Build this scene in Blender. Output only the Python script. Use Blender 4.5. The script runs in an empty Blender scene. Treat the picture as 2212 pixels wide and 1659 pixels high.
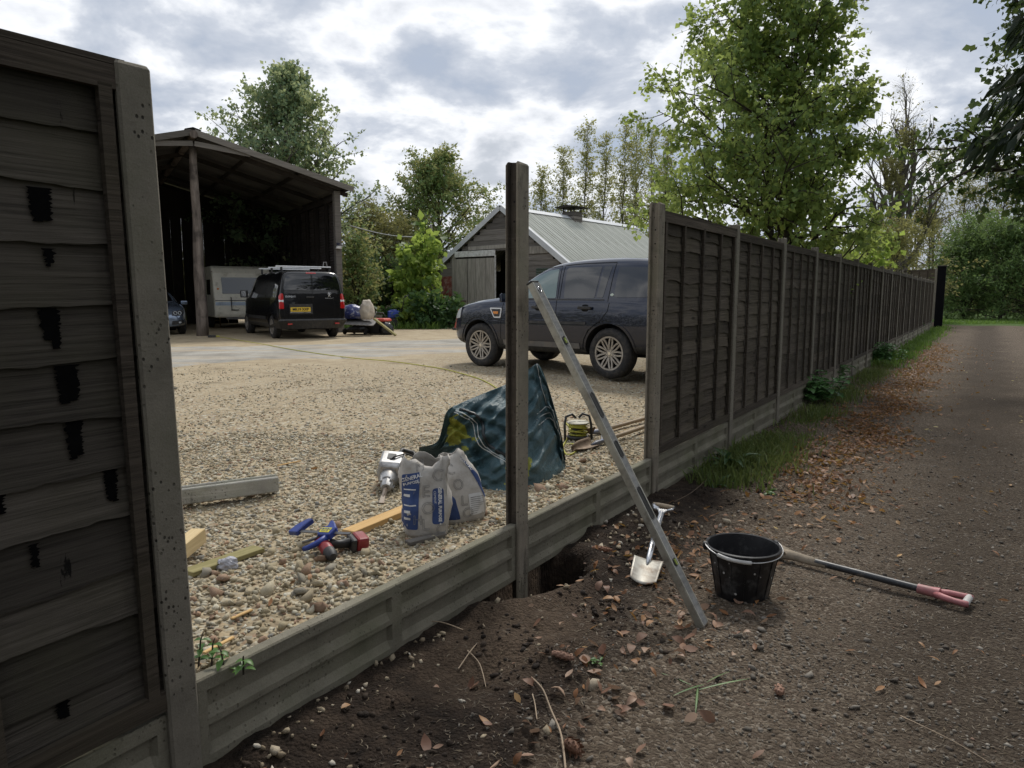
import bpy, bmesh, math, random
import numpy as np
from mathutils import Vector, Matrix, Euler, noise as mnoise
from mathutils.bvhtree import BVHTree

R = math.radians
scene = bpy.context.scene
COL = scene.collection

# ------------------------------------------------------------------ camera
EYE = 1.54
PITCH = 7.1
cam = bpy.data.cameras.new('camera')
cam.sensor_width = 36.0
cam.lens = 24.95
cam.clip_start = 0.05
cam.clip_end = 3000
camo = bpy.data.objects.new('camera', cam)
camo.location = (0, 0, EYE)
camo.rotation_euler = (R(90 - PITCH), 0, 0)
COL.objects.link(camo)
scene.camera = camo

# ------------------------------------------------------------------ world, sun, exposure
SUN_AZ, SUN_EL = 14.0, 50.0       # azimuth to the right of +Y
world = bpy.data.worlds.new('World')
scene.world = world
world.use_nodes = True
wn = world.node_tree
wn.nodes.clear()


def wnode(t, **kw):
    n = wn.nodes.new(t)
    for k, v in kw.items():
        if k.startswith('i_'):
            n.inputs[k[2:]].default_value = v
        else:
            setattr(n, k, v)
    return n


def wl(a, b):
    wn.links.new(a, b)


sky = wnode('ShaderNodeTexSky', sky_type='NISHITA', sun_disc=False, sun_elevation=R(SUN_EL), sun_rotation=R(SUN_AZ))
geo = wnode('ShaderNodeTexCoord')
sep = wnode('ShaderNodeSeparateXYZ')
wl(geo.outputs['Generated'], sep.inputs[0])
zz = wnode('ShaderNodeMath', operation='MAXIMUM')
wl(sep.outputs['Z'], zz.inputs[0]); zz.inputs[1].default_value = 0.0
za = wnode('ShaderNodeMath', operation='ADD'); wl(zz.outputs[0], za.inputs[0]); za.inputs[1].default_value = 0.30
dx = wnode('ShaderNodeMath', operation='DIVIDE'); wl(sep.outputs['X'], dx.inputs[0]); wl(za.outputs[0], dx.inputs[1])
dy = wnode('ShaderNodeMath', operation='DIVIDE'); wl(sep.outputs['Y'], dy.inputs[0]); wl(za.outputs[0], dy.inputs[1])
cmb = wnode('ShaderNodeCombineXYZ'); wl(dx.outputs[0], cmb.inputs[0]); wl(dy.outputs[0], cmb.inputs[1])
cmb.inputs[2].default_value = 3.7


def wnoise(scale, detail, rough, dist, off):
    mp = wnode('ShaderNodeMapping'); wl(cmb.outputs[0], mp.inputs[0]); mp.inputs['Location'].default_value = off
    n = wnode('ShaderNodeTexNoise')
    n.inputs['Scale'].default_value = scale; n.inputs['Detail'].default_value = detail
    n.inputs['Roughness'].default_value = rough; n.inputs['Distortion'].default_value = dist
    wl(mp.outputs[0], n.inputs['Vector'])
    return n.outputs['Fac']


def wramp(src, stops):
    r = wnode('ShaderNodeValToRGB')
    e = r.color_ramp.elements
    while len(e) < len(stops):
        e.new(0.5)
    for k, (p, c) in enumerate(stops):
        e[k].position = p
        e[k].color = (c[0], c[1], c[2], 1)
    wl(src, r.inputs[0])
    return r.outputs[0]


big = wnoise(0.85, 3, 0.45, 0.0, (2.6, 0.15, 0))
med = wnoise(2.6, 12, 0.53, 0.15, (0.4, 3.1, 0))
fine = wnoise(5.5, 10, 0.62, 0.5, (4.2, 1.7, 0))


def wmath(op, a, b):
    m = wnode('ShaderNodeMath', operation=op)
    for i, v in ((0, a), (1, b)):
        if hasattr(v, 'is_linked'):
            wl(v, m.inputs[i])
        else:
            m.inputs[i].default_value = v
    return m.outputs[0]


dens = wmath('ADD', wmath('ADD', wmath('MULTIPLY', big, 0.45), wmath('MULTIPLY', med, 0.47)), wmath('MULTIPLY', fine, 0.08))
# thin places show blue-grey, edges glow white against the light, thick hearts are grey
body = wramp(dens, [(0.365, (3.0, 3.45, 4.3)), (0.425, (3.4, 3.85, 4.65)), (0.46, (4.6, 4.95, 5.6)), (0.495, (7.6, 7.75, 8.0)), (0.52, (6.3, 6.5, 6.9)), (0.55, (4.4, 4.7, 5.2)), (0.62, (3.2, 3.5, 4.0))])
cover = wramp(dens, [(0.36, (0.85,) * 3), (0.44, (1.0,) * 3)])
mx2 = wnode('ShaderNodeMix', data_type='RGBA')
wl(cover, mx2.inputs[0]); wl(sky.outputs[0], mx2.inputs[6]); wl(body, mx2.inputs[7])
bg = wnode('ShaderNodeBackground'); bg.inputs[1].default_value = 0.1
wl(mx2.outputs[2], bg.inputs[0])
wo = wnode('ShaderNodeOutputWorld'); wl(bg.outputs[0], wo.inputs[0])

sl = bpy.data.lights.new('sun', 'SUN')
sl.energy = 1.9
sl.angle = R(11)
sl.color = (1.0, 0.95, 0.87)
so = bpy.data.objects.new('sun', sl)
sv = Vector((math.sin(R(SUN_AZ)) * math.cos(R(SUN_EL)), math.cos(R(SUN_AZ)) * math.cos(R(SUN_EL)), math.sin(R(SUN_EL))))
so.rotation_euler = sv.to_track_quat('Z', 'Y').to_euler()
so.location = sv * 60
COL.objects.link(so)

scene.view_settings.view_transform = 'Standard'
scene.view_settings.look = 'None'
scene.view_settings.exposure = 0.45
scene.view_settings.gamma = 1.0
scene.view_settings.use_curve_mapping = False
scene.cycles.max_bounces = 6
scene.cycles.transparent_max_bounces = 6
scene.cycles.use_denoising = True

# ------------------------------------------------------------------ places
E = Vector((0.553, 0.833, 0)).normalized()      # along the fence, away from us
N = Vector((0.833, -0.553, 0)).normalized()     # towards the driveway
MID = Vector((0.027, 3.77, 0))                  # centre of the lone post
FROT = math.atan2(E.y, E.x)


def W(e, d, z=0.0):
    p = MID + E * e + N * d
    return Vector((p.x, p.y, z))


def ed(x, y):
    v = Vector((x, y, 0)) - MID
    return v.dot(E), v.dot(N)


_cp, _sp = math.cos(R(PITCH)), math.sin(R(PITCH))


def ray(u, v):
    X = (u - 1106) / 1533.0
    Y = -(v - 829.5) / 1533.0
    return Vector((X, _cp + Y * _sp, -_sp + Y * _cp))


def gp(u, v, z):
    """point of the plane at height z seen at (u, v) of the 2212 x 1659 picture"""
    r = ray(u, v)
    t = (z - EYE) / r.z
    return Vector((r.x * t, r.y * t, z))


def dp(u, v, y):
    """point at distance y ahead"""
    r = ray(u, v)
    t = y / r.y
    return Vector((r.x * t, y, EYE + r.z * t))


def sstep(a, b, x):
    t = min(1.0, max(0.0, (x - a) / (b - a)))
    return t * t * (3 - 2 * t)


def yard_z(x, y):
    e, d = ed(x, y)
    n = mnoise.noise(Vector((x * 1.3, y * 1.3, 0))) * 0.02 * sstep(0.05, 0.6, -d)
    heap = 0.035 * math.exp(-((e + 1.25) ** 2 / 0.5 + (d + 0.5) ** 2 / 0.12)) + 0.02 * math.exp(-((e - 0.8) ** 2 / 0.4 + (d + 0.3) ** 2 / 0.05))
    return 0.262 + 0.075 * sstep(0.2, 5.0, -d) + n * (1 - sstep(6, 14, -d)) + heap


def drive_z(x, y):
    e, d = ed(x, y)
    z = 0.0
    near = 1 - sstep(6, 12, e)
    z += near * 0.018 * mnoise.fractal(Vector((x * 2.2, y * 2.2, 3)), 0.9, 2.1, 4)
    z += near * (1 - sstep(0.6, 1.8, d)) * 0.045 * max(0.0, mnoise.fractal(Vector((x * 3.1, y * 3.1, 9)), 0.8, 2.2, 5))
    z += 0.05 * math.exp(-((e + 0.55) ** 2 / 0.12 + (d - 0.42) ** 2 / 0.05))
    z += 0.045 * math.exp(-((e - 1.35) ** 2 / 0.4 + (d - 0.15) ** 2 / 0.04))
    z -= 0.05 * math.exp(-((e + 0.95) ** 2 / 0.012 + (d - 0.48) ** 2 / 0.006))
    z += 0.03 * math.exp(-((e + 1.2) ** 2 / 0.15 + (d - 0.65) ** 2 / 0.05))
    z += 0.02 * math.sin(min(max((d - 2.2) * 2.0, -3.14), 3.14)) * sstep(3, 9, e)
    # the dug hole round the lone post
    q = math.sqrt(((e - 0.02) / 0.37) ** 2 + ((d - 0.09) / 0.24) ** 2)
    q += 0.10 * mnoise.noise(Vector((x * 6, y * 6, 1)))
    z += 0.05 * math.exp(-((q - 1.35) / 0.25) ** 2) * (1 if d > 0.1 else 0.3)
    z -= 0.60 * (1 - sstep(0.80, 1.08, q))
    return z


# ------------------------------------------------------------------ mesh helpers
class MB:
    def __init__(s, M=None):
        s.v = []; s.f = []; s.m = []; s.mi = 0
        s.M = M if M is not None else Matrix()

    def add(s, vs, fs):
        b = len(s.v)
        M = s.M
        s.v += [tuple(M @ Vector(p)) for p in vs]
        s.f += [tuple(i + b for i in f) for f in fs]
        s.m += [s.mi] * len(fs)
        return s

    def box(s, c, d, rot=None, taper=1.0):
        x, y, z = d[0] / 2, d[1] / 2, d[2] / 2
        vs = [Vector((sx * x * (taper if sz > 0 else 1), sy * y * (taper if sz > 0 else 1), sz * z)) for sz in (-1, 1) for sy in (-1, 1) for sx in (-1, 1)]
        if rot is not None:
            rm = rot if isinstance(rot, Matrix) else Euler(rot).to_matrix()
            vs = [rm @ p for p in vs]
        c = Vector(c)
        return s.add([p + c for p in vs], [(0, 2, 3, 1), (4, 5, 7, 6), (0, 1, 5, 4), (2, 6, 7, 3), (0, 4, 6, 2), (1, 3, 7, 5)])

    def bar(s, p0, p1, w, h, up=(0, 0, 1)):
        """rectangular bar from p0 to p1, w across, h along up"""
        p0, p1 = Vector(p0), Vector(p1)
        d = (p1 - p0).normalized()
        a = d.cross(Vector(up))
        if a.length < 1e-5:
            a = d.cross(Vector((1, 0, 0)))
        a.normalize()
        b = a.cross(d).normalized()
        a *= w / 2; b *= h / 2
        vs = [p0 - a - b, p0 + a - b, p0 + a + b, p0 - a + b, p1 - a - b, p1 + a - b, p1 + a + b, p1 - a + b]
        return s.add(vs, [(0, 1, 2, 3), (4, 7, 6, 5), (0, 4, 5, 1), (1, 5, 6, 2), (2, 6, 7, 3), (3, 7, 4, 0)])

    def tube(s, pts, r, n=8, caps=True, closed=False, squash=None):
        pts = [Vector(p) for p in pts]
        k = len(pts)
        rs = r if isinstance(r, (list, tuple)) else [r] * k
        ref = None
        vs = []
        for i, p in enumerate(pts):
            if closed:
                t = pts[(i + 1) % k] - pts[i - 1]
            else:
                t = pts[min(i + 1, k - 1)] - pts[max(i - 1, 0)]
            if t.length < 1e-9:
                t = Vector((0, 0, 1))
            t.normalize()
            if ref is None:
                ref = t.orthogonal().normalized()
            ref = ref - t * ref.dot(t)
            if ref.length < 1e-6:
                ref = t.orthogonal()
            ref.normalize()
            bi = t.cross(ref)
            for j in range(n):
                a = 2 * math.pi * j / n
                vs.append(p + (ref * math.cos(a) + bi * math.sin(a) * (squash or 1)) * rs[i])
        fs = []
        for i in range(k if closed else k - 1):
            i2 = (i + 1) % k
            for j in range(n):
                j2 = (j + 1) % n
                fs.append((i * n + j, i * n + j2, i2 * n + j2, i2 * n + j))
        if caps and not closed:
            fs.append(tuple(range(n - 1, -1, -1)))
            fs.append(tuple((k - 1) * n + j for j in range(n)))
        return s.add(vs, fs)

    def cyl(s, p0, p1, r0, r1=None, n=12, caps=True):
        return s.tube([p0, p1], [r0, r0 if r1 is None else r1], n, caps)

    def lathe(s, prof, n=24, M=None, a0=0.0, a1=2 * math.pi):
        full = abs(a1 - a0 - 2 * math.pi) < 1e-6
        m = n if full else n + 1
        vs = []
        for j in range(m):
            a = a0 + (a1 - a0) * j / n
            for r, z in prof:
                p = Vector((r * math.cos(a), r * math.sin(a), z))
                vs.append(M @ p if M is not None else p)
        k = len(prof)
        fs = []
        for j in range(n):
            j2 = (j + 1) % m
            for i in range(k - 1):
                fs.append((j * k + i, j2 * k + i, j2 * k + i + 1, j * k + i + 1))
        return s.add(vs, fs)

    def loft(s, rings, cap=True, closed=True):
        n = len(rings[0])
        vs = [p for r in rings for p in r]
        fs = []
        for i in range(len(rings) - 1):
            for j in range(n if closed else n - 1):
                j2 = (j + 1) % n
                fs.append((i * n + j, i * n + j2, (i + 1) * n + j2, (i + 1) * n + j))
        if cap:
            fs.append(tuple(range(n - 1, -1, -1)))
            b = (len(rings) - 1) * n
            fs.append(tuple(b + j for j in range(n)))
        return s.add(vs, fs)

    def prism(s, poly, f0, f1):
        """poly: 2D points; f0, f1: map (a, b) -> 3D for both ends"""
        return s.loft([[f0(a, b) for a, b in poly], [f1(a, b) for a, b in poly]])

    def grid(s, nu, nv, fn, thick=None):
        vs = [fn(i / nu, j / nv) for j in range(nv + 1) for i in range(nu + 1)]
        w = nu + 1
        fs = [(j * w + i, j * w + i + 1, (j + 1) * w + i + 1, (j + 1) * w + i) for j in range(nv) for i in range(nu)]
        return s.add(vs, fs)

    def build(s, name, mats, parent=None, smooth=False, bevel=0.0, bseg=1, sub=0, fix=True, solid=0.0):
        me = bpy.data.meshes.new(name)
        me.from_pydata(s.v, [], s.f)
        if not isinstance(mats, (list, tuple)):
            mats = [mats]
        for m in mats:
            me.materials.append(m)
        if len(mats) > 1:
            me.polygons.foreach_set('material_index', s.m)
        if fix:
            bm = bmesh.new(); bm.from_mesh(me)
            bmesh.ops.recalc_face_normals(bm, faces=bm.faces)
            bm.to_mesh(me); bm.free()
        if smooth:
            me.polygons.foreach_set('use_smooth', [True] * len(me.polygons))
            if smooth != 'all':
                me.set_sharp_from_angle(angle=R(smooth if smooth is not True else 40))
        me.update()
        o = bpy.data.objects.new(name, me)
        COL.objects.link(o)
        if parent is not None:
            o.parent = parent
        if solid:
            md = o.modifiers.new('solid', 'SOLIDIFY'); md.thickness = solid; md.offset = 0
        if bevel:
            md = o.modifiers.new('bevel', 'BEVEL'); md.width = bevel; md.segments = bseg; md.limit_method = 'ANGLE'; md.angle_limit = R(35)
        if sub:
            md = o.modifiers.new('sub', 'SUBSURF'); md.levels = sub; md.render_levels = sub
        return o


def tag(o, label=None, cat=None, group=None, kind=None):
    if label: o['label'] = label
    if cat: o['category'] = cat
    if group: o['group'] = group
    if kind: o['kind'] = kind
    return o


def thing(name, label, cat, loc=(0, 0, 0), rz=0.0, group=None, rot=None):
    o = bpy.data.objects.new(name, None)
    COL.objects.link(o)
    o.empty_display_size = 0.1
    o.location = loc
    o.rotation_euler = rot if rot is not None else (0, 0, rz)
    return tag(o, label, cat, group)


def numpy_mesh(name, verts, faces, mat, parent=None, tint=None, smooth=False):
    """verts (n,3), faces (m,k) all the same size k; tint one float per face"""
    me = bpy.data.meshes.new(name)
    nv = len(verts); nf, k = faces.shape
    me.vertices.add(nv)
    me.vertices.foreach_set('co', np.ascontiguousarray(verts, dtype=np.float32).ravel())
    me.loops.add(nf * k)
    me.loops.foreach_set('vertex_index', np.ascontiguousarray(faces, dtype=np.int32).ravel())
    me.polygons.add(nf)
    me.polygons.foreach_set('loop_start', np.arange(0, nf * k, k, dtype=np.int32))
    me.polygons.foreach_set('loop_total', np.full(nf, k, dtype=np.int32))
    if smooth:
        me.polygons.foreach_set('use_smooth', np.ones(nf, dtype=bool))
    if tint is not None:
        at = me.attributes.new('tint', 'FLOAT', 'FACE')
        at.data.foreach_set('value', np.ascontiguousarray(tint, dtype=np.float32))
    me.materials.append(mat)
    me.update(calc_edges=True)
    o = bpy.data.objects.new(name, me)
    COL.objects.link(o)
    if parent is not None:
        o.parent = parent
    return o


def link_copy(src, parent=None, name=None):
    o = src.copy()
    COL.objects.link(o)
    o.parent = parent
    return o


# ------------------------------------------------------------------ materials
class NT:
    def __init__(s, name):
        s.mat = bpy.data.materials.new(name)
        s.mat.use_nodes = True
        s.t = s.mat.node_tree
        s.t.nodes.clear()
        s.out = s.t.nodes.new('ShaderNodeOutputMaterial')
        s.tc = None

    def n(s, t, ins=None, **kw):
        nd = s.t.nodes.new(t)
        for k, v in kw.items():
            setattr(nd, k, v)
        for k, v in (ins or {}).items():
            if hasattr(v, 'is_linked'):
                s.t.links.new(v, nd.inputs[k])
            else:
                if isinstance(v, tuple) and len(v) == 3 and nd.inputs[k].type == 'RGBA':
                    v = (*v, 1)
                nd.inputs[k].default_value = v
        return nd

    def coord(s, kind='Object'):
        if s.tc is None:
            s.tc = s.t.nodes.new('ShaderNodeTexCoord')
        return s.tc.outputs[kind]

    def mapping(s, scale=(1, 1, 1), loc=(0, 0, 0), rot=(0, 0, 0), src=None):
        m = s.n('ShaderNodeMapping', {'Vector': src if src is not None else s.coord()})
        m.inputs['Scale'].default_value = scale
        m.inputs['Location'].default_value = loc
        m.inputs['Rotation'].default_value = rot
        return m.outputs[0]

    def noise(s, scale, detail=5, rough=0.55, dist=0.0, vec=None):
        return s.n('ShaderNodeTexNoise', {'Vector': vec if vec is not None else s.coord(), 'Scale': scale, 'Detail': detail, 'Roughness': rough, 'Distortion': dist}).outputs['Fac']

    def voronoi(s, scale, feature='F1', vec=None, out='Distance', rnd=1.0):
        return s.n('ShaderNodeTexVoronoi', {'Vector': vec if vec is not None else s.coord(), 'Scale': scale, 'Randomness': rnd}, feature=feature).outputs[out]

    def ramp(s, fac, stops, interp='LINEAR'):
        r = s.n('ShaderNodeValToRGB', {'Fac': fac})
        cr = r.color_ramp
        cr.interpolation = interp
        while len(cr.elements) < len(stops):
            cr.elements.new(0.5)
        for k, (p, c) in enumerate(stops):
            cr.elements[k].position = p
            cr.elements[k].color = (*c, 1) if isinstance(c, tuple) else (c, c, c, 1)
        return r.outputs['Color']

    def mix(s, fac, a, b, mode='MIX'):
        m = s.n('ShaderNodeMix', data_type='RGBA', blend_type=mode)
        for i, v in ((0, fac), (6, a), (7, b)):
            if hasattr(v, 'is_linked'):
                s.t.links.new(v, m.inputs[i])
            else:
                m.inputs[i].default_value = (*v, 1) if isinstance(v, tuple) and len(v) == 3 else v
        return m.outputs[2]

    def math(s, op, a, b=0.0, clamp=False):
        m = s.n('ShaderNodeMath', operation=op)
        m.use_clamp = clamp
        for i, v in ((0, a), (1, b)):
            if hasattr(v, 'is_linked'):
                s.t.links.new(v, m.inputs[i])
            else:
                m.inputs[i].default_value = v
        return m.outputs[0]

    def bump(s, h, strength=0.3, dist=0.01):
        return s.n('ShaderNodeBump', {'Height': h, 'Strength': strength, 'Distance': dist}).outputs[0]

    def rnd(s):
        return s.n('ShaderNodeObjectInfo').outputs['Random']

    def tint(s):
        return s.n('ShaderNodeAttribute', attribute_name='tint').outputs['Fac']

    def bsdf(s, **kw):
        names = {'col': 'Base Color', 'rough': 'Roughness', 'metal': 'Metallic', 'normal': 'Normal', 'spec': 'Specular IOR Level', 'coat': 'Coat Weight', 'coatr': 'Coat Roughness', 'trans': 'Transmission Weight', 'alpha': 'Alpha', 'emit': 'Emission Color', 'emits': 'Emission Strength', 'ior': 'IOR'}
        b = s.n('ShaderNodeBsdfPrincipled', {names[k]: v for k, v in kw.items()})
        s.t.links.new(b.outputs[0], s.out.inputs[0])
        return s.mat

    def surface(s, o):
        s.t.links.new(o, s.out.inputs[0])
        return s.mat


def plain(name, col, rough=0.6, metal=0.0, var=0.25, scale=6.0, bump=0.0, bscale=60.0, coat=0.0, spec=0.5, stretch=(1, 1, 1), dirt=None, dirt_amt=0.5, rnd=0.0):
    """a real-world paint / plastic / metal: colour with uneven tone, wear noise in gloss, fine relief"""
    t = NT(name)
    v = t.mapping(stretch)
    f = t.noise(scale, 6, 0.6, vec=v)
    lo = tuple(c * (1 - var) for c in col); hi = tuple(min(1, c * (1 + var)) for c in col)
    c = t.ramp(f, [(0.3, lo), (0.7, hi)])
    if rnd:
        k = t.math('ADD', t.math('MULTIPLY', t.rnd(), 2 * rnd), 1 - rnd)
        c = t.mix(1.0, c, t.n('ShaderNodeCombineColor', {0: k, 1: k, 2: k}).outputs[0], 'MULTIPLY')
    if dirt is not None:
        f2 = t.ramp(t.noise(scale * 1.7, 8, 0.65), [(0.62 - dirt_amt * 0.3, 0.0), (0.75, 1.0)])
        c = t.mix(f2, c, dirt)
    r = t.math('ADD', t.math('MULTIPLY', t.noise(scale * 2.3, 5), 0.3), max(0.02, rough - 0.15))
    kw = dict(col=c, rough=r, metal=metal, coat=coat, spec=spec, coatr=0.05)
    if bump:
        kw['normal'] = t.bump(t.noise(bscale, 6, 0.6, vec=v), bump)
    return t.bsdf(**kw)
# ------------------------------------------------------------------ ground materials
def m_gravel():
    t = NT('gravel_ground')
    co = t.coord()
    v = t.mapping((1, 1, 0.2))
    cell = t.n('ShaderNodeTexVoronoi', {'Vector': v, 'Scale': 38.0, 'Randomness': 1.0}, feature='F1')
    dist = cell.outputs['Distance']
    h = t.n('ShaderNodeSeparateColor', {0: cell.outputs['Color']}).outputs[0]
    c = t.ramp(h, [(0.0, (0.238, 0.183, 0.117)), (0.22, (0.379, 0.307, 0.194)), (0.45, (0.446, 0.376, 0.253)), (0.62, (0.333, 0.257, 0.160)), (0.72, (0.494, 0.455, 0.350)), (0.83, (0.265, 0.247, 0.204)), (0.93, (0.285, 0.178, 0.117)), (0.96, (0.569, 0.544, 0.447))], 'CONSTANT')
    fine = t.noise(90, 4, 0.7)
    c = t.mix(t.ramp(fine, [(0.35, 0.0), (0.75, 0.45)]), c, (0.190, 0.139, 0.087))
    sepx = t.n('ShaderNodeSeparateXYZ', {0: co})
    far = t.ramp(t.math('ADD', t.math('MULTIPLY', sepx.outputs['Y'], 0.06), t.math('MULTIPLY', t.noise(0.9, 4), 0.35)), [(0.42, 0.0), (0.72, 1.0)])
    sand = t.ramp(t.noise(2.2, 8, 0.65), [(0.3, (0.285, 0.222, 0.141)), (0.55, (0.399, 0.326, 0.219)), (0.75, (0.474, 0.415, 0.302))])
    sand = t.mix(t.ramp(t.noise(14, 8, 0.7), [(0.5, 0.0), (0.72, 0.5)]), sand, (0.190, 0.148, 0.097))
    c = t.mix(far, c, sand)
    big = t.ramp(t.noise(0.7, 6, 0.6), [(0.35, 0.0), (0.65, 0.35)])
    c = t.mix(big, c, (0.399, 0.326, 0.214))
    dirt = t.ramp(t.noise(1.6, 7, 0.6), [(0.58, 0.0), (0.72, 0.55)])
    c = t.mix(dirt, c, (0.123, 0.094, 0.059))
    n = t.bump(t.math('ADD', t.math('MULTIPLY', dist, -1.0), t.math('MULTIPLY', fine, 0.3)), 0.9, 0.012)
    return t.bsdf(col=c, rough=0.9, normal=n, spec=0.25)


def m_drive():
    t = NT('driveway_dirt')
    co = t.coord()
    sx = t.n('ShaderNodeSeparateXYZ', {0: co})
    ee, yy = sx.outputs['X'], sx.outputs['Y']       # yy = -d
    dd = t.math('MULTIPLY', yy, -1.0)
    wob = t.math('MULTIPLY', t.math('SUBTRACT', t.noise(1.1, 5), 0.5), 0.9)
    dw = t.math('ADD', dd, wob)
    speck = t.n('ShaderNodeTexVoronoi', {'Vector': t.mapping((1, 1, 0.3)), 'Scale': 75.0}, feature='F1')
    sv_ = t.n('ShaderNodeSeparateColor', {0: speck.outputs['Color']}).outputs[1]
    path = t.ramp(sv_, [(0.0, (0.082, 0.060, 0.042)), (0.35, (0.15, 0.115, 0.082)), (0.6, (0.112, 0.084, 0.059)), (0.8, (0.21, 0.168, 0.125)), (0.93, (0.31, 0.262, 0.205))], 'CONSTANT')
    path = t.mix(t.ramp(t.noise(1.3, 8, 0.62), [(0.42, 0.0), (0.64, 0.5)]), path, (0.078, 0.059, 0.043))
    fib = t.noise(55, 8, 0.75, 1.2)
    path = t.mix(t.ramp(fib, [(0.56, 0.0), (0.66, 0.55)]), path, (0.20, 0.158, 0.10))
    # darker strip of soil between the wheel tracks
    tr = t.math('ABSOLUTE', t.math('SUBTRACT', dw, 2.15))
    path = t.mix(t.ramp(tr, [(0.2, 0.7), (0.8, 0.0)]), path, (0.056, 0.043, 0.031))
    for wc in (1.45, 2.95):
        wt_ = t.math('ABSOLUTE', t.math('SUBTRACT', dw, wc))
        path = t.mix(t.ramp(wt_, [(0.1, 0.3), (0.5, 0.0)]), path, t.ramp(sv_, [(0.0, (0.11, 0.086, 0.064)), (1.0, (0.20, 0.162, 0.125))]))
    soil = t.ramp(t.noise(9, 9, 0.68), [(0.28, (0.011, 0.0078, 0.0058)), (0.5, (0.032, 0.022, 0.0155)), (0.72, (0.075, 0.053, 0.037))])
    soil = t.mix(t.ramp(fib, [(0.6, 0.0), (0.68, 0.5)]), soil, (0.14, 0.10, 0.062))
    near = t.ramp(t.math('ADD', dw, t.math('MULTIPLY', t.math('ADD', ee, 1.0), 0.12)), [(0.75, 1.0), (1.6, 0.0)])
    c = t.mix(near, path, soil)
    # sandy spill by the hole
    pe = t.math('POWER', t.math('MULTIPLY', t.math('ADD', ee, 0.55), 1.5), 2.0)
    pd = t.math('POWER', t.math('MULTIPLY', t.math('SUBTRACT', dd, 0.42), 3.0), 2.0)
    spill = t.ramp(t.math('ADD', t.math('ADD', pe, pd), t.math('MULTIPLY', wob, 1.4)), [(0.25, 0.8), (1.1, 0.0)])
    c = t.mix(spill, c, t.ramp(t.noise(30, 8, 0.7), [(0.3, (0.055, 0.038, 0.026)), (0.7, (0.135, 0.097, 0.066))]))
    # grass verge and lawn beyond
    vg = t.ramp(t.math('ADD', dd, t.math('MULTIPLY', wob, 0.8)), [(3.55, 0.0), (3.95, 1.0)])
    vg.node.color_ramp.elements[0].position = 0.0
    far_e = t.ramp(t.math('MULTIPLY', t.math('ADD', ee, wob), 0.01), [(0.405, 0.0), (0.415, 1.0)])
    gm = t.math('MAXIMUM', t.math('GREATER_THAN', t.math('ADD', dd, t.math('MULTIPLY', wob, 0.8)), 3.75), far_e)
    gr = t.ramp(t.noise(6, 8, 0.7), [(0.3, (0.03, 0.06, 0.012)), (0.7, (0.10, 0.17, 0.035))])
    c = t.mix(gm, c, gr)
    hgt = t.math('ADD', t.math('MULTIPLY', t.noise(28, 9, 0.7), 1.0), t.math('MULTIPLY', speck.outputs['Distance'], -0.5))
    return t.bsdf(col=c, rough=0.95, normal=t.bump(hgt, 1.0, 0.028), spec=0.2)


def m_meadow():
    t = NT('meadow')
    c = t.ramp(t.noise(0.8, 10, 0.7), [(0.3, (0.035, 0.06, 0.015)), (0.55, (0.07, 0.11, 0.03)), (0.75, (0.13, 0.13, 0.06))])
    return t.bsdf(col=c, rough=0.95, normal=t.bump(t.noise(20, 8), 0.6, 0.05), spec=0.2)


MG, MD, MM = m_gravel(), m_drive(), m_meadow()


def axis_lines(lo, hi, f0, f1, fine, growth=1.14, cap=30):
    out = list(np.arange(f0, f1 + 1e-6, fine))
    s = fine; p = f1
    while p < hi:
        s = min(s * growth, cap); p += s; out.append(min(p, hi))
    s = fine; p = f0; low = []
    while p > lo:
        s = min(s * growth, cap); p -= s; low.append(max(p, lo))
    return np.array(low[::-1] + out)


def build_ground():
    es = axis_lines(-420, 520, -2.6, 3.2, 0.035)
    dpos = axis_lines(0.0, 420, 0.0, 2.6, 0.035)
    dneg = axis_lines(0.02, 420, 0.02, 0.9, 0.05)
    rows = [-x for x in dneg[::-1]] + list(dpos)
    k0 = len(dneg)
    vs = []
    for d in rows:
        for e in es:
            p = W(e, d)
            z = yard_z(p.x, p.y) if d < -0.01 else drive_z(p.x, p.y)
            vs.append((e, -d, z))
    w = len(es)
    fs = []; mi = []
    for j in range(len(rows) - 1):
        for i in range(w - 1):
            fs.append((j * w + i, j * w + i + 1, (j + 1) * w + i + 1, (j + 1) * w + i))
            dm = (rows[j] + rows[j + 1]) / 2; em = (es[i] + es[i + 1]) / 2
            if -0.02 < dm < 0:
                mi.append(1)
            elif dm < 0:
                mi.append(2 if (dm < -32 or em > 36 or em < -60) else 0)
            else:
                mi.append(1)
    mb = MB(); mb.v = vs; mb.f = fs; mb.m = mi
    o = mb.build('ground', [MG, MD, MM], smooth='all', fix=True)
    o.location = MID
    o.rotation_euler = (0, 0, FROT)
    tag(o, kind='structure')
    return o


GROUND = build_ground()


# ------------------------------------------------------------------ old concrete strip across the yard
def m_slab():
    t = NT('old_concrete_slab')
    c = t.ramp(t.noise(1.4, 9, 0.66), [(0.3, (0.20, 0.19, 0.165)), (0.5, (0.31, 0.295, 0.26)), (0.7, (0.42, 0.40, 0.355))])
    c = t.mix(t.ramp(t.noise(0.9, 7, 0.6, vec=t.mapping((0.4, 2.2, 1))), [(0.5, 0.0), (0.66, 0.75)]), c, (0.42, 0.33, 0.22))
    c = t.mix(t.ramp(t.noise(24, 8, 0.75), [(0.56, 0.0), (0.66, 0.6)]), c, (0.12, 0.10, 0.08))
    return t.bsdf(col=c, rough=0.9, normal=t.bump(t.noise(40, 8, 0.7), 0.4, 0.01), spec=0.25)


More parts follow.
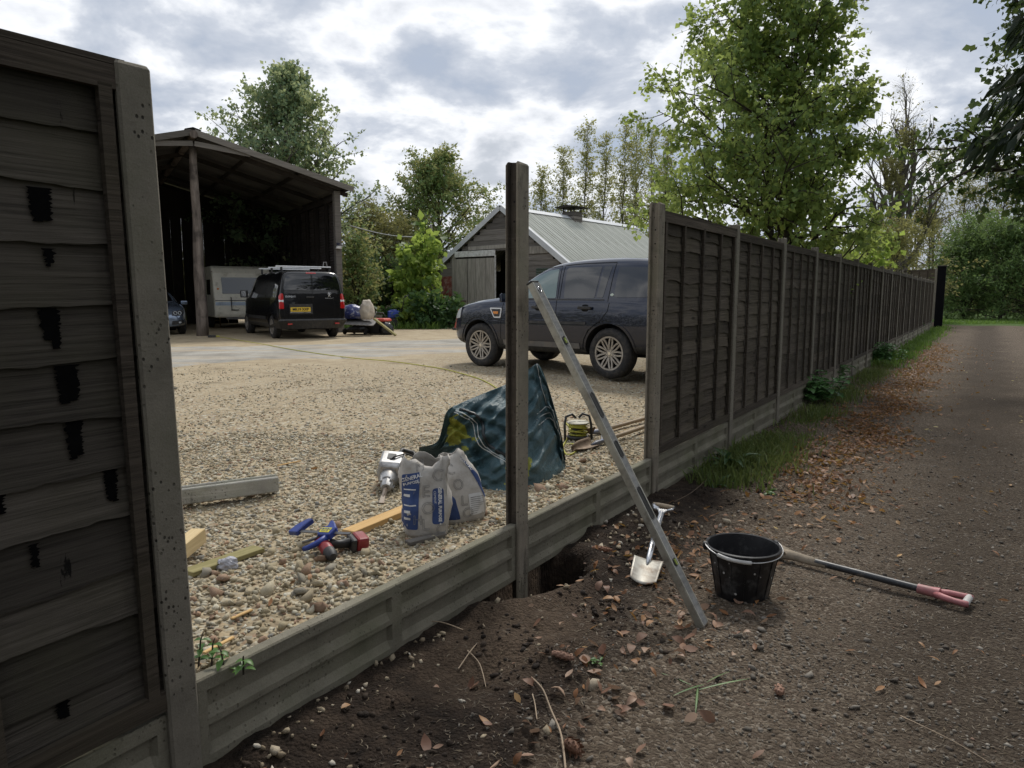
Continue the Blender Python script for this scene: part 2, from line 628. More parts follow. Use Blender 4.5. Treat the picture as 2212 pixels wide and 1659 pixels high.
def build_slab():
    front = [(gp(u, v, 0.335).x, gp(u, v, 0.335).y) for u, v in ((120, 812), (365, 797), (470, 786), (560, 779), (700, 777), (850, 771), (1000, 763), (1150, 757), (1350, 748))]
    back = [(gp(u, v, 0.335).x, gp(u, v, 0.335).y) for u, v in ((120, 752), (365, 749), (470, 749), (560, 749), (700, 744), (850, 737), (1000, 731), (1150, 727), (1350, 722))]
    n = 90; m = 14
    vs = []; rng = random.Random(5)
    for i in range(n + 1):
        t = i / n * (len(front) - 1); k = min(int(t), len(front) - 2); a = t - k
        fx = front[k][0] * (1 - a) + front[k + 1][0] * a; fy = front[k][1] * (1 - a) + front[k + 1][1] * a
        bx = back[k][0] * (1 - a) + back[k + 1][0] * a; by = back[k][1] * (1 - a) + back[k + 1][1] * a
        fy += 0.10 * mnoise.fractal(Vector((fx * 1.6, 0, 2)), 0.9, 2, 4); by += 0.45 * mnoise.fractal(Vector((bx * 0.8, 5, 2)), 0.9, 2, 4)
        for j in range(m + 1):
            q = j / m
            x = fx * (1 - q) + bx * q; y = fy * (1 - q) + by * q
            edge = 0.0 if j in (0, m) else 0.022
            if j == 0:
                vs.append((x, y - 0.02, yard_z(x, y) - 0.03))
            else:
                vs.append((x, y, yard_z(x, y) + (0.020 if j < m else 0.004) + 0.004 * mnoise.noise(Vector((x * 2, y * 2, 0)))))
    mb = MB()
    fs = [(i * (m + 1) + j, (i + 1) * (m + 1) + j, (i + 1) * (m + 1) + j + 1, i * (m + 1) + j + 1) for i in range(n) for j in range(m)]
    mb.add(vs, fs)
    o = mb.build('concrete_pavement', m_slab(), smooth=30)
    tag(o, kind='structure')


build_slab()

# ------------------------------------------------------------------ loose stones
RNG = np.random.default_rng(11)
_ico = None


def stone_variants(k, flat, seed, rough=0.22):
    bm = bmesh.new()
    bmesh.ops.create_icosphere(bm, subdivisions=1, radius=1.0)
    base = np.array([v.co[:] for v in bm.verts]); faces = np.array([[v.index for v in f.verts] for f in bm.faces])
    bm.free()
    rg = np.random.default_rng(seed)
    out = []
    for i in range(k):
        v = base * (1 + rg.normal(0, rough, (len(base), 1)))
        v = v * np.array([1.0, rg.uniform(0.6, 0.95), rg.uniform(flat[0], flat[1])])
        out.append(v)
    return out, faces


def rot_mats(n, tilt, rg):
    a = rg.uniform(0, 2 * np.pi, n); b = rg.normal(0, tilt, n); c = rg.normal(0, tilt, n)
    ca, sa, cb, sb, cc, sc = np.cos(a), np.sin(a), np.cos(b), np.sin(b), np.cos(c), np.sin(c)
    Rz = np.zeros((n, 3, 3)); Rz[:, 0, 0] = ca; Rz[:, 0, 1] = -sa; Rz[:, 1, 0] = sa; Rz[:, 1, 1] = ca; Rz[:, 2, 2] = 1
    Rx = np.zeros((n, 3, 3)); Rx[:, 0, 0] = 1; Rx[:, 1, 1] = cb; Rx[:, 1, 2] = -sb; Rx[:, 2, 1] = sb; Rx[:, 2, 2] = cb
    Ry = np.zeros((n, 3, 3)); Ry[:, 1, 1] = 1; Ry[:, 0, 0] = cc; Ry[:, 0, 2] = sc; Ry[:, 2, 0] = -sc; Ry[:, 2, 2] = cc
    return Rz @ Rx @ Ry


def scatter_mesh(name, variants, faces, pos, scale, tilt, mat, seed, tint=None):
    rg = np.random.default_rng(seed)
    n = len(pos)
    Rm = rot_mats(n, tilt, rg)
    pick = rg.integers(0, len(variants), n)
    allv = np.zeros((n, len(variants[0]), 3))
    for k, v in enumerate(variants):
        m = pick == k
        if m.any():
            allv[m] = np.einsum('nij,vj->nvi', Rm[m], v) * scale[m][:, None, None]
    allv += pos[:, None, :]
    nv = allv.shape[1]
    F = faces[None] + (np.arange(n) * nv)[:, None, None]
    if tint is None:
        tint = rg.uniform(0, 1, n)
    return numpy_mesh(name, allv.reshape(-1, 3), F.reshape(-1, faces.shape[1]), mat, tint=np.repeat(tint, len(faces)))


def in_view(P, mu=0.18, mv=0.12):
    x = P[:, 0]; y = P[:, 1]; z = P[:, 2] - EYE
    depth = y * _cp - z * _sp
    up = y * _sp + z * _cp
    X = x / np.maximum(depth, 1e-3); Y = up / np.maximum(depth, 1e-3)
    return (depth > 0.3) & (np.abs(X) < 0.7215 * (1 + mu)) & (Y > -0.541 * (1 + mv)) & (Y < 0.541)


def sample_area(n, x0, x1, y0, y1, dmin, dmax, zfn, rg, dens=None):
    x = rg.uniform(x0, x1, n); y = rg.uniform(y0, y1, n)
    d = (x - MID.x) * N.x + (y - MID.y) * N.y
    m = (d > dmin) & (d < dmax)
    x, y, d = x[m], y[m], d[m]
    P = np.stack([x, y, np.full(len(x), 0.3)], 1)
    m = in_view(P)
    x, y, d = x[m], y[m], d[m]
    e = (x - MID.x) * E.x + (y - MID.y) * E.y
    if dens is not None:
        k = rg.uniform(0, 1, len(x)) < dens(e, d, x, y)
        x, y, d, e = x[k], y[k], d[k], e[k]
    z = np.array([zfn(a, b) for a, b in zip(x, y)]) if len(x) else np.zeros(0)
    return np.stack([x, y, z], 1), e, d


def m_stone(name, stops, dusty):
    t = NT(name)
    c = t.ramp(t.tint(), stops, 'CONSTANT')
    c = t.mix(t.ramp(t.noise(160, 4, 0.7), [(0.35, 0.0), (0.7, 0.55)]), c, dusty)
    return t.bsdf(col=c, rough=0.88, spec=0.3, normal=t.bump(t.noise(220, 3), 0.35, 0.004))


MS_YARD = m_stone('yard_pebbles', [(0.0, (0.351, 0.297, 0.199)), (0.16, (0.437, 0.386, 0.277)), (0.34, (0.285, 0.238, 0.160)), (0.48, (0.512, 0.475, 0.369)), (0.62, (0.351, 0.297, 0.194)), (0.73, (0.238, 0.222, 0.184)), (0.80, (0.569, 0.554, 0.466)), (0.89, (0.285, 0.178, 0.122)), (0.92, (0.190, 0.193, 0.184)), (0.97, (0.399, 0.247, 0.156))], (0.294, 0.247, 0.166))
MS_DRIVE = m_stone('driveway_chips', [(0.0, (0.13, 0.115, 0.095)), (0.3, (0.19, 0.17, 0.145)), (0.55, (0.25, 0.225, 0.19)), (0.72, (0.10, 0.085, 0.07)), (0.85, (0.30, 0.275, 0.235)), (0.95, (0.22, 0.14, 0.10))], (0.09, 0.075, 0.06))
MS_CHALK = m_stone('chalky_stones', [(0.0, (0.34, 0.285, 0.20)), (0.4, (0.44, 0.38, 0.285)), (0.7, (0.26, 0.21, 0.145)), (0.92, (0.58, 0.54, 0.46))], (0.17, 0.125, 0.085))
MS_SOIL = m_stone('soil_clods', [(0.0, (0.030, 0.021, 0.015)), (0.5, (0.048, 0.034, 0.024)), (0.8, (0.022, 0.016, 0.012))], (0.02, 0.014, 0.01))

sv1, sf1 = stone_variants(20, (0.32, 0.72), 3, 0.29)
# near the fence: coarse, with flint lumps; thinner and smaller towards the middle of the yard
P1, e1, d1 = sample_area(300000, -4.2, 2.2, 1.6, 6.3, -4.2, -0.03, yard_z, np.random.default_rng(1), lambda e, d, x, y: 0.80 - 0.30 * np.clip((y - 3.5) / 3.0, 0, 1))
P1 = P1[:32500]; n1 = len(P1)
rg = np.random.default_rng(2)
sc1 = np.clip(rg.lognormal(-4.80, 0.42, n1), 0.0045, 0.022)
P1[:, 2] += sc1 * 0.22
g = scatter_mesh('gravel', sv1, sf1, P1, sc1, 0.4, MS_YARD, 4)
tag(g, 'loose tan flint gravel covering the yard nearest the fence', 'gravel', kind='stuff')
P2, e2, d2 = sample_area(120000, -9, 5.5, 6.0, 12.5, -9.5, -0.03, yard_z, np.random.default_rng(3), lambda e, d, x, y: 0.55 - 0.45 * np.clip((y - 6.0) / 6.0, 0, 1))
P2 = P2[:14000]; n2 = len(P2)
sc2 = np.clip(rg.lognormal(-4.62, 0.34, n2), 0.006, 0.024); P2[:, 2] += sc2 * 0.15
g = scatter_mesh('gravel', sv1, sf1, P2, sc2, 0.35, MS_YARD, 5)
tag(g, 'finer trodden gravel in front of the concrete strip', 'gravel', kind='stuff')
# dug-out lumps along the inside of the boards
P3, e3, d3 = sample_area(26000, -2.5, 2.2, 1.6, 6.3, -1.15, -0.06, yard_z, np.random.default_rng(6), lambda e, d, x, y: 0.5 * np.exp(-((e + 1.2) ** 2 / 0.55 + (d + 0.45) ** 2 / 0.12)) + 0.10 * np.exp(-((d + 0.25) ** 2 / 0.03)) + 0.22 * np.exp(-((e - 0.75) ** 2 / 0.3 + (d + 0.25) ** 2 / 0.03)))
P3 = P3[:3200]; sc3 = np.clip(rg.lognormal(-4.28, 0.45, len(P3)), 0.011, 0.036); P3[:, 2] += sc3 * 0.35
sv3, sf3 = stone_variants(16, (0.5, 0.9), 8, 0.34)
g = scatter_mesh('flint_lumps', sv3, sf3, P3, sc3, 0.8, MS_YARD, 9, tint=rg.choice([0.05, 0.2, 0.4, 0.65, 0.65, 0.75, 0.35, 0.1, 0.2, 0.5, 0.9], len(P3)))
tag(g, 'coarse dug out flint lumps heaped along the concrete board', 'stones', kind='stuff')
# chips on the driveway
PATCH = gp(1700, 1450, 0.0)
P4, e4, d4 = sample_area(110000, -1.2, 5, 1.3, 8, 0.06, 4.5, drive_z, np.random.default_rng(12), lambda e, d, x, y: 0.22 * (d > 0.6) * np.clip((7.5 - y) / 4, 0.1, 1) + 0.75 * np.exp(-(((x - PATCH.x) / 0.32) ** 2 + ((y - PATCH.y - 0.05) / 0.42) ** 2)) + 0.28 * np.exp(-((x - 1.75) / 0.6) ** 2 - ((y - 2.3) / 0.5) ** 2) + 0.12 * (y > 4) * (d > 1.2))
P4 = P4[P4[:, 2] > -0.08][:6800]; sc4 = np.clip(rg.lognormal(-5.2, 0.48, len(P4)), 0.0028, 0.022); P4[:, 2] += sc4 * 0.2
g = scatter_mesh('stone_chips', sv1, sf1, P4, sc4, 0.5, MS_DRIVE, 13)
tag(g, 'grey stone chips scattered over the dark driveway', 'stones', kind='stuff')
# pale stones in the spoil at the foot of the boards
P5, e5, d5 = sample_area(70000, -1.2, 4, 1.2, 7, 0.03, 1.0, drive_z, np.random.default_rng(14), lambda e, d, x, y: 0.22 * np.exp(-((e + 1.3) ** 2 / 0.25 + (d - 0.10) ** 2 / 0.006)) + 0.12 * np.exp(-((e + 1.85) ** 2 / 0.05 + (d - 0.25) ** 2 / 0.02)) + 0.16 * np.exp(-((e - 0.95) ** 2 / 0.12 + (d - 0.35) ** 2 / 0.05)) + 0.006)
P5 = P5[P5[:, 2] > -0.06][:1000]; sc5 = np.clip(rg.lognormal(-4.5, 0.42, len(P5)), 0.005, 0.026); P5[:, 2] += sc5 * 0.3
g = scatter_mesh('pale_stones', sv3, sf3, P5, sc5, 0.8, MS_CHALK, 15)
tag(g, 'pale chalky stones in the spoil below the concrete boards', 'stones', kind='stuff')
P6, e6, d6 = sample_area(60000, -1.4, 4, 1.2, 7, 0.05, 1.3, drive_z, np.random.default_rng(16), lambda e, d, x, y: 0.35 * np.exp(-((d - 0.55) / 0.35) ** 2) * (np.sin(e * 9 + d * 5) > -0.1))
P6 = P6[P6[:, 2] > -0.1][:7000]; sc6 = np.clip(rg.lognormal(-4.85, 0.5, len(P6)), 0.003, 0.02); P6[:, 2] += sc6 * 0.1
sv6, sf6 = stone_variants(10, (0.5, 0.9), 18, 0.28)
g = scatter_mesh('soil_clods', sv6, sf6, P6, sc6, 0.8, MS_SOIL, 17)
tag(g, 'dark crumbly soil dug out along the fence line', 'soil', kind='stuff')


# ------------------------------------------------------------------ needles, dead leaves, twigs
def strip_variants(k, seg, length, width, bend, seed, taper=True):
    """bent flat strips: seg quads along x"""
    rg = np.random.default_rng(seed)
    out = []
    for i in range(k):
        b = rg.normal(0, bend); lift = abs(rg.normal(0, bend * 0.4))
        vs = []
        for j in range(seg + 1):
            t = j / seg - 0.5
            w = width * (1 - (2 * abs(t)) ** 2 * (0.85 if taper else 0))
            x = t * length; y = b * t * t * length * 2; z = lift * (0.25 - t * t) * length
            vs += [(x, y - w / 2, z), (x, y + w / 2, z)]
        out.append(np.array(vs))
    F = np.array([[2 * j, 2 * j + 2, 2 * j + 3, 2 * j + 1] for j in range(seg)])
    return out, F


def m_leaf(name, stops, trans=0.35, rough=0.55, vein=True):
    t = NT(name)
    c = t.ramp(t.tint(), stops)
    c = t.mix(t.ramp(t.noise(9, 4), [(0.3, 0.0), (0.75, 0.35)]), c, tuple(x * 0.55 for x in stops[0][1]))
    d = t.n('ShaderNodeBsdfPrincipled', {'Base Color': c, 'Roughness': rough, 'Specular IOR Level': 0.35})
    tr = t.n('ShaderNodeBsdfTranslucent', {'Color': t.mix(0.5, c, tuple(min(1, x * 1.6) for x in stops[-1][1]))})
    m = t.n('ShaderNodeMixShader', {0: trans, 1: d.outputs[0], 2: tr.outputs[0]})
    return t.surface(m.outputs[0])


ML_NEEDLE = m_leaf('dry_needles', [(0.0, (0.055, 0.040, 0.024)), (0.6, (0.13, 0.098, 0.058)), (1.0, (0.20, 0.155, 0.095))], 0.1)
ML_BROWN = m_leaf('dead_leaves', [(0.0, (0.09, 0.038, 0.018)), (0.35, (0.20, 0.085, 0.035)), (0.6, (0.32, 0.155, 0.062)), (0.85, (0.42, 0.25, 0.13)), (1.0, (0.55, 0.34, 0.10))], 0.2)

nv_, nf_ = strip_variants(12, 3, 1.0, 0.11, 0.35, 20)
P7, e7, d7 = sample_area(130000, -1.5, 5.5, 1.2, 7.5, 0.06, 4.5, drive_z, np.random.default_rng(21), lambda e, d, x, y: (0.10 + 0.5 * np.clip((d - 0.35) / 0.6, 0, 1)) * np.clip((7.8 - y) / 4.5, 0.12, 1))
P7 = P7[P7[:, 2] > -0.06][:26000]; P7[:, 2] += 0.003
g = scatter_mesh('dry_needles', nv_, nf_, P7, rg.uniform(0.012, 0.030, len(P7)), 0.18, ML_NEEDLE, 22)
tag(g, 'dry curled needles and husks littering the driveway', 'needle litter', kind='stuff')


def leaf_variants(k, seed, ratio=0.42, curl=0.5):
    rg = np.random.default_rng(seed)
    out = []
    for i in range(k):
        cu = rg.normal(0, curl); fold = rg.uniform(0.0, 0.5); rt = ratio * rg.uniform(0.6, 1.25); sk = rg.normal(0, 0.12)
        vs = []
        for j, (t, w) in enumerate(((-0.5, 0.06), (-0.25, 0.8), (0.05, 1.0), (0.3, 0.6), (0.5, 0.03))):
            z = cu * (0.25 - t * t) * 0.8
            a = w * rt * 0.5
            vs += [(t, -a + sk * t, z + fold * a), (t, sk * t * 0.3, z), (t, a + sk * t, z + fold * a * rg.uniform(0.3, 1))]
        out.append(np.array(vs))
    F = []
    for j in range(4):
        for q in range(2):
            F.append([3 * j + q, 3 * j + 3 + q, 3 * j + 4 + q, 3 * j + 1 + q])
    return out, np.array(F)


lv, lf = leaf_variants(14, 30)
P8, e8, d8 = sample_area(90000, -1.2, 6, 1.3, 10, 0.08, 4.2, drive_z, np.random.default_rng(31), lambda e, d, x, y: 0.005 + 0.28 * np.exp(-((e - 0.85) ** 2 / 0.5 + (d - 0.62) ** 2 / 0.10)) + 0.10 * np.exp(-((e + 0.2) ** 2 / 0.3 + (d - 0.85) ** 2 / 0.04)) + 0.12 * np.exp(-((e - 2.3) ** 2 / 0.8 + (d - 1.15) ** 2 / 0.12)))
P8 = P8[P8[:, 2] > -0.1][:3600]; P8[:, 2] += 0.012
g = scatter_mesh('fallen_leaves', lv, lf, P8, rg.uniform(0.018, 0.066, len(P8)), 0.35, ML_BROWN, 32, tint=np.clip(rg.beta(2, 2.2, len(P8)), 0, 1))
tag(g, 'dry brown fallen leaves strewn about the dug ground', 'leaves', kind='stuff')
P9, e9, d9 = sample_area(230000, 1, 14, 5.0, 24, 0.3, 2.3, drive_z, np.random.default_rng(33), lambda e, d, x, y: 0.95 * np.exp(-((d - 0.98 + 0.15 * np.sin(e * 2.1)) ** 2 / 0.10)) * np.clip((e - 2.0) / 1.2, 0, 1) * np.clip(1.25 - e / 22, 0.2, 1) + 0.010)
P9 = P9[:16000]; P9[:, 2] += 0.015
g = scatter_mesh('leaf_litter', lv, lf, P9, rg.uniform(0.03, 0.075, len(P9)), 0.45, ML_BROWN, 34, tint=np.clip(rg.beta(1.3, 3.0, len(P9)), 0, 1))
tag(g, 'russet leaf litter drifted along the foot of the fence', 'leaves', kind='stuff')
P10, _, _ = sample_area(1200, -3, 2, 1.6, 8, -3, -0.05, yard_z, np.random.default_rng(35), lambda e, d, x, y: 0.10 + 0.6 * np.exp(-((d + 0.4) / 0.3) ** 2))
P10 = P10[:170]; P10[:, 2] += 0.02
g = scatter_mesh('fallen_leaves', lv, lf, P10, rg.uniform(0.02, 0.06, len(P10)), 0.5, ML_BROWN, 36, tint=np.clip(rg.beta(2, 2, len(P10)), 0, 1))
tag(g, 'rust coloured dead leaves lying on the yard gravel', 'leaves', kind='stuff')
P11, _, _ = sample_area(2600, -1, 12, 1.3, 30, 0.6, 4.0, drive_z, np.random.default_rng(37), lambda e, d, x, y: 0.05 + 0.15 * (y > 4))
P11 = P11[:150]; P11[:, 2] += 0.012
ML_YEL = m_leaf('yellow_leaves', [(0.0, (0.38, 0.25, 0.05)), (0.5, (0.50, 0.38, 0.09)), (1.0, (0.55, 0.5, 0.22))], 0.25)
g = scatter_mesh('fallen_leaves', lv, lf, P11, rg.uniform(0.025, 0.06, len(P11)), 0.25, ML_YEL, 38)
tag(g, 'small yellow leaves dotted over the driveway', 'leaves', kind='stuff')

# larger ragged leaves on the dug soil in the foreground
lv2, lf2 = leaf_variants(12, 44, 0.62, 0.9)
P12, _, _ = sample_area(5000, -1.0, 1.6, 1.4, 4.2, 0.35, 1.35, drive_z, np.random.default_rng(45), lambda e, d, x, y: 0.05 + 0.25 * np.exp(-((e + 0.6) ** 2 / 0.5 + (d - 0.95) ** 2 / 0.05)))
P12 = P12[P12[:, 2] > -0.05][:110]; P12[:, 2] += 0.018
ML_BUFF = m_leaf('buff_leaves', [(0.0, (0.16, 0.075, 0.045)), (0.5, (0.30, 0.185, 0.125)), (1.0, (0.44, 0.31, 0.22))], 0.15)
g = scatter_mesh('fallen_leaves', lv2, lf2, P12, rg.uniform(0.03, 0.075, len(P12)), 0.5, ML_BUFF, 46)
tag(g, 'large curled buff leaves on the dug soil in the foreground', 'leaves', kind='stuff')
# ------------------------------------------------------------------ concrete and fence materials
def m_concrete(name, tone, stain, pores=1.0, dark=(0.02, 0.017, 0.014)):
    t = NT(name)
    k = t.math('ADD', t.math('MULTIPLY', t.rnd(), 0.3), 0.85)
    c = t.ramp(t.noise(5, 9, 0.65), [(0.28, tuple(x * 0.68 for x in tone)), (0.5, tone), (0.75, tuple(x * 1.25 for x in tone))])
    c = t.mix(1.0, c, t.n('ShaderNodeCombineColor', {0: k, 1: k, 2: k}).outputs[0], 'MULTIPLY')
    gr = t.ramp(t.noise(2.1, 6, 0.6), [(0.5, 0.0), (0.7, 0.45)])
    c = t.mix(gr, c, (tone[0] * 0.62, tone[1] * 0.72, tone[2] * 0.5))
    po = t.ramp(t.voronoi(55, vec=t.mapping((1, 1, 0.75))), [(0.16, 0.9 * pores), (0.26, 0.0)])
    po2 = t.math('MULTIPLY', po, t.ramp(t.noise(6.0, 5), [(0.46, 0.0), (0.58, 1.0)]))
    c = t.mix(po2, c, dark)
    if stain:
        st = t.ramp(t.noise(1.0, 8, 0.62, vec=t.mapping((7, 7, 1.6))), [(0.60 - 0.1 * stain, 0.0), (0.68, 0.93)])
        c = t.mix(st, c, dark)
    c = t.mix(t.ramp(t.noise(180, 3, 0.7), [(0.4, 0.0), (0.75, 0.4)]), c, tuple(x * 0.5 for x in tone))
    line = t.noise(1.0, 4, 0.6, vec=t.mapping((3, 3, 46)))
    c = t.mix(t.ramp(line, [(0.55, 0.0), (0.7, 0.35)]), c, tuple(x * 1.35 for x in tone))
    hgt = t.math('SUBTRACT', t.math('MULTIPLY', t.noise(70, 8, 0.7), 0.6), po2)
    return t.bsdf(col=c, rough=0.9, normal=t.bump(hgt, 0.75, 0.008), spec=0.2)


MC_POST = m_concrete('post_concrete', (0.19, 0.172, 0.14), 0.0)
MC_POSTD = m_concrete('stained_post_concrete', (0.25, 0.22, 0.175), 0.3)
MC_SLOT = m_concrete('tar_stained_slot', (0.12, 0.10, 0.08), 2.6)
MC_BOARD = m_concrete('board_concrete', (0.19, 0.175, 0.135), 0.0, 0.5)


def m_lap(name, tone, stain):
    t = NT(name)
    r = t.rnd()
    off = t.n('ShaderNodeCombineXYZ', {0: t.math('MULTIPLY', r, 37.0), 1: 0.0, 2: t.math('MULTIPLY', r, 11.0)}).outputs[0]
    v = t.n('ShaderNodeVectorMath', {0: t.coord(), 1: off}, operation='ADD').outputs[0]
    grain = t.noise(1.0, 9, 0.68, 0.4, vec=t.mapping((2.2, 20, 85), src=v))
    c = t.ramp(grain, [(0.30, tuple(x * 0.35 for x in tone)), (0.48, tone), (0.70, tuple(x * 1.55 for x in tone))])
    k = t.math('ADD', t.math('MULTIPLY', r, 0.7), 0.65)
    c = t.mix(1.0, c, t.n('ShaderNodeCombineColor', {0: k, 1: k, 2: k}).outputs[0], 'MULTIPLY')
    gr = t.ramp(t.noise(2.4, 6, 0.6, vec=v), [(0.46, 0.0), (0.66, 0.5)])
    c = t.mix(gr, c, (tone[0] * 0.95, tone[1] * 1.0, tone[2] * 0.8))
    kn = t.n('ShaderNodeTexVoronoi', {'Vector': t.mapping((2.2, 2, 7), src=v), 'Scale': 1.0}, feature='F1').outputs['Distance']
    c = t.mix(t.ramp(kn, [(0.06, 0.8), (0.13, 0.0)]), c, tuple(x * 0.25 for x in tone))
    if stain:
        st = t.ramp(t.noise(1.0, 7, 0.7, 0.3, vec=t.mapping((11, 6, 2.2), src=v)), [(0.665 - 0.05 * stain, 0.0), (0.68, 0.96)])
        c = t.mix(st, c, (0.006, 0.0055, 0.005))
    return t.bsdf(col=c, rough=0.86, normal=t.bump(grain, 0.9, 0.005), spec=0.15)


ML_SLAT = m_lap('weathered_lap_slat', (0.074, 0.062, 0.049), 1.0)
ML_SLATD = m_lap('dark_lap_slat', (0.072, 0.063, 0.053), 0.3)
ML_RAIL = m_lap('weathered_rail', (0.066, 0.054, 0.043), 0.0)
M_TAR = plain('black_tar_stain', (0.0035, 0.0034, 0.0036), 0.95, var=0.3, scale=25, spec=0.05)
M_STEEL = plain('galvanised_staple', (0.55, 0.55, 0.52), 0.35, 1.0)

PW, PD = 0.112, 0.088
POST_PROF = [(-0.05, 0.037), (-0.043, 0.044), (0.043, 0.044), (0.05, 0.037), (0.05, 0.027), (0.026, 0.0225), (0.026, -0.0225), (0.05, -0.027), (0.05, -0.037), (0.043, -0.044), (-0.043, -0.044), (-0.05, -0.037), (-0.05, -0.027), (-0.026, -0.0225), (-0.026, 0.0225), (-0.05, 0.027)]


def post_mesh(name, top, bottom, mat, seed, nseg=14):
    mb = MB()
    rings = []
    for i in range(nseg + 1):
        z = bottom + (top - 0.012 - bottom) * i / nseg
        ring = []
        for q, (a, b) in enumerate(POST_PROF):
            j = mnoise.noise(Vector((q * 3.1 + seed, z * 7, seed))) * 0.0018
            ring.append((a * (1 + j * 4), -b + j, z))
        rings.append(ring)
    rings.append([(a * 0.9, -b * 0.86, top + 0.004 * math.sin(q + seed)) for q, (a, b) in enumerate(POST_PROF)])
    mb.loft(rings)
    if isinstance(mat, list):
        npf = len(POST_PROF)
        for q in range(len(mb.f)):
            if len(mb.f[q]) == 4 and (q % npf) in (11, 12, 13, 14):
                mb.m[q] = 1
    return mb.build(name, mat, smooth=25)


M_HOLE = plain('dark_bolt_hole', (0.01, 0.009, 0.008), 0.9)


def place_post(e, label, src=None, top=2.215, bottom=-0.75, mat=None, seed=0, group='concrete fence posts', holes=False, lean=0.0):
    o = post_mesh('fence_post', top, bottom, mat or MC_POST, seed) if src is None else link_copy(src)
    o.location = W(e, 0)
    o.rotation_euler = (0, lean, FROT)
    tag(o, label, 'fence post', group)
    if holes:
        for z in (2.02, 1.92, 0.62):
            mb = MB(); mb.cyl((-0.0275, 0.0, z), (-0.0255, 0.0, z), 0.006, n=10)
            mb.build('bolt_hole', M_HOLE, o)
    return o


ORD = ['first', 'second', 'third', 'fourth', 'fifth', 'sixth', 'seventh', 'eighth', 'ninth', 'tenth', 'eleventh', 'twelfth', 'thirteenth', 'fourteenth', 'fifteenth', 'sixteenth', 'seventeenth', 'eighteenth', 'nineteenth']
E_LEFT, E_RIGHT, PITCHP = -1.978, 1.885, 1.93
place_post(E_LEFT, 'broad grey concrete slotted post in the left foreground, edging the dark panel', seed=3, bottom=-0.3, top=2.185, lean=R(-1.0))
place_post(0.0, 'lone stained concrete slotted post standing in the dug hole', mat=[MC_POSTD, MC_SLOT], seed=8, bottom=-0.52, holes=True)
place_post(E_RIGHT, 'concrete post at the open end of the long fence', mat=MC_POSTD, seed=15, bottom=-0.3, holes=True)
post_src = None
NP = 17
POST_E = [E_RIGHT + PITCHP * k for k in range(NP + 1)]
for k in range(1, NP + 1):
    p = place_post(POST_E[k], ORD[k - 1] + ' concrete post beyond the open end of the long fence', post_src, seed=30, bottom=-0.2)
    post_src = post_src or p


# ------------------------------------------------------------------ gravel boards
def board_mesh(L, seed):
    """front (driveway) side has two rows and two columns of sunk panels"""
    mb = MB()
    h = 0.305; th = 0.05; dep = 0.020
    xm = L / 2
    xs = [0, 0.055, 0.07, xm - 0.045, xm - 0.03, xm + 0.03, xm + 0.045, L - 0.07, L - 0.055, L]
    xs = sorted(set(xs + [0.07 + (xm - 0.115) * i / 6 for i in range(1, 6)] + [xm + 0.045 + (xm - 0.115) * i / 6 for i in range(1, 6)]))
    zs = [0, 0.030, 0.062, 0.128, 0.136, 0.158, 0.190, 0.250, 0.258, h - 0.006, h]

    def sunk(x, z):
        fx = max(min((x - 0.055) / 0.015, (xm - 0.03 - x) / 0.015, 1), 0) if x < xm else max(min((x - xm - 0.03) / 0.015, (L - 0.055 - x) / 0.015, 1), 0)
        fz = 0
        for a, b, c, d in ((0.030, 0.062, 0.128, 0.136), (0.158, 0.190, 0.250, 0.258)):
            fz = max(fz, max(min((z - a) / (b - a), (d - z) / (d - c), 1), 0))
        return dep * fx * fz
    nz = len(zs); nx = len(xs)
    front = []
    for z in zs:
        for x in xs:
            y = -th / 2 + sunk(x, z) + (0.005 if z >= h - 1e-6 else 0)
            j = 0.0016 * mnoise.noise(Vector((x * 9 + seed, z * 20, seed)))
            front.append((x, y + j, z + (0.003 * mnoise.noise(Vector((x * 4, seed, 0))) if z > 0.29 else 0)))
    fs = [(j * nx + i, j * nx + i + 1, (j + 1) * nx + i + 1, (j + 1) * nx + i) for j in range(nz - 1) for i in range(nx - 1)]
    b = len(front)
    back = [(x, th / 2, 0) for x in xs] + [(x, th / 2 - 0.004, front[(nz - 1) * nx + i][2]) for i, x in enumerate(xs)]
    fs += [(b + i, b + nx + i, b + nx + i + 1, b + i + 1) for i in range(nx - 1)]
    fs += [((nz - 1) * nx + i, (nz - 1) * nx + i + 1, b + nx + i + 1, b + nx + i) for i in range(nx - 1)]
    fs += [(i, b + i, b + i + 1, i + 1) for i in range(nx - 1)]
    fs.append(tuple([j * nx for j in range(nz)] + [b + nx, b]))
    fs.append(tuple([j * nx + nx - 1 for j in range(nz - 1, -1, -1)] + [b + nx - 1, b + 2 * nx - 1]))
    mb.add(front + back, fs)
    return mb.build('gravel_board', MC_BOARD, smooth=22)


def place_board(e0, e1, label, z=0.0, src=None, seed=1):
    L = (e1 - e0) - 0.062
    if src is None:
        o = board_mesh(L, seed)
    else:
        o = link_copy(src)
    o.location = W(e0 + 0.031, 0, z)
    o.rotation_euler = (0, 0, FROT)
    return tag(o, label, 'gravel board', 'concrete gravel boards')


place_board(E_LEFT, 0.0, 'concrete gravel board across the near gap, left of the lone post', seed=2)
place_board(0.0, E_RIGHT, 'concrete gravel board across the far gap, right of the lone post', seed=6)
place_board(E_LEFT - 1.93, E_LEFT, 'dark concrete gravel board under the left foreground panel', seed=9, z=-0.062)
bsrc = None
for k in range(NP):
    b = place_board(POST_E[k], POST_E[k + 1], 'gravel board under the ' + ORD[k] + ' panel of the long fence', src=bsrc, seed=12)
    bsrc = bsrc or b


# ------------------------------------------------------------------ lap panels
PH, PWID = 1.83, 1.868
PZ = 0.306


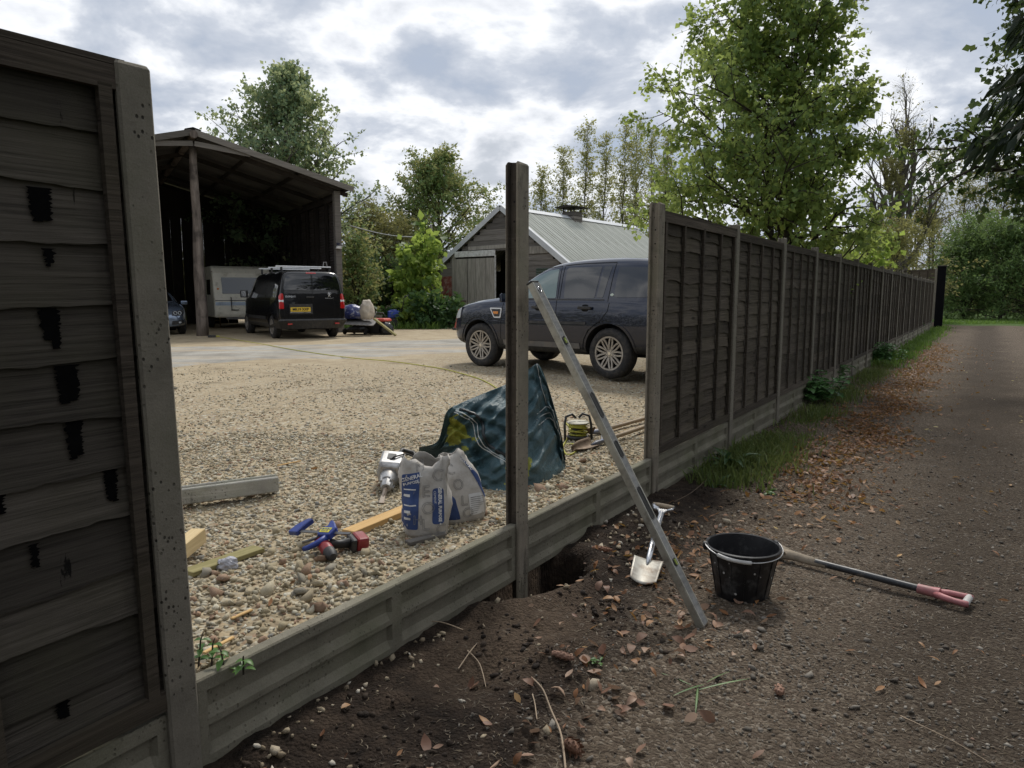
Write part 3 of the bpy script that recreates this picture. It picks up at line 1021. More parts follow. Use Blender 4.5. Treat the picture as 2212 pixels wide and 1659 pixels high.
def slat_mesh(seed, L, hh, mat, n=20, amp=1.0):
    """one waney-edged slat, thin at the top, bottom edge wavy; local x along, y negative towards the driveway, z up from its lower edge"""
    mb = MB()
    front_lo = []; front_hi = []; back_lo = []; back_hi = []
    for i in range(n + 1):
        x = L * i / n
        w = amp * (0.020 * mnoise.noise(Vector((x * 2.3 + seed * 7, seed, 0))) + 0.007 * mnoise.noise(Vector((x * 15, seed * 3, 1))) + 0.004 * mnoise.noise(Vector((x * 40, seed * 5, 2))))
        wy = 0.004 * mnoise.noise(Vector((x * 3, seed, 5)))
        front_lo.append((x, -0.0165 + wy * 0.5, w)); front_hi.append((x, 0.001 + wy, hh))
        back_lo.append((x, -0.0075 + wy * 0.5, w + 0.001)); back_hi.append((x, 0.005 + wy, hh))
    m = n + 1
    fs = []
    for i in range(n):
        fs += [(i, i + 1, m + i + 1, m + i), (2 * m + i, 3 * m + i, 3 * m + i + 1, 2 * m + i + 1), (i, 2 * m + i, 2 * m + i + 1, i + 1), (m + i, m + i + 1, 3 * m + i + 1, 3 * m + i)]
    fs += [(0, m, 3 * m, 2 * m), (n, 2 * m + n, 3 * m + n, m + n)]
    mb.add(front_lo + front_hi + back_lo + back_hi, fs)
    o = mb.build('slat', mat)
    return o


def proto_drop(o):
    me = o.data
    bpy.data.objects.remove(o)
    return me


SL_ME = [proto_drop(slat_mesh(s, PWID - 0.02, 0.165, ML_SLAT, 26, 1.25)) for s in range(9)]
SLL_ME = [proto_drop(slat_mesh(s + 40, PWID - 0.02, 0.185, ML_SLATD, n=60, amp=0.95)) for s in range(13)]


def inst(name, me, parent, loc=(0, 0, 0), rot=(0, 0, 0)):
    o = bpy.data.objects.new(name, me)
    COL.objects.link(o)
    o.parent = parent
    o.location = loc
    o.rotation_euler = rot
    return o


def box_me(name, d, mat, bevel=0.002, seed=0, jag=0.0):
    mb = MB()
    nx = max(1, int(max(d) / 0.15))
    mb.box((0, 0, 0), d)
    o = mb.build(name, mat, bevel=0)
    me = proto_drop(o)
    return me


ME_RAIL = box_me('rail', (PWID - 0.012, 0.020, 0.062), ML_RAIL)
ME_BACKRAIL = box_me('back_rail', (PWID - 0.012, 0.018, 0.05), ML_RAIL)
ME_CAP = box_me('cap', (PWID, 0.062, 0.016), ML_RAIL)
ME_BATTEN = box_me('batten', (0.034, 0.021, PH - 0.11), ML_RAIL)
ME_SIDE = box_me('side_frame', (0.036, 0.021, PH - 0.11), ML_RAIL)


def lap_panel(e0, e1, label, meshes, n_slats=14, battens=3, seed=0, z0=PZ, group='lap fence panels', h=PH, cap=True):
    rg = random.Random(seed)
    root = thing('lap_fence', label, 'fence', W((e0 + e1) / 2, 0, z0), FROT, group)
    step = (h - 0.05) / n_slats
    order = list(range(len(meshes))); rg.shuffle(order)
    for i in range(n_slats):
        z = 0.02 + step * i + rg.uniform(-0.006, 0.006)
        me = meshes[order[i % len(order)] if len(meshes) > 9 else rg.randrange(len(meshes))]
        o = inst('slat', me, root, (-(PWID - 0.02) / 2, 0.004, z), (0, rg.uniform(-0.003, 0.003), 0))
    inst('rail', ME_RAIL, root, (0, -0.0265, 0.031 + 0.004)).rotation_euler[0] = 0
    inst('rail', ME_RAIL, root, (0, -0.0265, h - 0.035))
    inst('back_rail', ME_BACKRAIL, root, (0, 0.019, 0.03))
    inst('back_rail', ME_BACKRAIL, root, (0, 0.019, h - 0.035))
    for s in (-1, 1):
        inst('side_frame', ME_SIDE, root, (s * (PWID / 2 - 0.060), -0.0275, h / 2 + 0.001))
    for b in range(battens):
        x = PWID * ((b + 1) / (battens + 1) - 0.5) + rg.uniform(-0.015, 0.015)
        inst('batten', ME_BATTEN, root, (x, -0.0275, h / 2 + 0.001), (0, rg.uniform(-0.004, 0.004), 0))
        inst('back_batten', ME_BATTEN, root, (x, 0.021, h / 2 + 0.001))
    if cap:
        inst('cap', ME_CAP, root, (0, -0.004, h + 0.006))
    return root


rgl = random.Random(17)
for k in range(NP):
    pn = lap_panel(POST_E[k], POST_E[k + 1], ORD[k] + ' lap panel of the long fence, counting from its open end', SL_ME, rgl.choice((13, 14, 14, 15)), 3, seed=100 + k, z0=PZ + rgl.uniform(0.0, 0.02))
    pn.rotation_euler = (R(rgl.uniform(-0.25, 0.25)), R(rgl.uniform(-0.3, 0.3)), FROT)

LP = lap_panel(E_LEFT - 1.93, E_LEFT, 'dark lap panel in the left foreground with black drip stains', SLL_ME, 12, 3, seed=7, z0=PZ - 0.058)
LP.scale = (1, 1, 1.043)
LP.rotation_euler = (0, R(-0.8), FROT)


# black bitumen runs on the foreground panel: thin raised drips with ragged edges
def drip(x, z1, z0, w, seed):
    """x from the panel centre; z measured in the panel; sides spiky along the grain, foot broken into runs"""
    mb = MB()
    rg = random.Random(seed)
    cols = max(2, int(w / 0.016))
    step = (PH - 0.05) / 12
    for c in range(cols):
        xa = x - w / 2 + w * c / cols; xb = x - w / 2 + w * (c + 1) / cols
        zb = z0 + (z1 - z0) * (rg.uniform(0.0, 0.22) + 0.22 * abs((c + 0.5) / cols - 0.5))
        n = max(6, int((z1 - zb) / 0.003))
        vs = []
        for i in range(n + 1):
            t = i / n; z = z1 + (zb - z1) * t
            q = ((z - 0.02) % step) / step
            y = 0.004 - 0.0168 + 0.0130 * q * step / 0.185 - 0.0036
            l = xa - (rg.uniform(0, 0.014) * (1 - 0.3 * t) if c == 0 else 0.0005) + 0.10 * w * t * (c == 0)
            r = xb + (rg.uniform(0, 0.014) * (1 - 0.3 * t) if c == cols - 1 else 0.0005) - 0.10 * w * t * (c == cols - 1)
            vs.append((l, y - 0.0002 * c, z)); vs.append((max(r, l + 0.002), y - 0.0002 * c, z))
        mb.add(vs, [(2 * i, 2 * i + 1, 2 * i + 3, 2 * i + 2) for i in range(n)])
    return mb


step12 = (PH - 0.05) / 12


def slat_span(i):
    return PZ + 0.02 + step12 * i + 0.030, PZ + 0.02 + step12 * (i + 1) - 0.008


DR = [(0.145, 9, 0.042, 1.0), (0.135, 8, 0.014, 0.45), (0.150, 7, 0.034, 1.0), (0.120, 6, 0.044, 1.0), (0.115, 5, 0.030, 1.0),
      (0.31, 4, 0.018, 0.5), (0.03, 4, 0.022, 1.0), (0.24, 3, 0.010, 0.6), (0.21, 0, 0.022, 0.45)]
for i, (xb, si, w, fr) in enumerate(DR):
    lo, hi = slat_span(si)
    mb = drip(PWID / 2 - 0.09 - xb, hi - PZ, hi - PZ - (hi - lo) * fr, w, i)
    for q in range(len(mb.v)):
        pass
    o = mb.build('tar_drip', M_TAR, LP)
    # local z of the panel starts at PZ; y offset was computed with absolute z
# ------------------------------------------------------------------ trees
def m_bark(name, c1, c2, scale=14):
    t = NT(name)
    g = t.noise(1.0, 8, 0.7, 0.6, vec=t.mapping((scale, scale, scale * 0.25)))
    c = t.ramp(g, [(0.3, c1), (0.7, c2)])
    c = t.mix(t.ramp(t.noise(2.2, 5), [(0.5, 0.0), (0.7, 0.4)]), c, (0.07, 0.085, 0.04))
    return t.bsdf(col=c, rough=0.92, normal=t.bump(g, 0.6, 0.02), spec=0.2)


MB_DARK = m_bark('dark_bark', (0.030, 0.025, 0.020), (0.075, 0.062, 0.050))
MB_GREY = m_bark('grey_bark', (0.065, 0.055, 0.045), (0.15, 0.13, 0.11), 7)
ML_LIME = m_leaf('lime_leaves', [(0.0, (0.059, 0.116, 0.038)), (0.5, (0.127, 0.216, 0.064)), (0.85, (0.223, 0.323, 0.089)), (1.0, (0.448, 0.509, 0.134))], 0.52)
ML_BIRCH = m_leaf('poplar_leaves', [(0.0, (0.088, 0.162, 0.103)), (0.5, (0.151, 0.257, 0.144)), (0.88, (0.254, 0.369, 0.198)), (1.0, (0.445, 0.440, 0.198))], 0.48)
ML_CHERRY = m_leaf('cherry_leaves', [(0.0, (0.068, 0.148, 0.053)), (0.5, (0.135, 0.258, 0.078)), (0.9, (0.240, 0.370, 0.103)), (1.0, (0.429, 0.344, 0.151))], 0.45)
ML_PALE = m_leaf('pale_autumn_leaves', [(0.0, (0.140, 0.185, 0.070)), (0.5, (0.247, 0.296, 0.110)), (1.0, (0.444, 0.405, 0.151))], 0.5)
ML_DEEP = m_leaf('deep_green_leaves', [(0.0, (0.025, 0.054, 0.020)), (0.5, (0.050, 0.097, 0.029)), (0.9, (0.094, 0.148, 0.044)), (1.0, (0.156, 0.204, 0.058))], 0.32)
ML_WILLOW = m_leaf('willow_leaves', [(0.0, (0.056, 0.108, 0.035)), (0.5, (0.115, 0.193, 0.055)), (1.0, (0.220, 0.298, 0.095))], 0.38)
ML_BRIGHT = m_leaf('bright_leaves', [(0.0, (0.074, 0.140, 0.035)), (0.5, (0.176, 0.280, 0.053)), (1.0, (0.411, 0.504, 0.105))], 0.5)
ML_OLIVE = m_leaf('olive_scrub_leaves', [(0.0, (0.109, 0.117, 0.047)), (0.5, (0.194, 0.203, 0.077)), (1.0, (0.325, 0.300, 0.106))], 0.42)
ML_NETTLE = m_leaf('nettle_leaves', [(0.0, (0.022, 0.060, 0.020)), (0.5, (0.045, 0.105, 0.030)), (1.0, (0.10, 0.17, 0.045))], 0.3)
ML_SPRUCE = m_leaf('spruce_needles', [(0.0, (0.010, 0.020, 0.011)), (0.6, (0.020, 0.036, 0.017)), (1.0, (0.04, 0.055, 0.022))], 0.12)


def leaf_cloud(name, P, D, size, mat, rg, parent=None, ratio=0.75, fold=0.25, tint=None, sizevar=0.35, flat=0.0):
    """P leaf bases, D directions; one folded diamond (two triangles) for each leaf"""
    n = len(P)
    D = D / np.maximum(np.linalg.norm(D, axis=1, keepdims=True), 1e-6)
    A = rg.normal(0, 1, (n, 3)); A[:, 2] = A[:, 2] * (1 - flat)
    S = np.cross(D, A + np.array([0, 0, flat * 2.0])); S /= np.maximum(np.linalg.norm(S, axis=1, keepdims=True), 1e-6)
    U = np.cross(S, D)
    L = (size * np.clip(1 + rg.normal(0, sizevar, n), 0.35, 1.9))[:, None]
    w = L * ratio * 0.5
    V = np.stack([P, P + D * L * 0.42 + S * w + U * w * fold, P + D * L, P + D * L * 0.42 - S * w + U * w * fold], 1)
    F = np.arange(n)[:, None] * 4
    F = np.concatenate([F + np.array([[0, 1, 2]]), F + np.array([[0, 2, 3]])], 1).reshape(-1, 3)
    t = rg.beta(2.2, 2.2, n) if tint is None else tint
    o = numpy_mesh(name, V.reshape(-1, 3), F, mat, parent, np.repeat(t, 2))
    o['kind'] = 'stuff'
    return o


def grow(seed, h, tr, prof, n_limbs, start=0.12, elev=(50, 20), droop=0.0, subs=6, twigs=5, twig_len=0.35, stems=1, spread=0.25, gold=2.4, lean=(0, 0), sub_len=0.42, bias=None, wander=0.04):
    """returns tubes [(pts, radii, sides)] and twig segments (a, b)"""
    rg = random.Random(seed)
    tubes = []; tw = []
    for st in range(stems):
        sa = 2 * math.pi * st / max(1, stems) + rg.uniform(0, 1)
        sp = spread * h * (0.35 if stems > 1 else 0.0)
        hh = h * (1 if st == 0 else rg.uniform(0.7, 0.95))
        K = 9
        pts = []
        jx = jy = 0
        for i in range(K + 1):
            t = i / K
            jx += rg.gauss(0, wander * h / K * 1.2); jy += rg.gauss(0, wander * h / K * 1.2)
            pts.append(Vector((math.cos(sa) * sp * t + jx + lean[0] * t * t, math.sin(sa) * sp * t + jy + lean[1] * t * t, hh * t)))
        tubes.append((pts, [tr * (1 - 0.93 * (i / K)) * (1.25 if i == 0 else 1) * (1 if stems == 1 else 0.7) for i in range(K + 1)], 8))
        nl = n_limbs // stems
        for i in range(nl):
            t = start + (0.985 - start) * ((i + rg.random()) / nl)
            k = min(int(t * K), K - 1); a = t * K - k
            p = pts[k].lerp(pts[k + 1], a)
            az = gold * i + rg.uniform(-0.5, 0.5) + sa
            L = prof(t) * rg.uniform(0.72, 1.15)
            if bias is not None:
                L *= 1 + bias[2] * math.cos(az - math.atan2(bias[1], bias[0]))
            if L < 0.15:
                continue
            el = R(elev[0] + (elev[1] - elev[0]) * (1 - t)) + rg.uniform(-0.2, 0.2)
            d = Vector((math.cos(az) * math.cos(el), math.sin(az) * math.cos(el), math.sin(el)))
            S = 6
            lp = [p.copy()]
            q = p.copy()
            for j in range(S):
                d = (d + Vector((rg.gauss(0, 0.11), rg.gauss(0, 0.11), rg.gauss(0, 0.08) - droop * (j / S)))).normalized()
                q = q + d * L / S
                lp.append(q.copy())
            r0 = max(0.008, tr * (1 - 0.9 * t) * 0.42)
            tubes.append((lp, [r0 * (1 - 0.85 * j / S) + 0.003 for j in range(S + 1)], 5))
            ns = max(2, int(subs * min(1.3, L / 1.5 + 0.4)))
            for s_ in range(ns):
                u = 0.18 + 0.82 * (s_ + rg.random()) / ns
                k2 = min(int(u * S), S - 1)
                b = lp[k2].lerp(lp[k2 + 1], u * S - k2)
                ld = (lp[k2 + 1] - lp[k2]).normalized()
                side = ld.cross(Vector((rg.gauss(0, 1), rg.gauss(0, 1), rg.gauss(0, 1)))).normalized()
                sd = (ld * 0.75 + side * 0.75 + Vector((0, 0, 0.12 - droop))).normalized()
                SL = L * sub_len * (1.1 - 0.6 * u) * rg.uniform(0.7, 1.2) + 0.12
                sp_ = [b.copy()]
                qq = b.copy()
                for j in range(3):
                    sd = (sd + Vector((rg.gauss(0, 0.15), rg.gauss(0, 0.15), rg.gauss(0, 0.1) - droop * 0.6 * j / 3))).normalized()
                    qq = qq + sd * SL / 3
                    sp_.append(qq.copy())
                tubes.append((sp_, [r0 * 0.35 * (1 - 0.8 * j / 3) + 0.002 for j in range(4)], 3))
                for w_ in range(twigs):
                    u2 = 0.2 + 0.8 * (w_ + rg.random()) / twigs
                    k3 = min(int(u2 * 3), 2)
                    c = sp_[k3].lerp(sp_[k3 + 1], u2 * 3 - k3)
                    tdir = (sd * 0.8 + Vector((rg.gauss(0, 0.7), rg.gauss(0, 0.7), rg.gauss(0, 0.5) - droop * 0.8))).normalized()
                    tw.append((c, c + tdir * twig_len * rg.uniform(0.5, 1.3)))
    return tubes, tw


def tree(name, label, loc, seed, leaf_mat, bark, n_leaves, leaf_size, group=None, ratio=0.75, hang=0.3, cat='tree', twig_tubes=False, rz=0.0, jit=0.5, min_r=0.0, tintfn=None, fold=0.25, keep=None, **kw):
    root = thing(name, label, cat, loc, rz, group)
    tubes, tw = grow(seed, **kw)
    mb = MB()
    for pts, rs, n in tubes:
        if keep is not None and n <= 5 and not keep(np.array([pts[-1][:]]))[0]:
            continue
        if max(rs) >= min_r:
            mb.tube(pts, rs, n, caps=False)
    if twig_tubes:
        for a, b in tw:
            if keep is not None and not keep(np.array([a[:]]))[0]:
                continue
            mb.tube([a, b], [0.004, 0.002], 3, caps=False)
    mb.build('trunk', bark, root, smooth='all', fix=False)
    rg = np.random.default_rng(seed)
    A = np.array([a[:] for a, b in tw]); B = np.array([b[:] for a, b in tw])
    if keep is not None:
        m = keep(A)
        A, B = A[m], B[m]
    if n_leaves and len(A):
        i = rg.integers(0, len(A), n_leaves)
        u = rg.uniform(0.05, 1.05, (n_leaves, 1))
        P = A[i] * (1 - u) + B[i] * u + rg.normal(0, leaf_size * jit, (n_leaves, 3))
        D = (B[i] - A[i]) * 0.8 / np.maximum(np.linalg.norm(B[i] - A[i], axis=1, keepdims=True), 1e-6) + rg.normal(0, 0.7, (n_leaves, 3))
        D[:, 2] -= hang
        tint = rg.beta(2.0, 2.4, n_leaves)
        cl = rg.uniform(-0.18, 0.18, len(A))[i]
        tint = np.clip(tint + cl, 0, 1)
        leaf_cloud('crown', P, D, leaf_size, leaf_mat, rg, root, ratio, tint=tint, fold=fold)
    return root


# the tall conical tree behind the open barn
yz = 0.33
tree('poplar_tree', 'tall cone shaped green tree rising behind the open barn', (-10.3, 33.5, yz), 21, ML_BIRCH, MB_GREY, 36000, 0.13,
     ratio=0.85, hang=0.35, h=11.0, tr=0.22, prof=lambda t: 5.9 * (1 - t) ** 0.8 + 0.3, n_limbs=92, start=0.08, elev=(62, 28), droop=0.02, subs=7, twigs=5, twig_len=0.42)
# the leafy cherry left of the shed
tree('cherry_tree', 'spreading green cherry tree behind the left gable of the shed', (-3.7, 37.5, yz), 34, ML_CHERRY, MB_DARK, 30000, 0.15,
     ratio=0.5, hang=0.6, h=7.6, tr=0.2, prof=lambda t: 3.9 * math.sin(min(1, 0.18 + t) * 2.75) ** 0.6 * (1 - 0.35 * t), n_limbs=64, start=0.12, elev=(62, 10), droop=0.10, subs=8, twigs=5, twig_len=0.5)
# slender poplars behind the shed
rgp = random.Random(77)
for i, (u, top, y) in enumerate(((1165, 385, 56), (1215, 330, 57), (1262, 285, 55), (1300, 300, 58), (1338, 282, 54), (1372, 278, 56), (1402, 292, 59), (1435, 300, 57), (1120, 400, 58))):
    p = dp(u, 600, y); hgt = dp(u, top, y).z
    tree('young_poplar', ['airy yellowing poplar leftmost but one behind the shed roof', 'airy yellowing poplar behind the roof left of the vent', 'tall airy poplar straight behind the roof vent', 'slender poplar just right of the roof vent', 'tall slender poplar behind the right half of the shed roof', 'thin stemmed poplar behind the right end of the shed roof', 'thin stemmed poplar left of the open fence end', 'slender poplar partly hidden by the big lime', 'low pale poplar beside the lone post top'][i], (p.x, y, yz), 200 + i, ML_PALE, MB_GREY, 5200, 0.14, group='poplars behind the shed',
         ratio=0.6, hang=0.4, min_r=0.0, twig_tubes=True, h=hgt, tr=0.11, prof=lambda t: 2.5 * (1 - t) ** 0.6 + 0.2, n_limbs=40, start=0.14, elev=(78, 52), droop=-0.05, subs=4, twigs=4, twig_len=0.6, spread=0.1, wander=0.05)
def clear_of_fence(loc, zmin=2.45):
    def f(A):
        d = (A[:, 0] + loc[0] - MID.x) * N.x + (A[:, 1] + loc[1] - MID.y) * N.y
        return ((d < -0.35) | (A[:, 2] + loc[2] > zmin + 0.15 * np.maximum(0, d))) & ~((A[:, 0] < -2.0) & (A[:, 2] < 2.2 - 0.9 * (A[:, 0] + 2.0)))
    return f


# the big lime behind the fence
tree('lime_tree', 'big leafy lime tree leaning over the long fence', (5.5, 14.7, yz), 41, ML_LIME, MB_DARK, 43000, 0.082,
     keep=clear_of_fence((5.5, 14.7, yz)), twig_tubes=True, ratio=0.95, hang=0.75, jit=0.6, h=8.6, tr=0.13, prof=lambda t: 2.95 * (1 - t) ** 0.58 * min(1, 0.80 + 0.9 * t) + 0.25, n_limbs=96, start=0.12, elev=(62, 14), droop=0.10, subs=7, twigs=5, twig_len=0.34, stems=3, spread=0.14, bias=(-1, -0.25, 0.36))
tree('lime_tree', 'low bright lime sapling spilling over the middle of the long fence', (9.6, 19.6, yz), 43, ML_BRIGHT, MB_DARK, 900, 0.12,
     keep=clear_of_fence((9.6, 19.6, yz), 2.15), ratio=0.95, hang=0.5, cat='sapling', h=2.7, tr=0.04, prof=lambda t: 0.95 * (1 - t * 0.6), n_limbs=22, start=0.3, elev=(45, 20), droop=0.12, subs=5, twigs=4, twig_len=0.3, bias=(0.9, -0.3, 0.4))
# old half-dead tree with mistletoe
OLD = dp(1955, 640, 44)
old = tree('old_tree', 'half dead grey tree with mistletoe balls beyond the fence', (OLD.x, 44, yz), 52, ML_OLIVE, MB_GREY, 700, 0.16, twig_tubes=True, ratio=0.5, hang=0.4,
           h=13.4, tr=0.62, prof=lambda t: 6.2 * (1 - t) ** 0.6 + 0.5, n_limbs=26, start=0.20, elev=(78, 42), droop=-0.12, subs=7, twigs=5, twig_len=0.8, stems=2, spread=0.22, sub_len=0.5, wander=0.09)
rgm = np.random.default_rng(53)
for i, (u, v, r) in enumerate(((1962, 300, 0.8), (1925, 360, 0.75), (1932, 395, 0.6), (1958, 500, 0.9), (1930, 505, 0.9), (2005, 495, 0.75), (1995, 470, 0.6))):
    c = np.array(dp(u, v, 43.6)) - np.array((OLD.x, 44, yz))
    n = 900
    D = rgm.normal(0, 1, (n, 3)); D /= np.linalg.norm(D, axis=1, keepdims=True)
    o = leaf_cloud('mistletoe', c + D * rgm.uniform(0.25, 0.85, (n, 1)) * r, D + rgm.normal(0, 0.5, (n, 3)), 0.16, ML_OLIVE, rgm, old, 0.35)
# willow thicket closing the driveway
for i, (u, y, hh, rad, nl, lab) in enumerate(((2085, 47, 5.2, 2.6, 17000, 'dark bushy willow behind the black gate post'), (2165, 45, 5.0, 2.8, 17000, 'dark bushy willow at the end of the driveway'), (2235, 44, 5.6, 2.6, 9000, 'bushy willow at the right edge past the driveway'))):
    p = dp(u, 640, y)
    tree('willow_bush', lab, (p.x, y, 0), 60 + i, ML_WILLOW, MB_DARK, nl, 0.20, group='willows closing the driveway', ratio=0.3, hang=0.5, cat='bush', h=hh, tr=0.12,
         prof=lambda t, rad=rad: rad * math.sin(min(1, 0.3 + t * 0.8) * 2.7) ** 0.7 + 0.3, n_limbs=56, start=0.03, elev=(70, 12), droop=0.06, subs=7, twigs=5, twig_len=0.6, stems=2, spread=0.2)
for i, (u, y, top, nl, lab) in enumerate(((2010, 52, 330, 4200, 'airy willow tree right of the mistletoe tree'), (2090, 54, 300, 5200, 'tall airy willow above the driveway end'), (2170, 53, 260, 5200, 'airy leaning willow at the right above the thicket'))):
    p = dp(u, 640, y); hgt = dp(u, top, y).z
    tree('willow_tree', lab, (p.x, y, 0), 70 + i, ML_OLIVE, MB_GREY, nl, 0.2, group='willows closing the driveway', ratio=0.35, hang=0.5, h=hgt, tr=0.2,
         prof=lambda t: 3.4 * (1 - t) ** 0.55 + 0.4, n_limbs=40, start=0.2, elev=(70, 35), droop=0.04, subs=6, twigs=5, twig_len=0.7, stems=2, spread=0.2)
# grey-green bush behind the far part of the fence
p = dp(1975, 640, 36)
tree('hawthorn_bush', 'grey green hawthorn bush above the far end of the fence', (p.x - 0.6, 37.5, yz), 81, ML_OLIVE, MB_DARK, 11000, 0.14, ratio=0.5, cat='bush', h=3.3, tr=0.08,
     prof=lambda t: 3.0 * math.sin(min(1, 0.3 + t * 0.8) * 2.7) ** 0.7 + 0.3, n_limbs=40, start=0.05, elev=(70, 15), droop=0.03, subs=6, twigs=5, twig_len=0.4)
# big tree overhanging the driveway from the right
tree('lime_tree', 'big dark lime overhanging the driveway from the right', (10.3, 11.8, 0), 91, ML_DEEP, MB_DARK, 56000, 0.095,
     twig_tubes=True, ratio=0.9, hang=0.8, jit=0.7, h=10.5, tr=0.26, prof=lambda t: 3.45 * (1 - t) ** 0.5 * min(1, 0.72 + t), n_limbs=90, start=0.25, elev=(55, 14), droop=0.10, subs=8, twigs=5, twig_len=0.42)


# ------------------------------------------------------------------ spruces by the driveway: first one in view, others added for shade
def spruce(loc, seed, h, rad, label, n, start=0.06):
    root = thing('spruce_tree', label, 'tree', loc, 0, 'spruces along the right of the driveway')
    rgs = random.Random(seed); rg = np.random.default_rng(seed)
    mb = MB()
    mb.tube([(0, 0, -0.2), (0.03, 0, h * 0.5), (0, 0, h)], [h * 0.022, h * 0.013, 0.01], 8, caps=False)
    P = []; D = []
    tiers = int(h * 2.6)
    for i in range(tiers):
        t = start + (0.98 - start) * i / tiers
        L0 = rad * (1 - t) ** 0.75
        for k in range(7):
            az = k * 2 * math.pi / 7 + i * 0.9 + rgs.uniform(-0.3, 0.3)
            L = L0 * rgs.uniform(0.7, 1.1)
            pts = []
            for j in range(6):
                u = j / 5
                pts.append(Vector((math.cos(az) * L * u, math.sin(az) * L * u, h * t + L * (0.10 * u - 0.42 * u * u + 0.12 * u ** 3))))
            mb.tube(pts, [0.022 * (1 - u_ / 5.5) for u_ in range(6)], 3, caps=False)
            m = int(n / (tiers * 7) * (0.3 + 1.4 * (1 - t)))
            for q in range(m):
                u = rgs.uniform(0.12, 1.0); j = min(int(u * 5), 4)
                b = pts[j].lerp(pts[j + 1], u * 5 - j)
                sd = Vector((-math.sin(az), math.cos(az), 0)) * rgs.choice((-1, 1))
                off = sd * rgs.uniform(0, 0.30 * L * (1.05 - u) + 0.12)
                P.append(b + off + Vector((0, 0, -abs(rgs.gauss(0, 0.12)) - 0.3 * off.length)))
                D.append(sd * 0.5 + Vector((math.cos(az), math.sin(az), 0)) * 0.5 + Vector((0, 0, -0.9)))
    mb.build('trunk', MB_DARK, root, smooth='all', fix=False)
    leaf_cloud('crown', np.array([p[:] for p in P]), np.array([d[:] for d in D]), 0.26, ML_SPRUCE, rg, root, 0.28, tint=None)
    return root


SPR = ed(9.35, 9.7)  # all but the first are unseen, added to cut sky light on the fence
for i, (e, d, h, rad, n, lab) in enumerate(((SPR[0], SPR[1], 14, 3.9, 26000, 'dark spruce with drooping branches at the top right'), (1.2, 7.4, 12, 3.3, 12000, 'unseen dark spruce off to the right, added to shade the fence'), (-4.4, 7.2, 12, 3.6, 12000, 'unseen dark spruce behind the viewer, added to block sky light'), (-9.2, 4.4, 14, 4.6, 13000, 'unseen dark spruce at the near end of the driveway, added for shade'), (-11.2, -0.6, 14, 4.4, 11000, 'unseen dark spruce beyond the near fence end, added for shade'))):
    spruce(W(e, d, 0), 300 + i, h, rad, lab, n, 0.31 if i == 0 else 0.03)

# ------------------------------------------------------------------ scrub between barn and shed
SCRUB = [
    ('olive_willow_bush', 'olive brown willow scrub between the barn and the cherry tree', 800, 34.5, 4.6, 1.9, ML_OLIVE, 9000, 0.15, 0.4, (75, 30)),
    ('elder_bush', 'green elder bush close to the barn corner', 772, 28.5, 3.3, 1.0, ML_CHERRY, 3600, 0.15, 0.55, (70, 30)),
    ('olive_willow_bush', 'olive scrub with bare stems left of the knotweed', 862, 33.5, 3.9, 1.7, ML_OLIVE, 7000, 0.15, 0.45, (75, 30)),
    ('laurel_bush', 'dark low laurel hedge in the shade behind the mowers', 800, 31.5, 1.7, 1.9, ML_DEEP, 6500, 0.13, 0.6, (60, 10)),
    ('laurel_bush', 'dark low laurel under the mossy little roof', 865, 31.8, 1.6, 1.7, ML_DEEP, 5500, 0.13, 0.6, (60, 10)),
]
for i, (nm, lab, u, y, hh, rad, lm, nl, ls, rt, el) in enumerate(SCRUB):
    p = dp(u, 640, y)
    tree(nm, lab, (p.x, y, yz), 400 + i, lm, MB_DARK, nl, ls, ratio=rt, cat='bush', h=hh, tr=0.06,
         prof=lambda t, rad=rad: rad * math.sin(min(1, 0.3 + t * 0.8) * 2.7) ** 0.7 + 0.2, n_limbs=36, start=0.04, elev=el, droop=0.02, subs=6, twigs=4, twig_len=0.4, stems=2, spread=0.2)
p = dp(905, 640, 28.6)
tree('knotweed_bush', 'tall bright big leaved shrub climbing beside the shed corner', (p.x, 28.6, yz), 420, ML_BRIGHT, MB_DARK, 1500, 0.24, ratio=0.8, hang=0.6, cat='shrub', h=3.6, tr=0.035,
     prof=lambda t: 1.0 * (1 - t) ** 0.5 + 0.25, n_limbs=24, start=0.12, elev=(60, 15), droop=0.12, subs=4, twigs=4, twig_len=0.25, stems=3, spread=0.16)
for i, (u, y, nl, lm, hh, rad, lab) in enumerate(((885, 26.6, 700, ML_BRIGHT, 0.55, 0.6, 'low bright leafy plant in front of the knotweed'), (925, 26.4, 900, ML_NETTLE, 0.7, 0.6, 'dark leafy clump with white flowers by the tin sheet'), (850, 27.0, 500, ML_NETTLE, 0.4, 0.5, 'low green weeds at the edge of the yard'), (970, 26.6, 500, ML_NETTLE, 0.8, 0.4, 'strappy green tuft beside the traffic cone'))):
    p = gp(u, 640, yz) if False else dp(u, 640, y)
    tree('weed_clump', lab, (p.x, y, yz), 430 + i, lm, MB_DARK, nl, 0.2, ratio=0.5, cat='plant', h=hh, tr=0.015, prof=lambda t, rad=rad: rad, n_limbs=16, start=0.05, elev=(60, 30), droop=0.15, subs=3, twigs=3, twig_len=0.15)

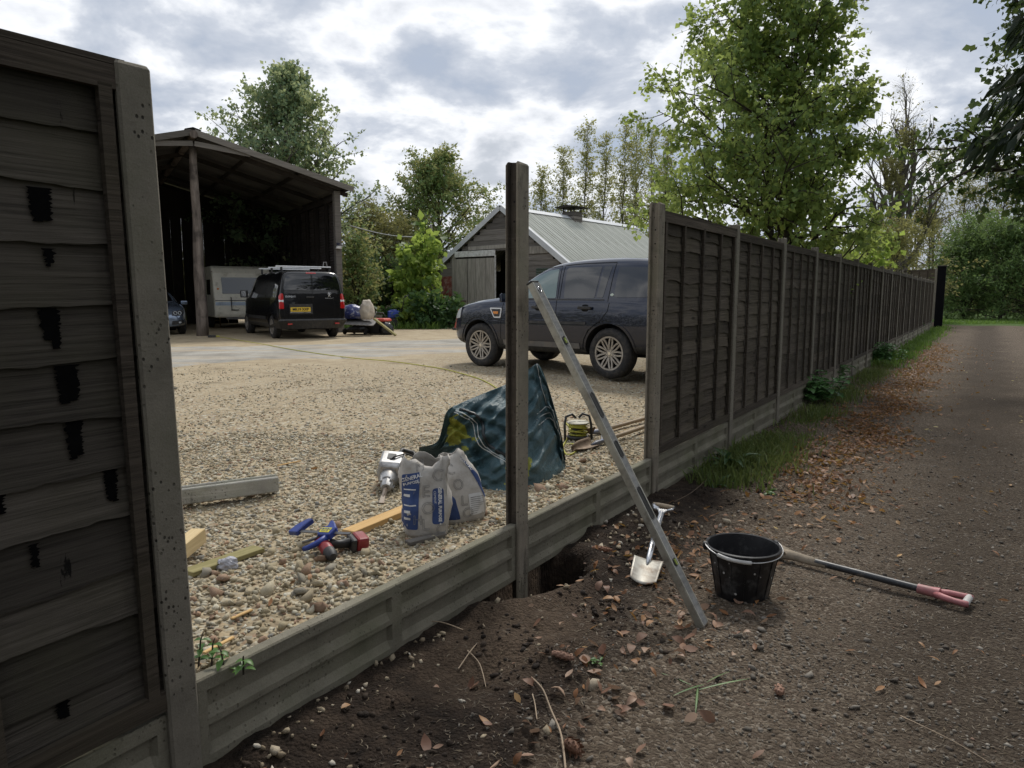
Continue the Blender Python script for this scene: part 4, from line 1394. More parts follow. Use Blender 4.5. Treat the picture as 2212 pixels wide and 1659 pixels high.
# distant wood closing the horizon: reads as one mass
rgw = np.random.default_rng(500)
Pw = []
for (x0, x1, y0, y1, hh, n) in ((-70, 20, 70, 80, 5.5, 20000), (20, 60, 62, 72, 6.0, 10000), (-75, -14, 44, 52, 7.0, 10000), (-52, -44, -20, 44, 7.5, 9000)):  # last belt is unseen at left, added to darken the car's reflections
    x = rgw.uniform(x0, x1, n); y = rgw.uniform(y0, y1, n)
    top = hh * (0.72 + 0.28 * np.sin(x * 0.53) * np.cos(x * 0.21 + 1) + 0.14 * np.sin(x * 1.7))
    z = rgw.beta(1.3, 1.1, n) * top
    Pw.append(np.stack([x, y, z + 0.2], 1))
Pw = np.concatenate(Pw)
leaf_cloud('distant_wood', Pw, rgw.normal(0, 1, Pw.shape) - np.array([0, 0, 0.3]), 0.62, ML_OLIVE, rgw, None, 0.6)
tag(bpy.data.objects['distant_wood'], 'low hazy line of distant woodland behind the yard, plus an unseen belt added at left', 'wood', kind='stuff')


# ------------------------------------------------------------------ weeds and grass along the fence
def grass_patch(label, n, sampler, hmin, hmax, mat, seed, width=0.006):
    rg = np.random.default_rng(seed)
    P, az, H = sampler(n, rg)
    n = len(P)
    lean = rg.normal(0, 0.45, (n, 2)) * H[:, None]
    w = width * rg.uniform(0.6, 1.3, n)
    s = np.stack([np.cos(az), np.sin(az), np.zeros(n)], 1) * w[:, None]
    mid = P + np.stack([lean[:, 0] * 0.35, lean[:, 1] * 0.35, H * 0.6], 1)
    tip = P + np.stack([lean[:, 0], lean[:, 1], H * (1 - 0.25 * np.minimum(1, np.linalg.norm(lean, axis=1) / H))], 1)
    V = np.stack([P - s, P + s, mid + s * 0.8, mid - s * 0.8, tip], 1).reshape(-1, 3)
    b = np.arange(n)[:, None] * 5
    F = np.concatenate([b + np.array([[0, 1, 2]]), b + np.array([[0, 2, 3]]), b + np.array([[3, 2, 4]])], 1).reshape(-1, 3)
    o = numpy_mesh('grass', V, F, mat, None, np.repeat(rg.beta(2, 2, n), 3))
    return tag(o, label, 'grass', kind='stuff')


ML_GRASS = m_leaf('grass_blades', [(0.0, (0.045, 0.075, 0.016)), (0.5, (0.095, 0.15, 0.03)), (1.0, (0.20, 0.23, 0.075))], 0.35)
ML_LAWN = m_leaf('lawn_blades', [(0.0, (0.06, 0.12, 0.02)), (1.0, (0.16, 0.26, 0.05))], 0.4)


def samp_band(e0, e1, dc, dw, hmin, hmax, z=0.0):
    def f(n, rg):
        e = rg.uniform(e0, e1, n); d = np.abs(dc + dw * rg.normal(0, 0.5, n)) + 0.06
        # clumpy
        k = np.sin(e * 2.3 + 1.1 * np.sin(e * 0.9)) * 0.5 + 0.5
        m = rg.uniform(0, 1, n) < 0.25 + 0.75 * k
        e, d = e[m], d[m]
        P = np.stack([MID.x + E.x * e + N.x * d, MID.y + E.y * e + N.y * d, np.full(len(e), z)], 1)
        P[:, 2] = [drive_z(a, b) - 0.005 for a, b in P[:, :2]] if z == 0 else z
        return P, rg.uniform(0, 6.28, len(e)), rg.uniform(hmin, hmax, len(e)) * (0.6 + 0.6 * k[m])
    return f


grass_patch('rough grass growing against the first panels of the long fence', 3400, samp_band(2.4, 5.2, 0.28, 0.36, 0.04, 0.16), 0, 0, ML_GRASS, 601)
grass_patch('thin grass under the middle of the long fence', 3600, samp_band(5.2, 14, 0.28, 0.3, 0.05, 0.18), 0, 0, ML_GRASS, 602)
grass_patch('bright green grass verge at the far end of the fence', 4500, samp_band(14, 38, 0.30, 0.4, 0.07, 0.22), 0, 0, ML_LAWN, 603, 0.012)
grass_patch('sunlit lawn beyond the end of the driveway', 9000, lambda n, rg: (np.stack([rg.uniform(18, 38, n), rg.uniform(38.5, 45, n), np.full(n, 0.0)], 1), rg.uniform(0, 6.28, n), rg.uniform(0.08, 0.2, n)), 0, 0, ML_LAWN, 604, 0.02)
grass_patch('grass verge along the right side of the driveway', 7000, lambda n, rg: (lambda e, d: (np.stack([MID.x + E.x * e + N.x * d, MID.y + E.y * e + N.y * d, np.full(n, 0.0)], 1), rg.uniform(0, 6.28, n), rg.uniform(0.08, 0.3, n)))(rg.uniform(18, 40, n), 4.0 + np.abs(rg.normal(0, 0.6, n))), 0, 0, ML_LAWN, 605, 0.012)
grass_patch('long grass in the yard behind the mowers', 5000, lambda n, rg: (np.stack([rg.uniform(-6.5, -2.6, n), rg.uniform(25.5, 31, n), np.full(n, yz)], 1), rg.uniform(0, 6.28, n), rg.uniform(0.12, 0.4, n)), 0, 0, ML_LAWN, 606, 0.014)


def long_leaf(mb, base, az, el, L, w, droop):
    d = Vector((math.cos(az) * math.cos(el), math.sin(az) * math.cos(el), math.sin(el)))
    s = Vector((-math.sin(az), math.cos(az), 0))
    p = Vector(base)
    rows = []
    for j in range(6):
        t = j / 5
        ww = w * math.sin(math.pi * min(0.98, 0.10 + 0.9 * t)) ** 0.8
        up = s.cross(d).normalized() * ww * 0.22
        rows += [p - s * ww + up * -1 if False else p - s * ww / 2 - up, p.copy(), p + s * ww / 2 - up]
        d = (d + Vector((0, 0, -droop))).normalized()
        p = p + d * L / 5
    fs = []
    for j in range(5):
        for q in range(2):
            fs.append((3 * j + q, 3 * j + q + 1, 3 * j + q + 4, 3 * j + q + 3))
    mb.add(rows, fs)


def rosette(label, loc, n, L, w, mat, seed, el=(10, 50), droop=0.22, name='dock_plant'):
    rg = random.Random(seed)
    root = thing(name, label, 'plant', loc)
    for i in range(n):
        mb = MB()
        long_leaf(mb, (rg.gauss(0, 0.02), rg.gauss(0, 0.02), 0.01), i * 2.4 + rg.uniform(-0.4, 0.4), R(rg.uniform(*el)), L * rg.uniform(0.6, 1.15), w * rg.uniform(0.7, 1.2), droop * rg.uniform(0.6, 1.3))
        mb.build('leaf', mat, root, smooth='all', fix=False)
    return root


def m_green(name, c1, c2):
    t = NT(name)
    c = t.ramp(t.noise(14, 6), [(0.3, c1), (0.7, c2)])
    d = t.n('ShaderNodeBsdfPrincipled', {'Base Color': c, 'Roughness': 0.45})
    tr = t.n('ShaderNodeBsdfTranslucent', {'Color': c})
    return t.surface(t.n('ShaderNodeMixShader', {0: 0.3, 1: d.outputs[0], 2: tr.outputs[0]}).outputs[0])


MG_DOCK = m_green('dock_leaf', (0.035, 0.085, 0.03), (0.085, 0.155, 0.06))
MG_SPRIG = m_green('sprig_leaf', (0.04, 0.11, 0.015), (0.10, 0.22, 0.03))


def G(u, v):
    p = gp(u, v, 0.0)
    return (p.x, p.y, drive_z(p.x, p.y))


rosette('dock plant with long pale green leaves near the open fence end', G(1575, 1010), 15, 0.30, 0.055, MG_DOCK, 1)
rosette('small dock rosette in front of the larger one', G(1545, 1045), 9, 0.16, 0.04, MG_DOCK, 2)
rosette('tuft of strappy grass at the foot of the open fence end', G(1462, 1020), 38, 0.26, 0.010, MG_SPRIG, 3, (35, 85), 0.28, 'grass_tuft')
rosette('tiny green seedling lying by the leaf litter', G(1668, 1068), 7, 0.07, 0.03, MG_SPRIG, 4, (10, 60), 0.2, 'seedling')
rosette('uprooted blade of couch grass lying on the driveway', G(1520, 1490), 5, 0.22, 0.008, MG_SPRIG, 5, (1, 8), 0.03, 'couch_grass')
rosette('tiny green seedling in the dug soil near the foreground', G(1285, 1432), 8, 0.035, 0.015, MG_SPRIG, 6, (10, 50), 0.2, 'seedling')


def leafy_stem(label, loc, n_stem, h, L, w, mat, seed, name='nettle_plant', cat='plant', spread=0.5):
    rg = random.Random(seed)
    root = thing(name, label, cat, loc)
    st = MB()
    lv_ = MB()
    for s in range(n_stem):
        az = rg.uniform(0, 6.28); lean = rg.uniform(0.1, spread); b = Vector((rg.gauss(0, 0.2) * spread, rg.gauss(0, 0.2) * spread, 0))
        hh = h * rg.uniform(0.6, 1.1)
        top = b + Vector((math.cos(az) * lean * hh, math.sin(az) * lean * hh, hh))
        st.tube([b, b.lerp(top, 0.5) + Vector((0, 0, 0.03)), top], [0.004, 0.003, 0.0015], 4)
        k = max(3, int(hh / 0.06))
        for i in range(k):
            t = 0.25 + 0.75 * i / k
            p = b.lerp(top, t)
            for q in range(2):
                long_leaf(lv_, p, i * 1.57 + q * math.pi + rg.uniform(-0.3, 0.3), R(rg.uniform(5, 35)), L * rg.uniform(0.7, 1.1) * (1.15 - 0.5 * t), w, 0.16)
    st.build('stems', MB_DARK, root, fix=False)['kind'] = 'stuff'
    o = lv_.build('leaves', mat, root, smooth='all', fix=False)
    o['kind'] = 'stuff'
    return root


MG_NETTLE = m_green('nettle_leaf', (0.06, 0.15, 0.045), (0.125, 0.26, 0.075))
leafy_stem('sprig of broad green leaves between board and gravel, lower left', gp(452, 1445, 0.27), 4, 0.12, 0.05, 0.022, MG_SPRIG, 11, 'sprig', spread=0.35)
for i, (u, v, n, h, lab) in enumerate(((1735, 868, 13, 0.42, 'broad leaved nettle clump nearest the open fence end'), (1778, 828, 14, 0.42, 'second nettle clump along the long fence'), (1862, 785, 30, 0.48, 'widest nettle clump along the long fence'), (1915, 745, 14, 0.40, 'yellowish weed clump past the wide nettles'), (1965, 722, 20, 0.45, 'weedy clump where the verge turns bright green'))):
    leafy_stem(lab, G(u, v), int(n * 2.0), h, 0.17, 0.085, MG_NETTLE if i < 3 else MG_SPRIG, 20 + i, spread=(0.9 if i != 2 else 1.3))
# ------------------------------------------------------------------ building materials
def m_board(name, c1, c2, grain=(2.0, 14, 60), moss=None, rnd=0.35):
    t = NT(name)
    r = t.rnd()
    off = t.n('ShaderNodeCombineXYZ', {0: t.math('MULTIPLY', r, 31.0), 1: t.math('MULTIPLY', r, 17.0), 2: t.math('MULTIPLY', r, 7.0)}).outputs[0]
    v = t.n('ShaderNodeVectorMath', {0: t.coord(), 1: off}, operation='ADD').outputs[0]
    g = t.noise(1.0, 9, 0.7, 0.5, vec=t.mapping(grain, src=v))
    c = t.ramp(g, [(0.28, c1), (0.72, c2)])
    k = t.math('ADD', t.math('MULTIPLY', r, 2 * rnd), 1 - rnd)
    c = t.mix(1.0, c, t.n('ShaderNodeCombineColor', {0: k, 1: k, 2: k}).outputs[0], 'MULTIPLY')
    if moss:
        c = t.mix(t.ramp(t.noise(2.6, 6, vec=v), [(0.5, 0.0), (0.68, 0.7)]), c, moss)
    return t.bsdf(col=c, rough=0.88, normal=t.bump(g, 0.5, 0.006), spec=0.2)


def m_tin(name, c1, c2, rust=None, amt=0.5, rough=0.6, metal=0.0, scale=1.6):
    t = NT(name)
    r = t.rnd()
    off = t.n('ShaderNodeCombineXYZ', {0: t.math('MULTIPLY', r, 9.0), 1: t.math('MULTIPLY', r, 5.0), 2: 0.0}).outputs[0]
    v = t.n('ShaderNodeVectorMath', {0: t.coord(), 1: off}, operation='ADD').outputs[0]
    g = t.noise(scale, 8, 0.65, vec=t.mapping((1, 0.35, 1), src=v))
    c = t.ramp(g, [(0.3, c1), (0.7, c2)])
    if rust:
        c = t.mix(t.ramp(t.noise(3.5, 8, 0.7, vec=v), [(0.66 - 0.2 * amt, 0.0), (0.72, 0.85)]), c, rust)
    return t.bsdf(col=c, rough=rough, metal=metal, spec=0.35, normal=t.bump(t.noise(30, 6, vec=v), 0.2, 0.004))


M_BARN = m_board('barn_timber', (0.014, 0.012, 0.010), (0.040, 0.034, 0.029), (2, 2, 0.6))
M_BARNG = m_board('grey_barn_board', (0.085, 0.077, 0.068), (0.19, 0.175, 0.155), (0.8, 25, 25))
M_BTIN = m_tin('barn_roof_tin', (0.055, 0.052, 0.05), (0.12, 0.115, 0.105), (0.06, 0.035, 0.02), 0.3)
M_BWTIN = m_tin('barn_wall_tin', (0.035, 0.03, 0.028), (0.085, 0.075, 0.07), (0.07, 0.04, 0.025), 0.5)
M_POLE = m_board('peeling_pole', (0.04, 0.033, 0.029), (0.25, 0.21, 0.18), (9, 9, 1.3), (0.022, 0.019, 0.017), rnd=0.0)
M_SHED = m_board('shed_weatherboard', (0.075, 0.068, 0.062), (0.225, 0.207, 0.185), (1.2, 20, 45), rnd=0.35)
M_DOOR = m_board('shed_door_plank', (0.14, 0.13, 0.11), (0.42, 0.39, 0.345), (16, 16, 1.4), rnd=0.2)


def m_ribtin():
    """old tin with green-grey shade painted into the valleys to bring out the ribs"""
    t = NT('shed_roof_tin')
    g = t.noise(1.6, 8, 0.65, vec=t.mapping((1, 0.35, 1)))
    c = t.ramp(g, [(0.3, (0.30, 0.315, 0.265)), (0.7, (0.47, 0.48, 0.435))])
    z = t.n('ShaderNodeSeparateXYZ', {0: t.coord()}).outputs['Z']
    f = t.ramp(t.math('ADD', t.math('MULTIPLY', z, 14.0), t.math('ADD', t.math('MULTIPLY', t.noise(3, 6), 0.5), 0.25)), [(0.15, 0.75), (0.5, 0.0)])  # valleys darkened in colour to stand for the shade between ribs
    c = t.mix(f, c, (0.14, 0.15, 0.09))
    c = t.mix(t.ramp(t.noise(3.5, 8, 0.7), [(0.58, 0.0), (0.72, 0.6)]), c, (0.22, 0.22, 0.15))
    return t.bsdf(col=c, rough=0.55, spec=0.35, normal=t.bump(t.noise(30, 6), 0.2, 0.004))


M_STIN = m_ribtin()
M_FLASH = m_tin('zinc_flashing', (0.42, 0.44, 0.46), (0.60, 0.62, 0.63), None, 0, 0.5)
M_GTIN = m_tin('green_tin', (0.035, 0.055, 0.042), (0.075, 0.10, 0.08), (0.10, 0.07, 0.045), 0.25)
M_RED = m_tin('flaking_red_paint', (0.15, 0.035, 0.025), (0.22, 0.06, 0.045), (0.42, 0.38, 0.32), 0.9, scale=4)
M_WHITE = plain('chipped_white_paint', (0.62, 0.62, 0.60), 0.6, var=0.12, dirt=(0.3, 0.28, 0.25))
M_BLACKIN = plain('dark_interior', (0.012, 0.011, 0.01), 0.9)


def corrugated(name, wdt, length, mat, pitch=0.076, amp=0.011, nl=3, per=6):
    """sheet in local x (across the ribs) and y (along the ribs)"""
    n = int(wdt / pitch * per)
    mb = MB()
    mb.grid(n, nl, lambda a, b: ((a - 0.5) * wdt, b * length, amp * math.sin(a * wdt / pitch * 2 * math.pi)))
    o = mb.build(name, mat, smooth='all', fix=False)
    return proto_drop(o)


# ------------------------------------------------------------------ open barn
BA = Vector((-0.515, 0.857, 0)).normalized(); BW = Vector((0.857, 0.515, 0)).normalized()
barn = thing('barn', 'tall open fronted timber barn with shallow gable and tin roof', 'barn', (-9.34, 21.4, yz), math.atan2(BW.y, BW.x))
RH, EX, EH, FY, BY = 5.90, 4.62, 4.66, -0.45, 10.2
slope = math.atan2(RH - EH, EX); SLEN = math.hypot(EX, RH - EH)
sh_me = corrugated('roof_sheet', 1.10, SLEN + 0.12, M_BTIN)
for s in (-1, 1):
    for i in range(11):
        o = bpy.data.objects.new('roof_sheet', sh_me); COL.objects.link(o); o.parent = barn
        y = FY + 0.53 + i * 1.04
        # local y of the sheet runs down the slope, local x along the barn
        dirv = Vector((s * math.cos(slope), 0, -math.sin(slope)))
        xax = Vector((0, 1, 0)) if s < 0 else Vector((0, -1, 0))
        zax = xax.cross(dirv)
        o.matrix_local = Matrix.Translation((0, y, RH + 0.03 + 0.006 * (i % 2))) @ Matrix((xax, dirv, zax)).transposed().to_4x4()


def part(parent, name, mat, fn, **kw):
    mb = MB(); fn(mb)
    return mb.build(name, mat, parent, **kw)


for s in (-1, 1):
    for k, t in enumerate((0.02, 0.34, 0.66, 0.98)):
        x = s * EX * t; z = RH - (RH - EH) * t - 0.075
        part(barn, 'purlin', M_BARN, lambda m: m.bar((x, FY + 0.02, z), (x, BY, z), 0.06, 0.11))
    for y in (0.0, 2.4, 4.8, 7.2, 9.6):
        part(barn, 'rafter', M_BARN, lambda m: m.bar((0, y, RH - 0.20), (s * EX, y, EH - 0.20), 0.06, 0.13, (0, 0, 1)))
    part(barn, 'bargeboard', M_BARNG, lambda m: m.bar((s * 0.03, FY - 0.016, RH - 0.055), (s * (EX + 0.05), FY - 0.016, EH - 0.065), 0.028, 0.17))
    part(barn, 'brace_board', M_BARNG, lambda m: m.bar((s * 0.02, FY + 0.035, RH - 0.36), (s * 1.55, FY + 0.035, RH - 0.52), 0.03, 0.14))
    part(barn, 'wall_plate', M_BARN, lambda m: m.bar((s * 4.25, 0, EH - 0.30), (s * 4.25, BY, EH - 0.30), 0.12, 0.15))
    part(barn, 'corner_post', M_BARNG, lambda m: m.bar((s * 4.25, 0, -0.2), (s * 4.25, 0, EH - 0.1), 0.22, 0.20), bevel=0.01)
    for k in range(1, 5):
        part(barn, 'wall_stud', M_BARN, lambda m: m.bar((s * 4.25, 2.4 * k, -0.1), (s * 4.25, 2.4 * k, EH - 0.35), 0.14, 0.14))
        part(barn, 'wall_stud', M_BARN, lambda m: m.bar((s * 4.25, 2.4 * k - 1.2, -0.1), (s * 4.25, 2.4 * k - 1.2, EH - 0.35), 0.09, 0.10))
part(barn, 'ridge_pole', M_POLE, lambda m: m.tube([(0, FY - 0.10, RH - 0.12), (0, BY, RH - 0.12)], 0.11, 14), smooth=30)
part(barn, 'ridge_cap', M_BTIN, lambda m: m.prism([(-0.22, RH + 0.02), (0, RH + 0.085), (0.22, RH + 0.02), (0, RH + 0.075)], lambda a, b: (a, FY - 0.02, b), lambda a, b: (a, BY, b)))
rgb = random.Random(5)
part(barn, 'front_pole', M_POLE, lambda m: m.tube([(0.02 + 0.010 * math.sin(i * 1.3), 0.0, -0.1 + (RH - 0.2) * i / 10) for i in range(11)], [0.175 - 0.008 * i + rgb.uniform(-0.006, 0.006) for i in range(11)], 14), smooth='all')
# tin on the side walls
wl_me = corrugated('wall_sheet', EH - 0.15, 2.06, M_BWTIN, pitch=0.09, amp=0.012)
for s in (-1, 1):
    for i in range(5):
        o = bpy.data.objects.new('wall_sheet', wl_me); COL.objects.link(o); o.parent = barn
        o.matrix_local = Matrix.Translation((s * (4.34 + 0.004 * (i % 2)), 0.12 + 2.0 * i, (EH - 0.15) / 2)) @ Matrix(((0, 0, 1), (0, 1, 0), (-1, 0, 0))).to_4x4()
# rear wall of wide boards with the gaps one sees through
x = -4.3
k = 0
while x < 4.25:
    w = 0.42
    gap = (-2.55 < x + w / 2 < -1.95) or (3.0 < x + w / 2 < 3.4)
    if not gap:
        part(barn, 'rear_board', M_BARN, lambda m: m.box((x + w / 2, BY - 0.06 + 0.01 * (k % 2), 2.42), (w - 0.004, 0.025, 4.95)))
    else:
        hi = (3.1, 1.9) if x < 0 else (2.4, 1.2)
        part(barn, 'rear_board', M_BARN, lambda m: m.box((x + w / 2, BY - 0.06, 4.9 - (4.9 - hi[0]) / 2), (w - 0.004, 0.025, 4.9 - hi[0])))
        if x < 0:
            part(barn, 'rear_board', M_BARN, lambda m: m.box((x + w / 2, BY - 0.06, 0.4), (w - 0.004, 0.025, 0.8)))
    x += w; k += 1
part(barn, 'rear_gable', M_BARN, lambda m: m.prism([(-4.55, 4.45), (4.55, 4.45), (4.5, EH - 0.03), (0, RH - 0.03), (-4.5, EH - 0.03)], lambda a, b: (a, BY - 0.11, b), lambda a, b: (a, BY - 0.09, b)))

# solar lamp on the barn corner
sl_ = thing('solar_lamp', 'small white solar lamp on the barn corner post', 'lamp', barn.matrix_basis @ Vector((4.25, -0.10, 2.75)), math.atan2(BW.y, BW.x))
sl_.location = Matrix.Translation(barn.location) @ Matrix.Rotation(math.atan2(BW.y, BW.x), 4, 'Z') @ Vector((4.22, -0.112, 2.72))
part(sl_, 'housing', M_WHITE, lambda m: m.prism([(-0.09, 0), (0.09, 0), (0.055, 0.09), (-0.055, 0.09)], lambda a, b: (a, -0.13, b), lambda a, b: (a, 0.0, b)), bevel=0.008)
part(sl_, 'solar_panel', plain('solar_cell', (0.02, 0.025, 0.05), 0.2), lambda m: m.box((0, -0.07, 0.15), (0.11, 0.15, 0.012), (R(28), 0, 0)))

# ------------------------------------------------------------------ weatherboarded shed
SX = Vector((0.78, -0.62, 0)).normalized()
SROT = math.atan2(SX.y, SX.x)
shed = thing('shed', 'old weatherboarded shed with pale tin roof and roof vent', 'shed', (-0.4, 28.9, yz), SROT)
HL, HR, SRH, SEH, SL_ = 3.55, 3.15, 4.72, 2.46, 10.6


def shed_top(x):
    return SRH - (SRH - SEH) * (-x / HL if x < 0 else x / HR) - 0.06


# weatherboards of the gable, each its own piece, cut round the door
bh = 0.215
rgs_ = random.Random(9)
nb = int(SRH / bh)
for i in range(nb):
    z0 = i * bh; z1 = z0 + bh + 0.02
    xl = -HL * (SRH - 0.1 - z1) / (SRH - SEH) if z1 > SEH else -HL + 0.12
    xr = HR * (SRH - 0.1 - z1) / (SRH - SEH) if z1 > SEH else HR - 0.12
    xl = max(xl, -HL + 0.12); xr = min(xr, HR - 0.12)
    if xr - xl < 0.1:
        continue
    spans = [(xl, xr)] if z1 > 3.06 else [(xl, -2.52), (1.25, xr)]
    if z1 <= 3.06 and z1 > 2.2:
        spans = [(xl, -2.52), (1.25, xr)]
    for a, b in spans:
        if b - a < 0.08:
            continue
        if b < -2.0 and z0 < 2.2:
            continue        # the flaking red panel stands here
        tl = rgs_.uniform(-0.006, 0.006)
        part(shed, 'weatherboard', M_SHED, lambda m: m.prism([(-0.030, z0), (-0.012, z1), (0.0, z1), (-0.012, z0)],
             lambda q, r: (a, q, r + tl), lambda q, r: (b, q, r - tl)))
part(shed, 'apex_board', M_SHED, lambda m: m.prism([(-0.45, SRH - 0.38), (0.42, SRH - 0.38), (0, SRH - 0.08)], lambda a, b: (a, 0.004, b), lambda a, b: (a, 0.03, b)))
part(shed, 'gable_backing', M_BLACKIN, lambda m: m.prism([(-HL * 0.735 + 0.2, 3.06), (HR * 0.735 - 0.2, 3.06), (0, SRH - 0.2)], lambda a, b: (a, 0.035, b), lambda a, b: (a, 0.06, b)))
part(shed, 'wall_panel', M_RED, lambda m: m.box((-3.07, -0.01, 1.25), (0.66, 0.03, 1.55)), bevel=0.004)
part(shed, 'wall_panel', M_SHED, lambda m: m.box((-3.07, 0.0, 2.1), (0.68, 0.03, 0.6)))
part(shed, 'door_post', M_DOOR, lambda m: m.box((-2.60, -0.02, 1.5), (0.22, 0.08, 3.0)), bevel=0.006)
# the plank door slid half open
dr = part(shed, 'door', M_BARN, lambda m: m.box((-1.36, -0.075, 1.45), (2.16, 0.03, 2.86)))
for i, (a, b) in enumerate(((-2.44, -1.80), (-1.77, -1.30), (-1.295, -0.76), (-0.755, -0.30))):
    part(dr, 'plank', M_DOOR, lambda m: m.box(((a + b) / 2, -0.105, 1.42), (b - a - 0.012, 0.028, 2.62)), bevel=0.004)
part(dr, 'head_rail', M_WHITE, lambda m: m.box((-1.36, -0.125, 2.92), (2.2, 0.06, 0.24)), bevel=0.006)
part(dr, 'hinge_bar', plain('rusty_iron', (0.09, 0.055, 0.04), 0.8), lambda m: m.box((-2.15, -0.13, 0.98), (0.62, 0.02, 0.05)))
part(dr, 'edge_strip', M_WHITE, lambda m: m.box((-0.27, -0.10, 1.45), (0.035, 0.05, 2.8)))
part(shed, 'lintel_board', M_DOOR, lambda m: m.box((-0.45, -0.05, 3.16), (2.6, 0.03, 0.15), (0, R(-0.6), 0)))
part(shed, 'lintel_board', M_DOOR, lambda m: m.box((1.7, -0.05, 2.96), (1.2, 0.04, 0.28)))
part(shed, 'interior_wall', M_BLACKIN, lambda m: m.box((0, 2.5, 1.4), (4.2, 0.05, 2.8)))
for s, hw in ((-1, HL), (1, HR)):
    part(shed, 'side_wall', M_SHED, lambda m: m.box((s * (hw - 0.2), SL_ / 2, SEH / 2 - 0.05), (0.05, SL_ - 0.2, SEH - 0.1)))
part(shed, 'rear_wall', M_SHED, lambda m: m.prism([(-HL + 0.2, 0), (HR - 0.2, 0), (HR - 0.2, SEH - 0.15), (0, SRH - 0.1), (-HL + 0.2, SEH - 0.15)], lambda a, b: (a, SL_ - 0.15, b), lambda a, b: (a, SL_ - 0.1, b)))
part(shed, 'tin_skirt', M_GTIN, lambda m: m.grid(4, 40, lambda a, b: (1.75 + a * 1.3, -0.06 + 0.015 * math.sin(b * 9 * 2 * math.pi), b * 0.9 + 1.35)), smooth='all', fix=False)
# roof sheets
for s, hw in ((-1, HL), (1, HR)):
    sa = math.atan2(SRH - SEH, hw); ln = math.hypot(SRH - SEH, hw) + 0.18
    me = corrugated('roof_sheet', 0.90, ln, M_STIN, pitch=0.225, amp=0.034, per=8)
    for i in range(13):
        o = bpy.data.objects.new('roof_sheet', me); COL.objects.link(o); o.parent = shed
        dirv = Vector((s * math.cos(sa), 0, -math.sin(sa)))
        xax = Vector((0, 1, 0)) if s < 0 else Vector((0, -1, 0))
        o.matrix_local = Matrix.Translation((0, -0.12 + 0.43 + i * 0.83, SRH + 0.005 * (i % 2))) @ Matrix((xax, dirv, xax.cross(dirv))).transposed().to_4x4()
    part(shed, 'bargeboard', M_FLASH, lambda m: m.bar((s * 0.02, -0.135, SRH - 0.04), (s * (hw + 0.13), -0.135, SEH - 0.04 - (SRH - SEH) / hw * 0.13), 0.03, 0.20))
    part(shed, 'verge_flashing', M_FLASH, lambda m: m.bar((s * 0.02, -0.02, SRH + 0.05), (s * (hw + 0.14), -0.02, SEH + 0.05 - (SRH - SEH) / hw * 0.14), 0.24, 0.012))
part(shed, 'ridge_cap', M_FLASH, lambda m: m.prism([(-0.24, SRH - 0.09), (0, SRH + 0.065), (0.24, SRH - 0.10), (0, SRH + 0.05)], lambda a, b: (a, -0.1, b), lambda a, b: (a, SL_ + 0.3, b)))
# roof vent
vent = part(shed, 'roof_vent', M_SHED, lambda m: m.box((0.02, 5.0, SRH - 0.02), (0.62, 0.66, 0.50)))
for i in range(3):
    part(vent, 'vent_board', M_SHED, lambda m: m.box((0.02, 4.99, SRH - 0.20 + i * 0.155), (0.66, 0.71, 0.125)), bevel=0.01)
for a in (-0.26, 0.30):
    for b in (4.70, 5.28):
        part(vent, 'vent_leg', M_BARN, lambda m: m.box((a, b, SRH + 0.30), (0.05, 0.05, 0.22)))
part(vent, 'vent_cap', M_BARN, lambda m: m.prism([(-0.56, 0), (0.56, 0), (0.56, 0.03), (0, 0.11), (-0.56, 0.03)], lambda a, b: (a + 0.02, 4.40, SRH + 0.40 + b), lambda a, b: (a + 0.02, 5.60, SRH + 0.40 + b)))

# tin sheet barrier in front of the shed corner
tp = thing('tin_barrier', 'low dark green corrugated tin sheets at the shed corner', 'barrier', (gp(955, 703, yz).x, 27.9, yz), SROT)
tin_me = corrugated('tin_sheet', 0.75, 1.25, M_GTIN, pitch=0.09, amp=0.015)
for i, (x, dz) in enumerate(((-0.3, 0.0), (0.75, -0.05))):
    o = bpy.data.objects.new('tin_sheet', tin_me); COL.objects.link(o); o.parent = tp
    o.matrix_local = Matrix.Translation((x - 0.6, -0.02 * i, 0.37 + dz)) @ Matrix(((0, 1, 0), (0, 0, -1), (-1, 0, 0))).to_4x4() 
# little mossy roof and leaning slab among the scrub
mr = thing('lean_to', 'small lean-to roof with mossy top among the scrub', 'lean-to', (dp(878, 605, 29.8).x, 29.8, yz), 0.1)
part(mr, 'roof', m_board('mossy_roof', (0.12, 0.11, 0.09), (0.45, 0.42, 0.38), (3, 3, 3), (0.10, 0.11, 0.04)), lambda m: m.prism([(-0.72, 1.72), (0.70, 1.86), (0.68, 1.98), (0.3, 2.02), (-0.5, 1.92)], lambda a, b: (a, -0.6, b), lambda a, b: (a, 0.9, b)), bevel=0.02)
part(mr, 'beam', M_GTIN, lambda m: m.bar((-0.75, -0.45, 1.68), (0.85, -0.45, 1.76), 0.06, 0.06))
for a in (-0.6, 0.65):
    for b in (-0.4, 0.7):
        part(mr, 'post', M_BARN, lambda m: m.bar((a, b, -0.1), (a, b, 1.72), 0.07, 0.07))
sb = part(None, 'stone_slab', plain('mossy_slab', (0.22, 0.19, 0.14), 0.9, var=0.3, bump=0.3, bscale=12), lambda m: m.prism([(-0.24, 0), (0.26, 0), (0.27, 0.72), (0.2, 0.76), (-0.12, 0.85), (-0.2, 0.80)], lambda a, b: (a, -0.05, b), lambda a, b: (a, 0.05, b)), bevel=0.015)
p = dp(843, 660, 28.4); sb.location = (p.x, 28.4, yz - 0.02); sb.rotation_euler = (R(-8), 0, 0)
tag(sb, 'upright brown stone slab standing in the grass behind the mowers', 'slab')
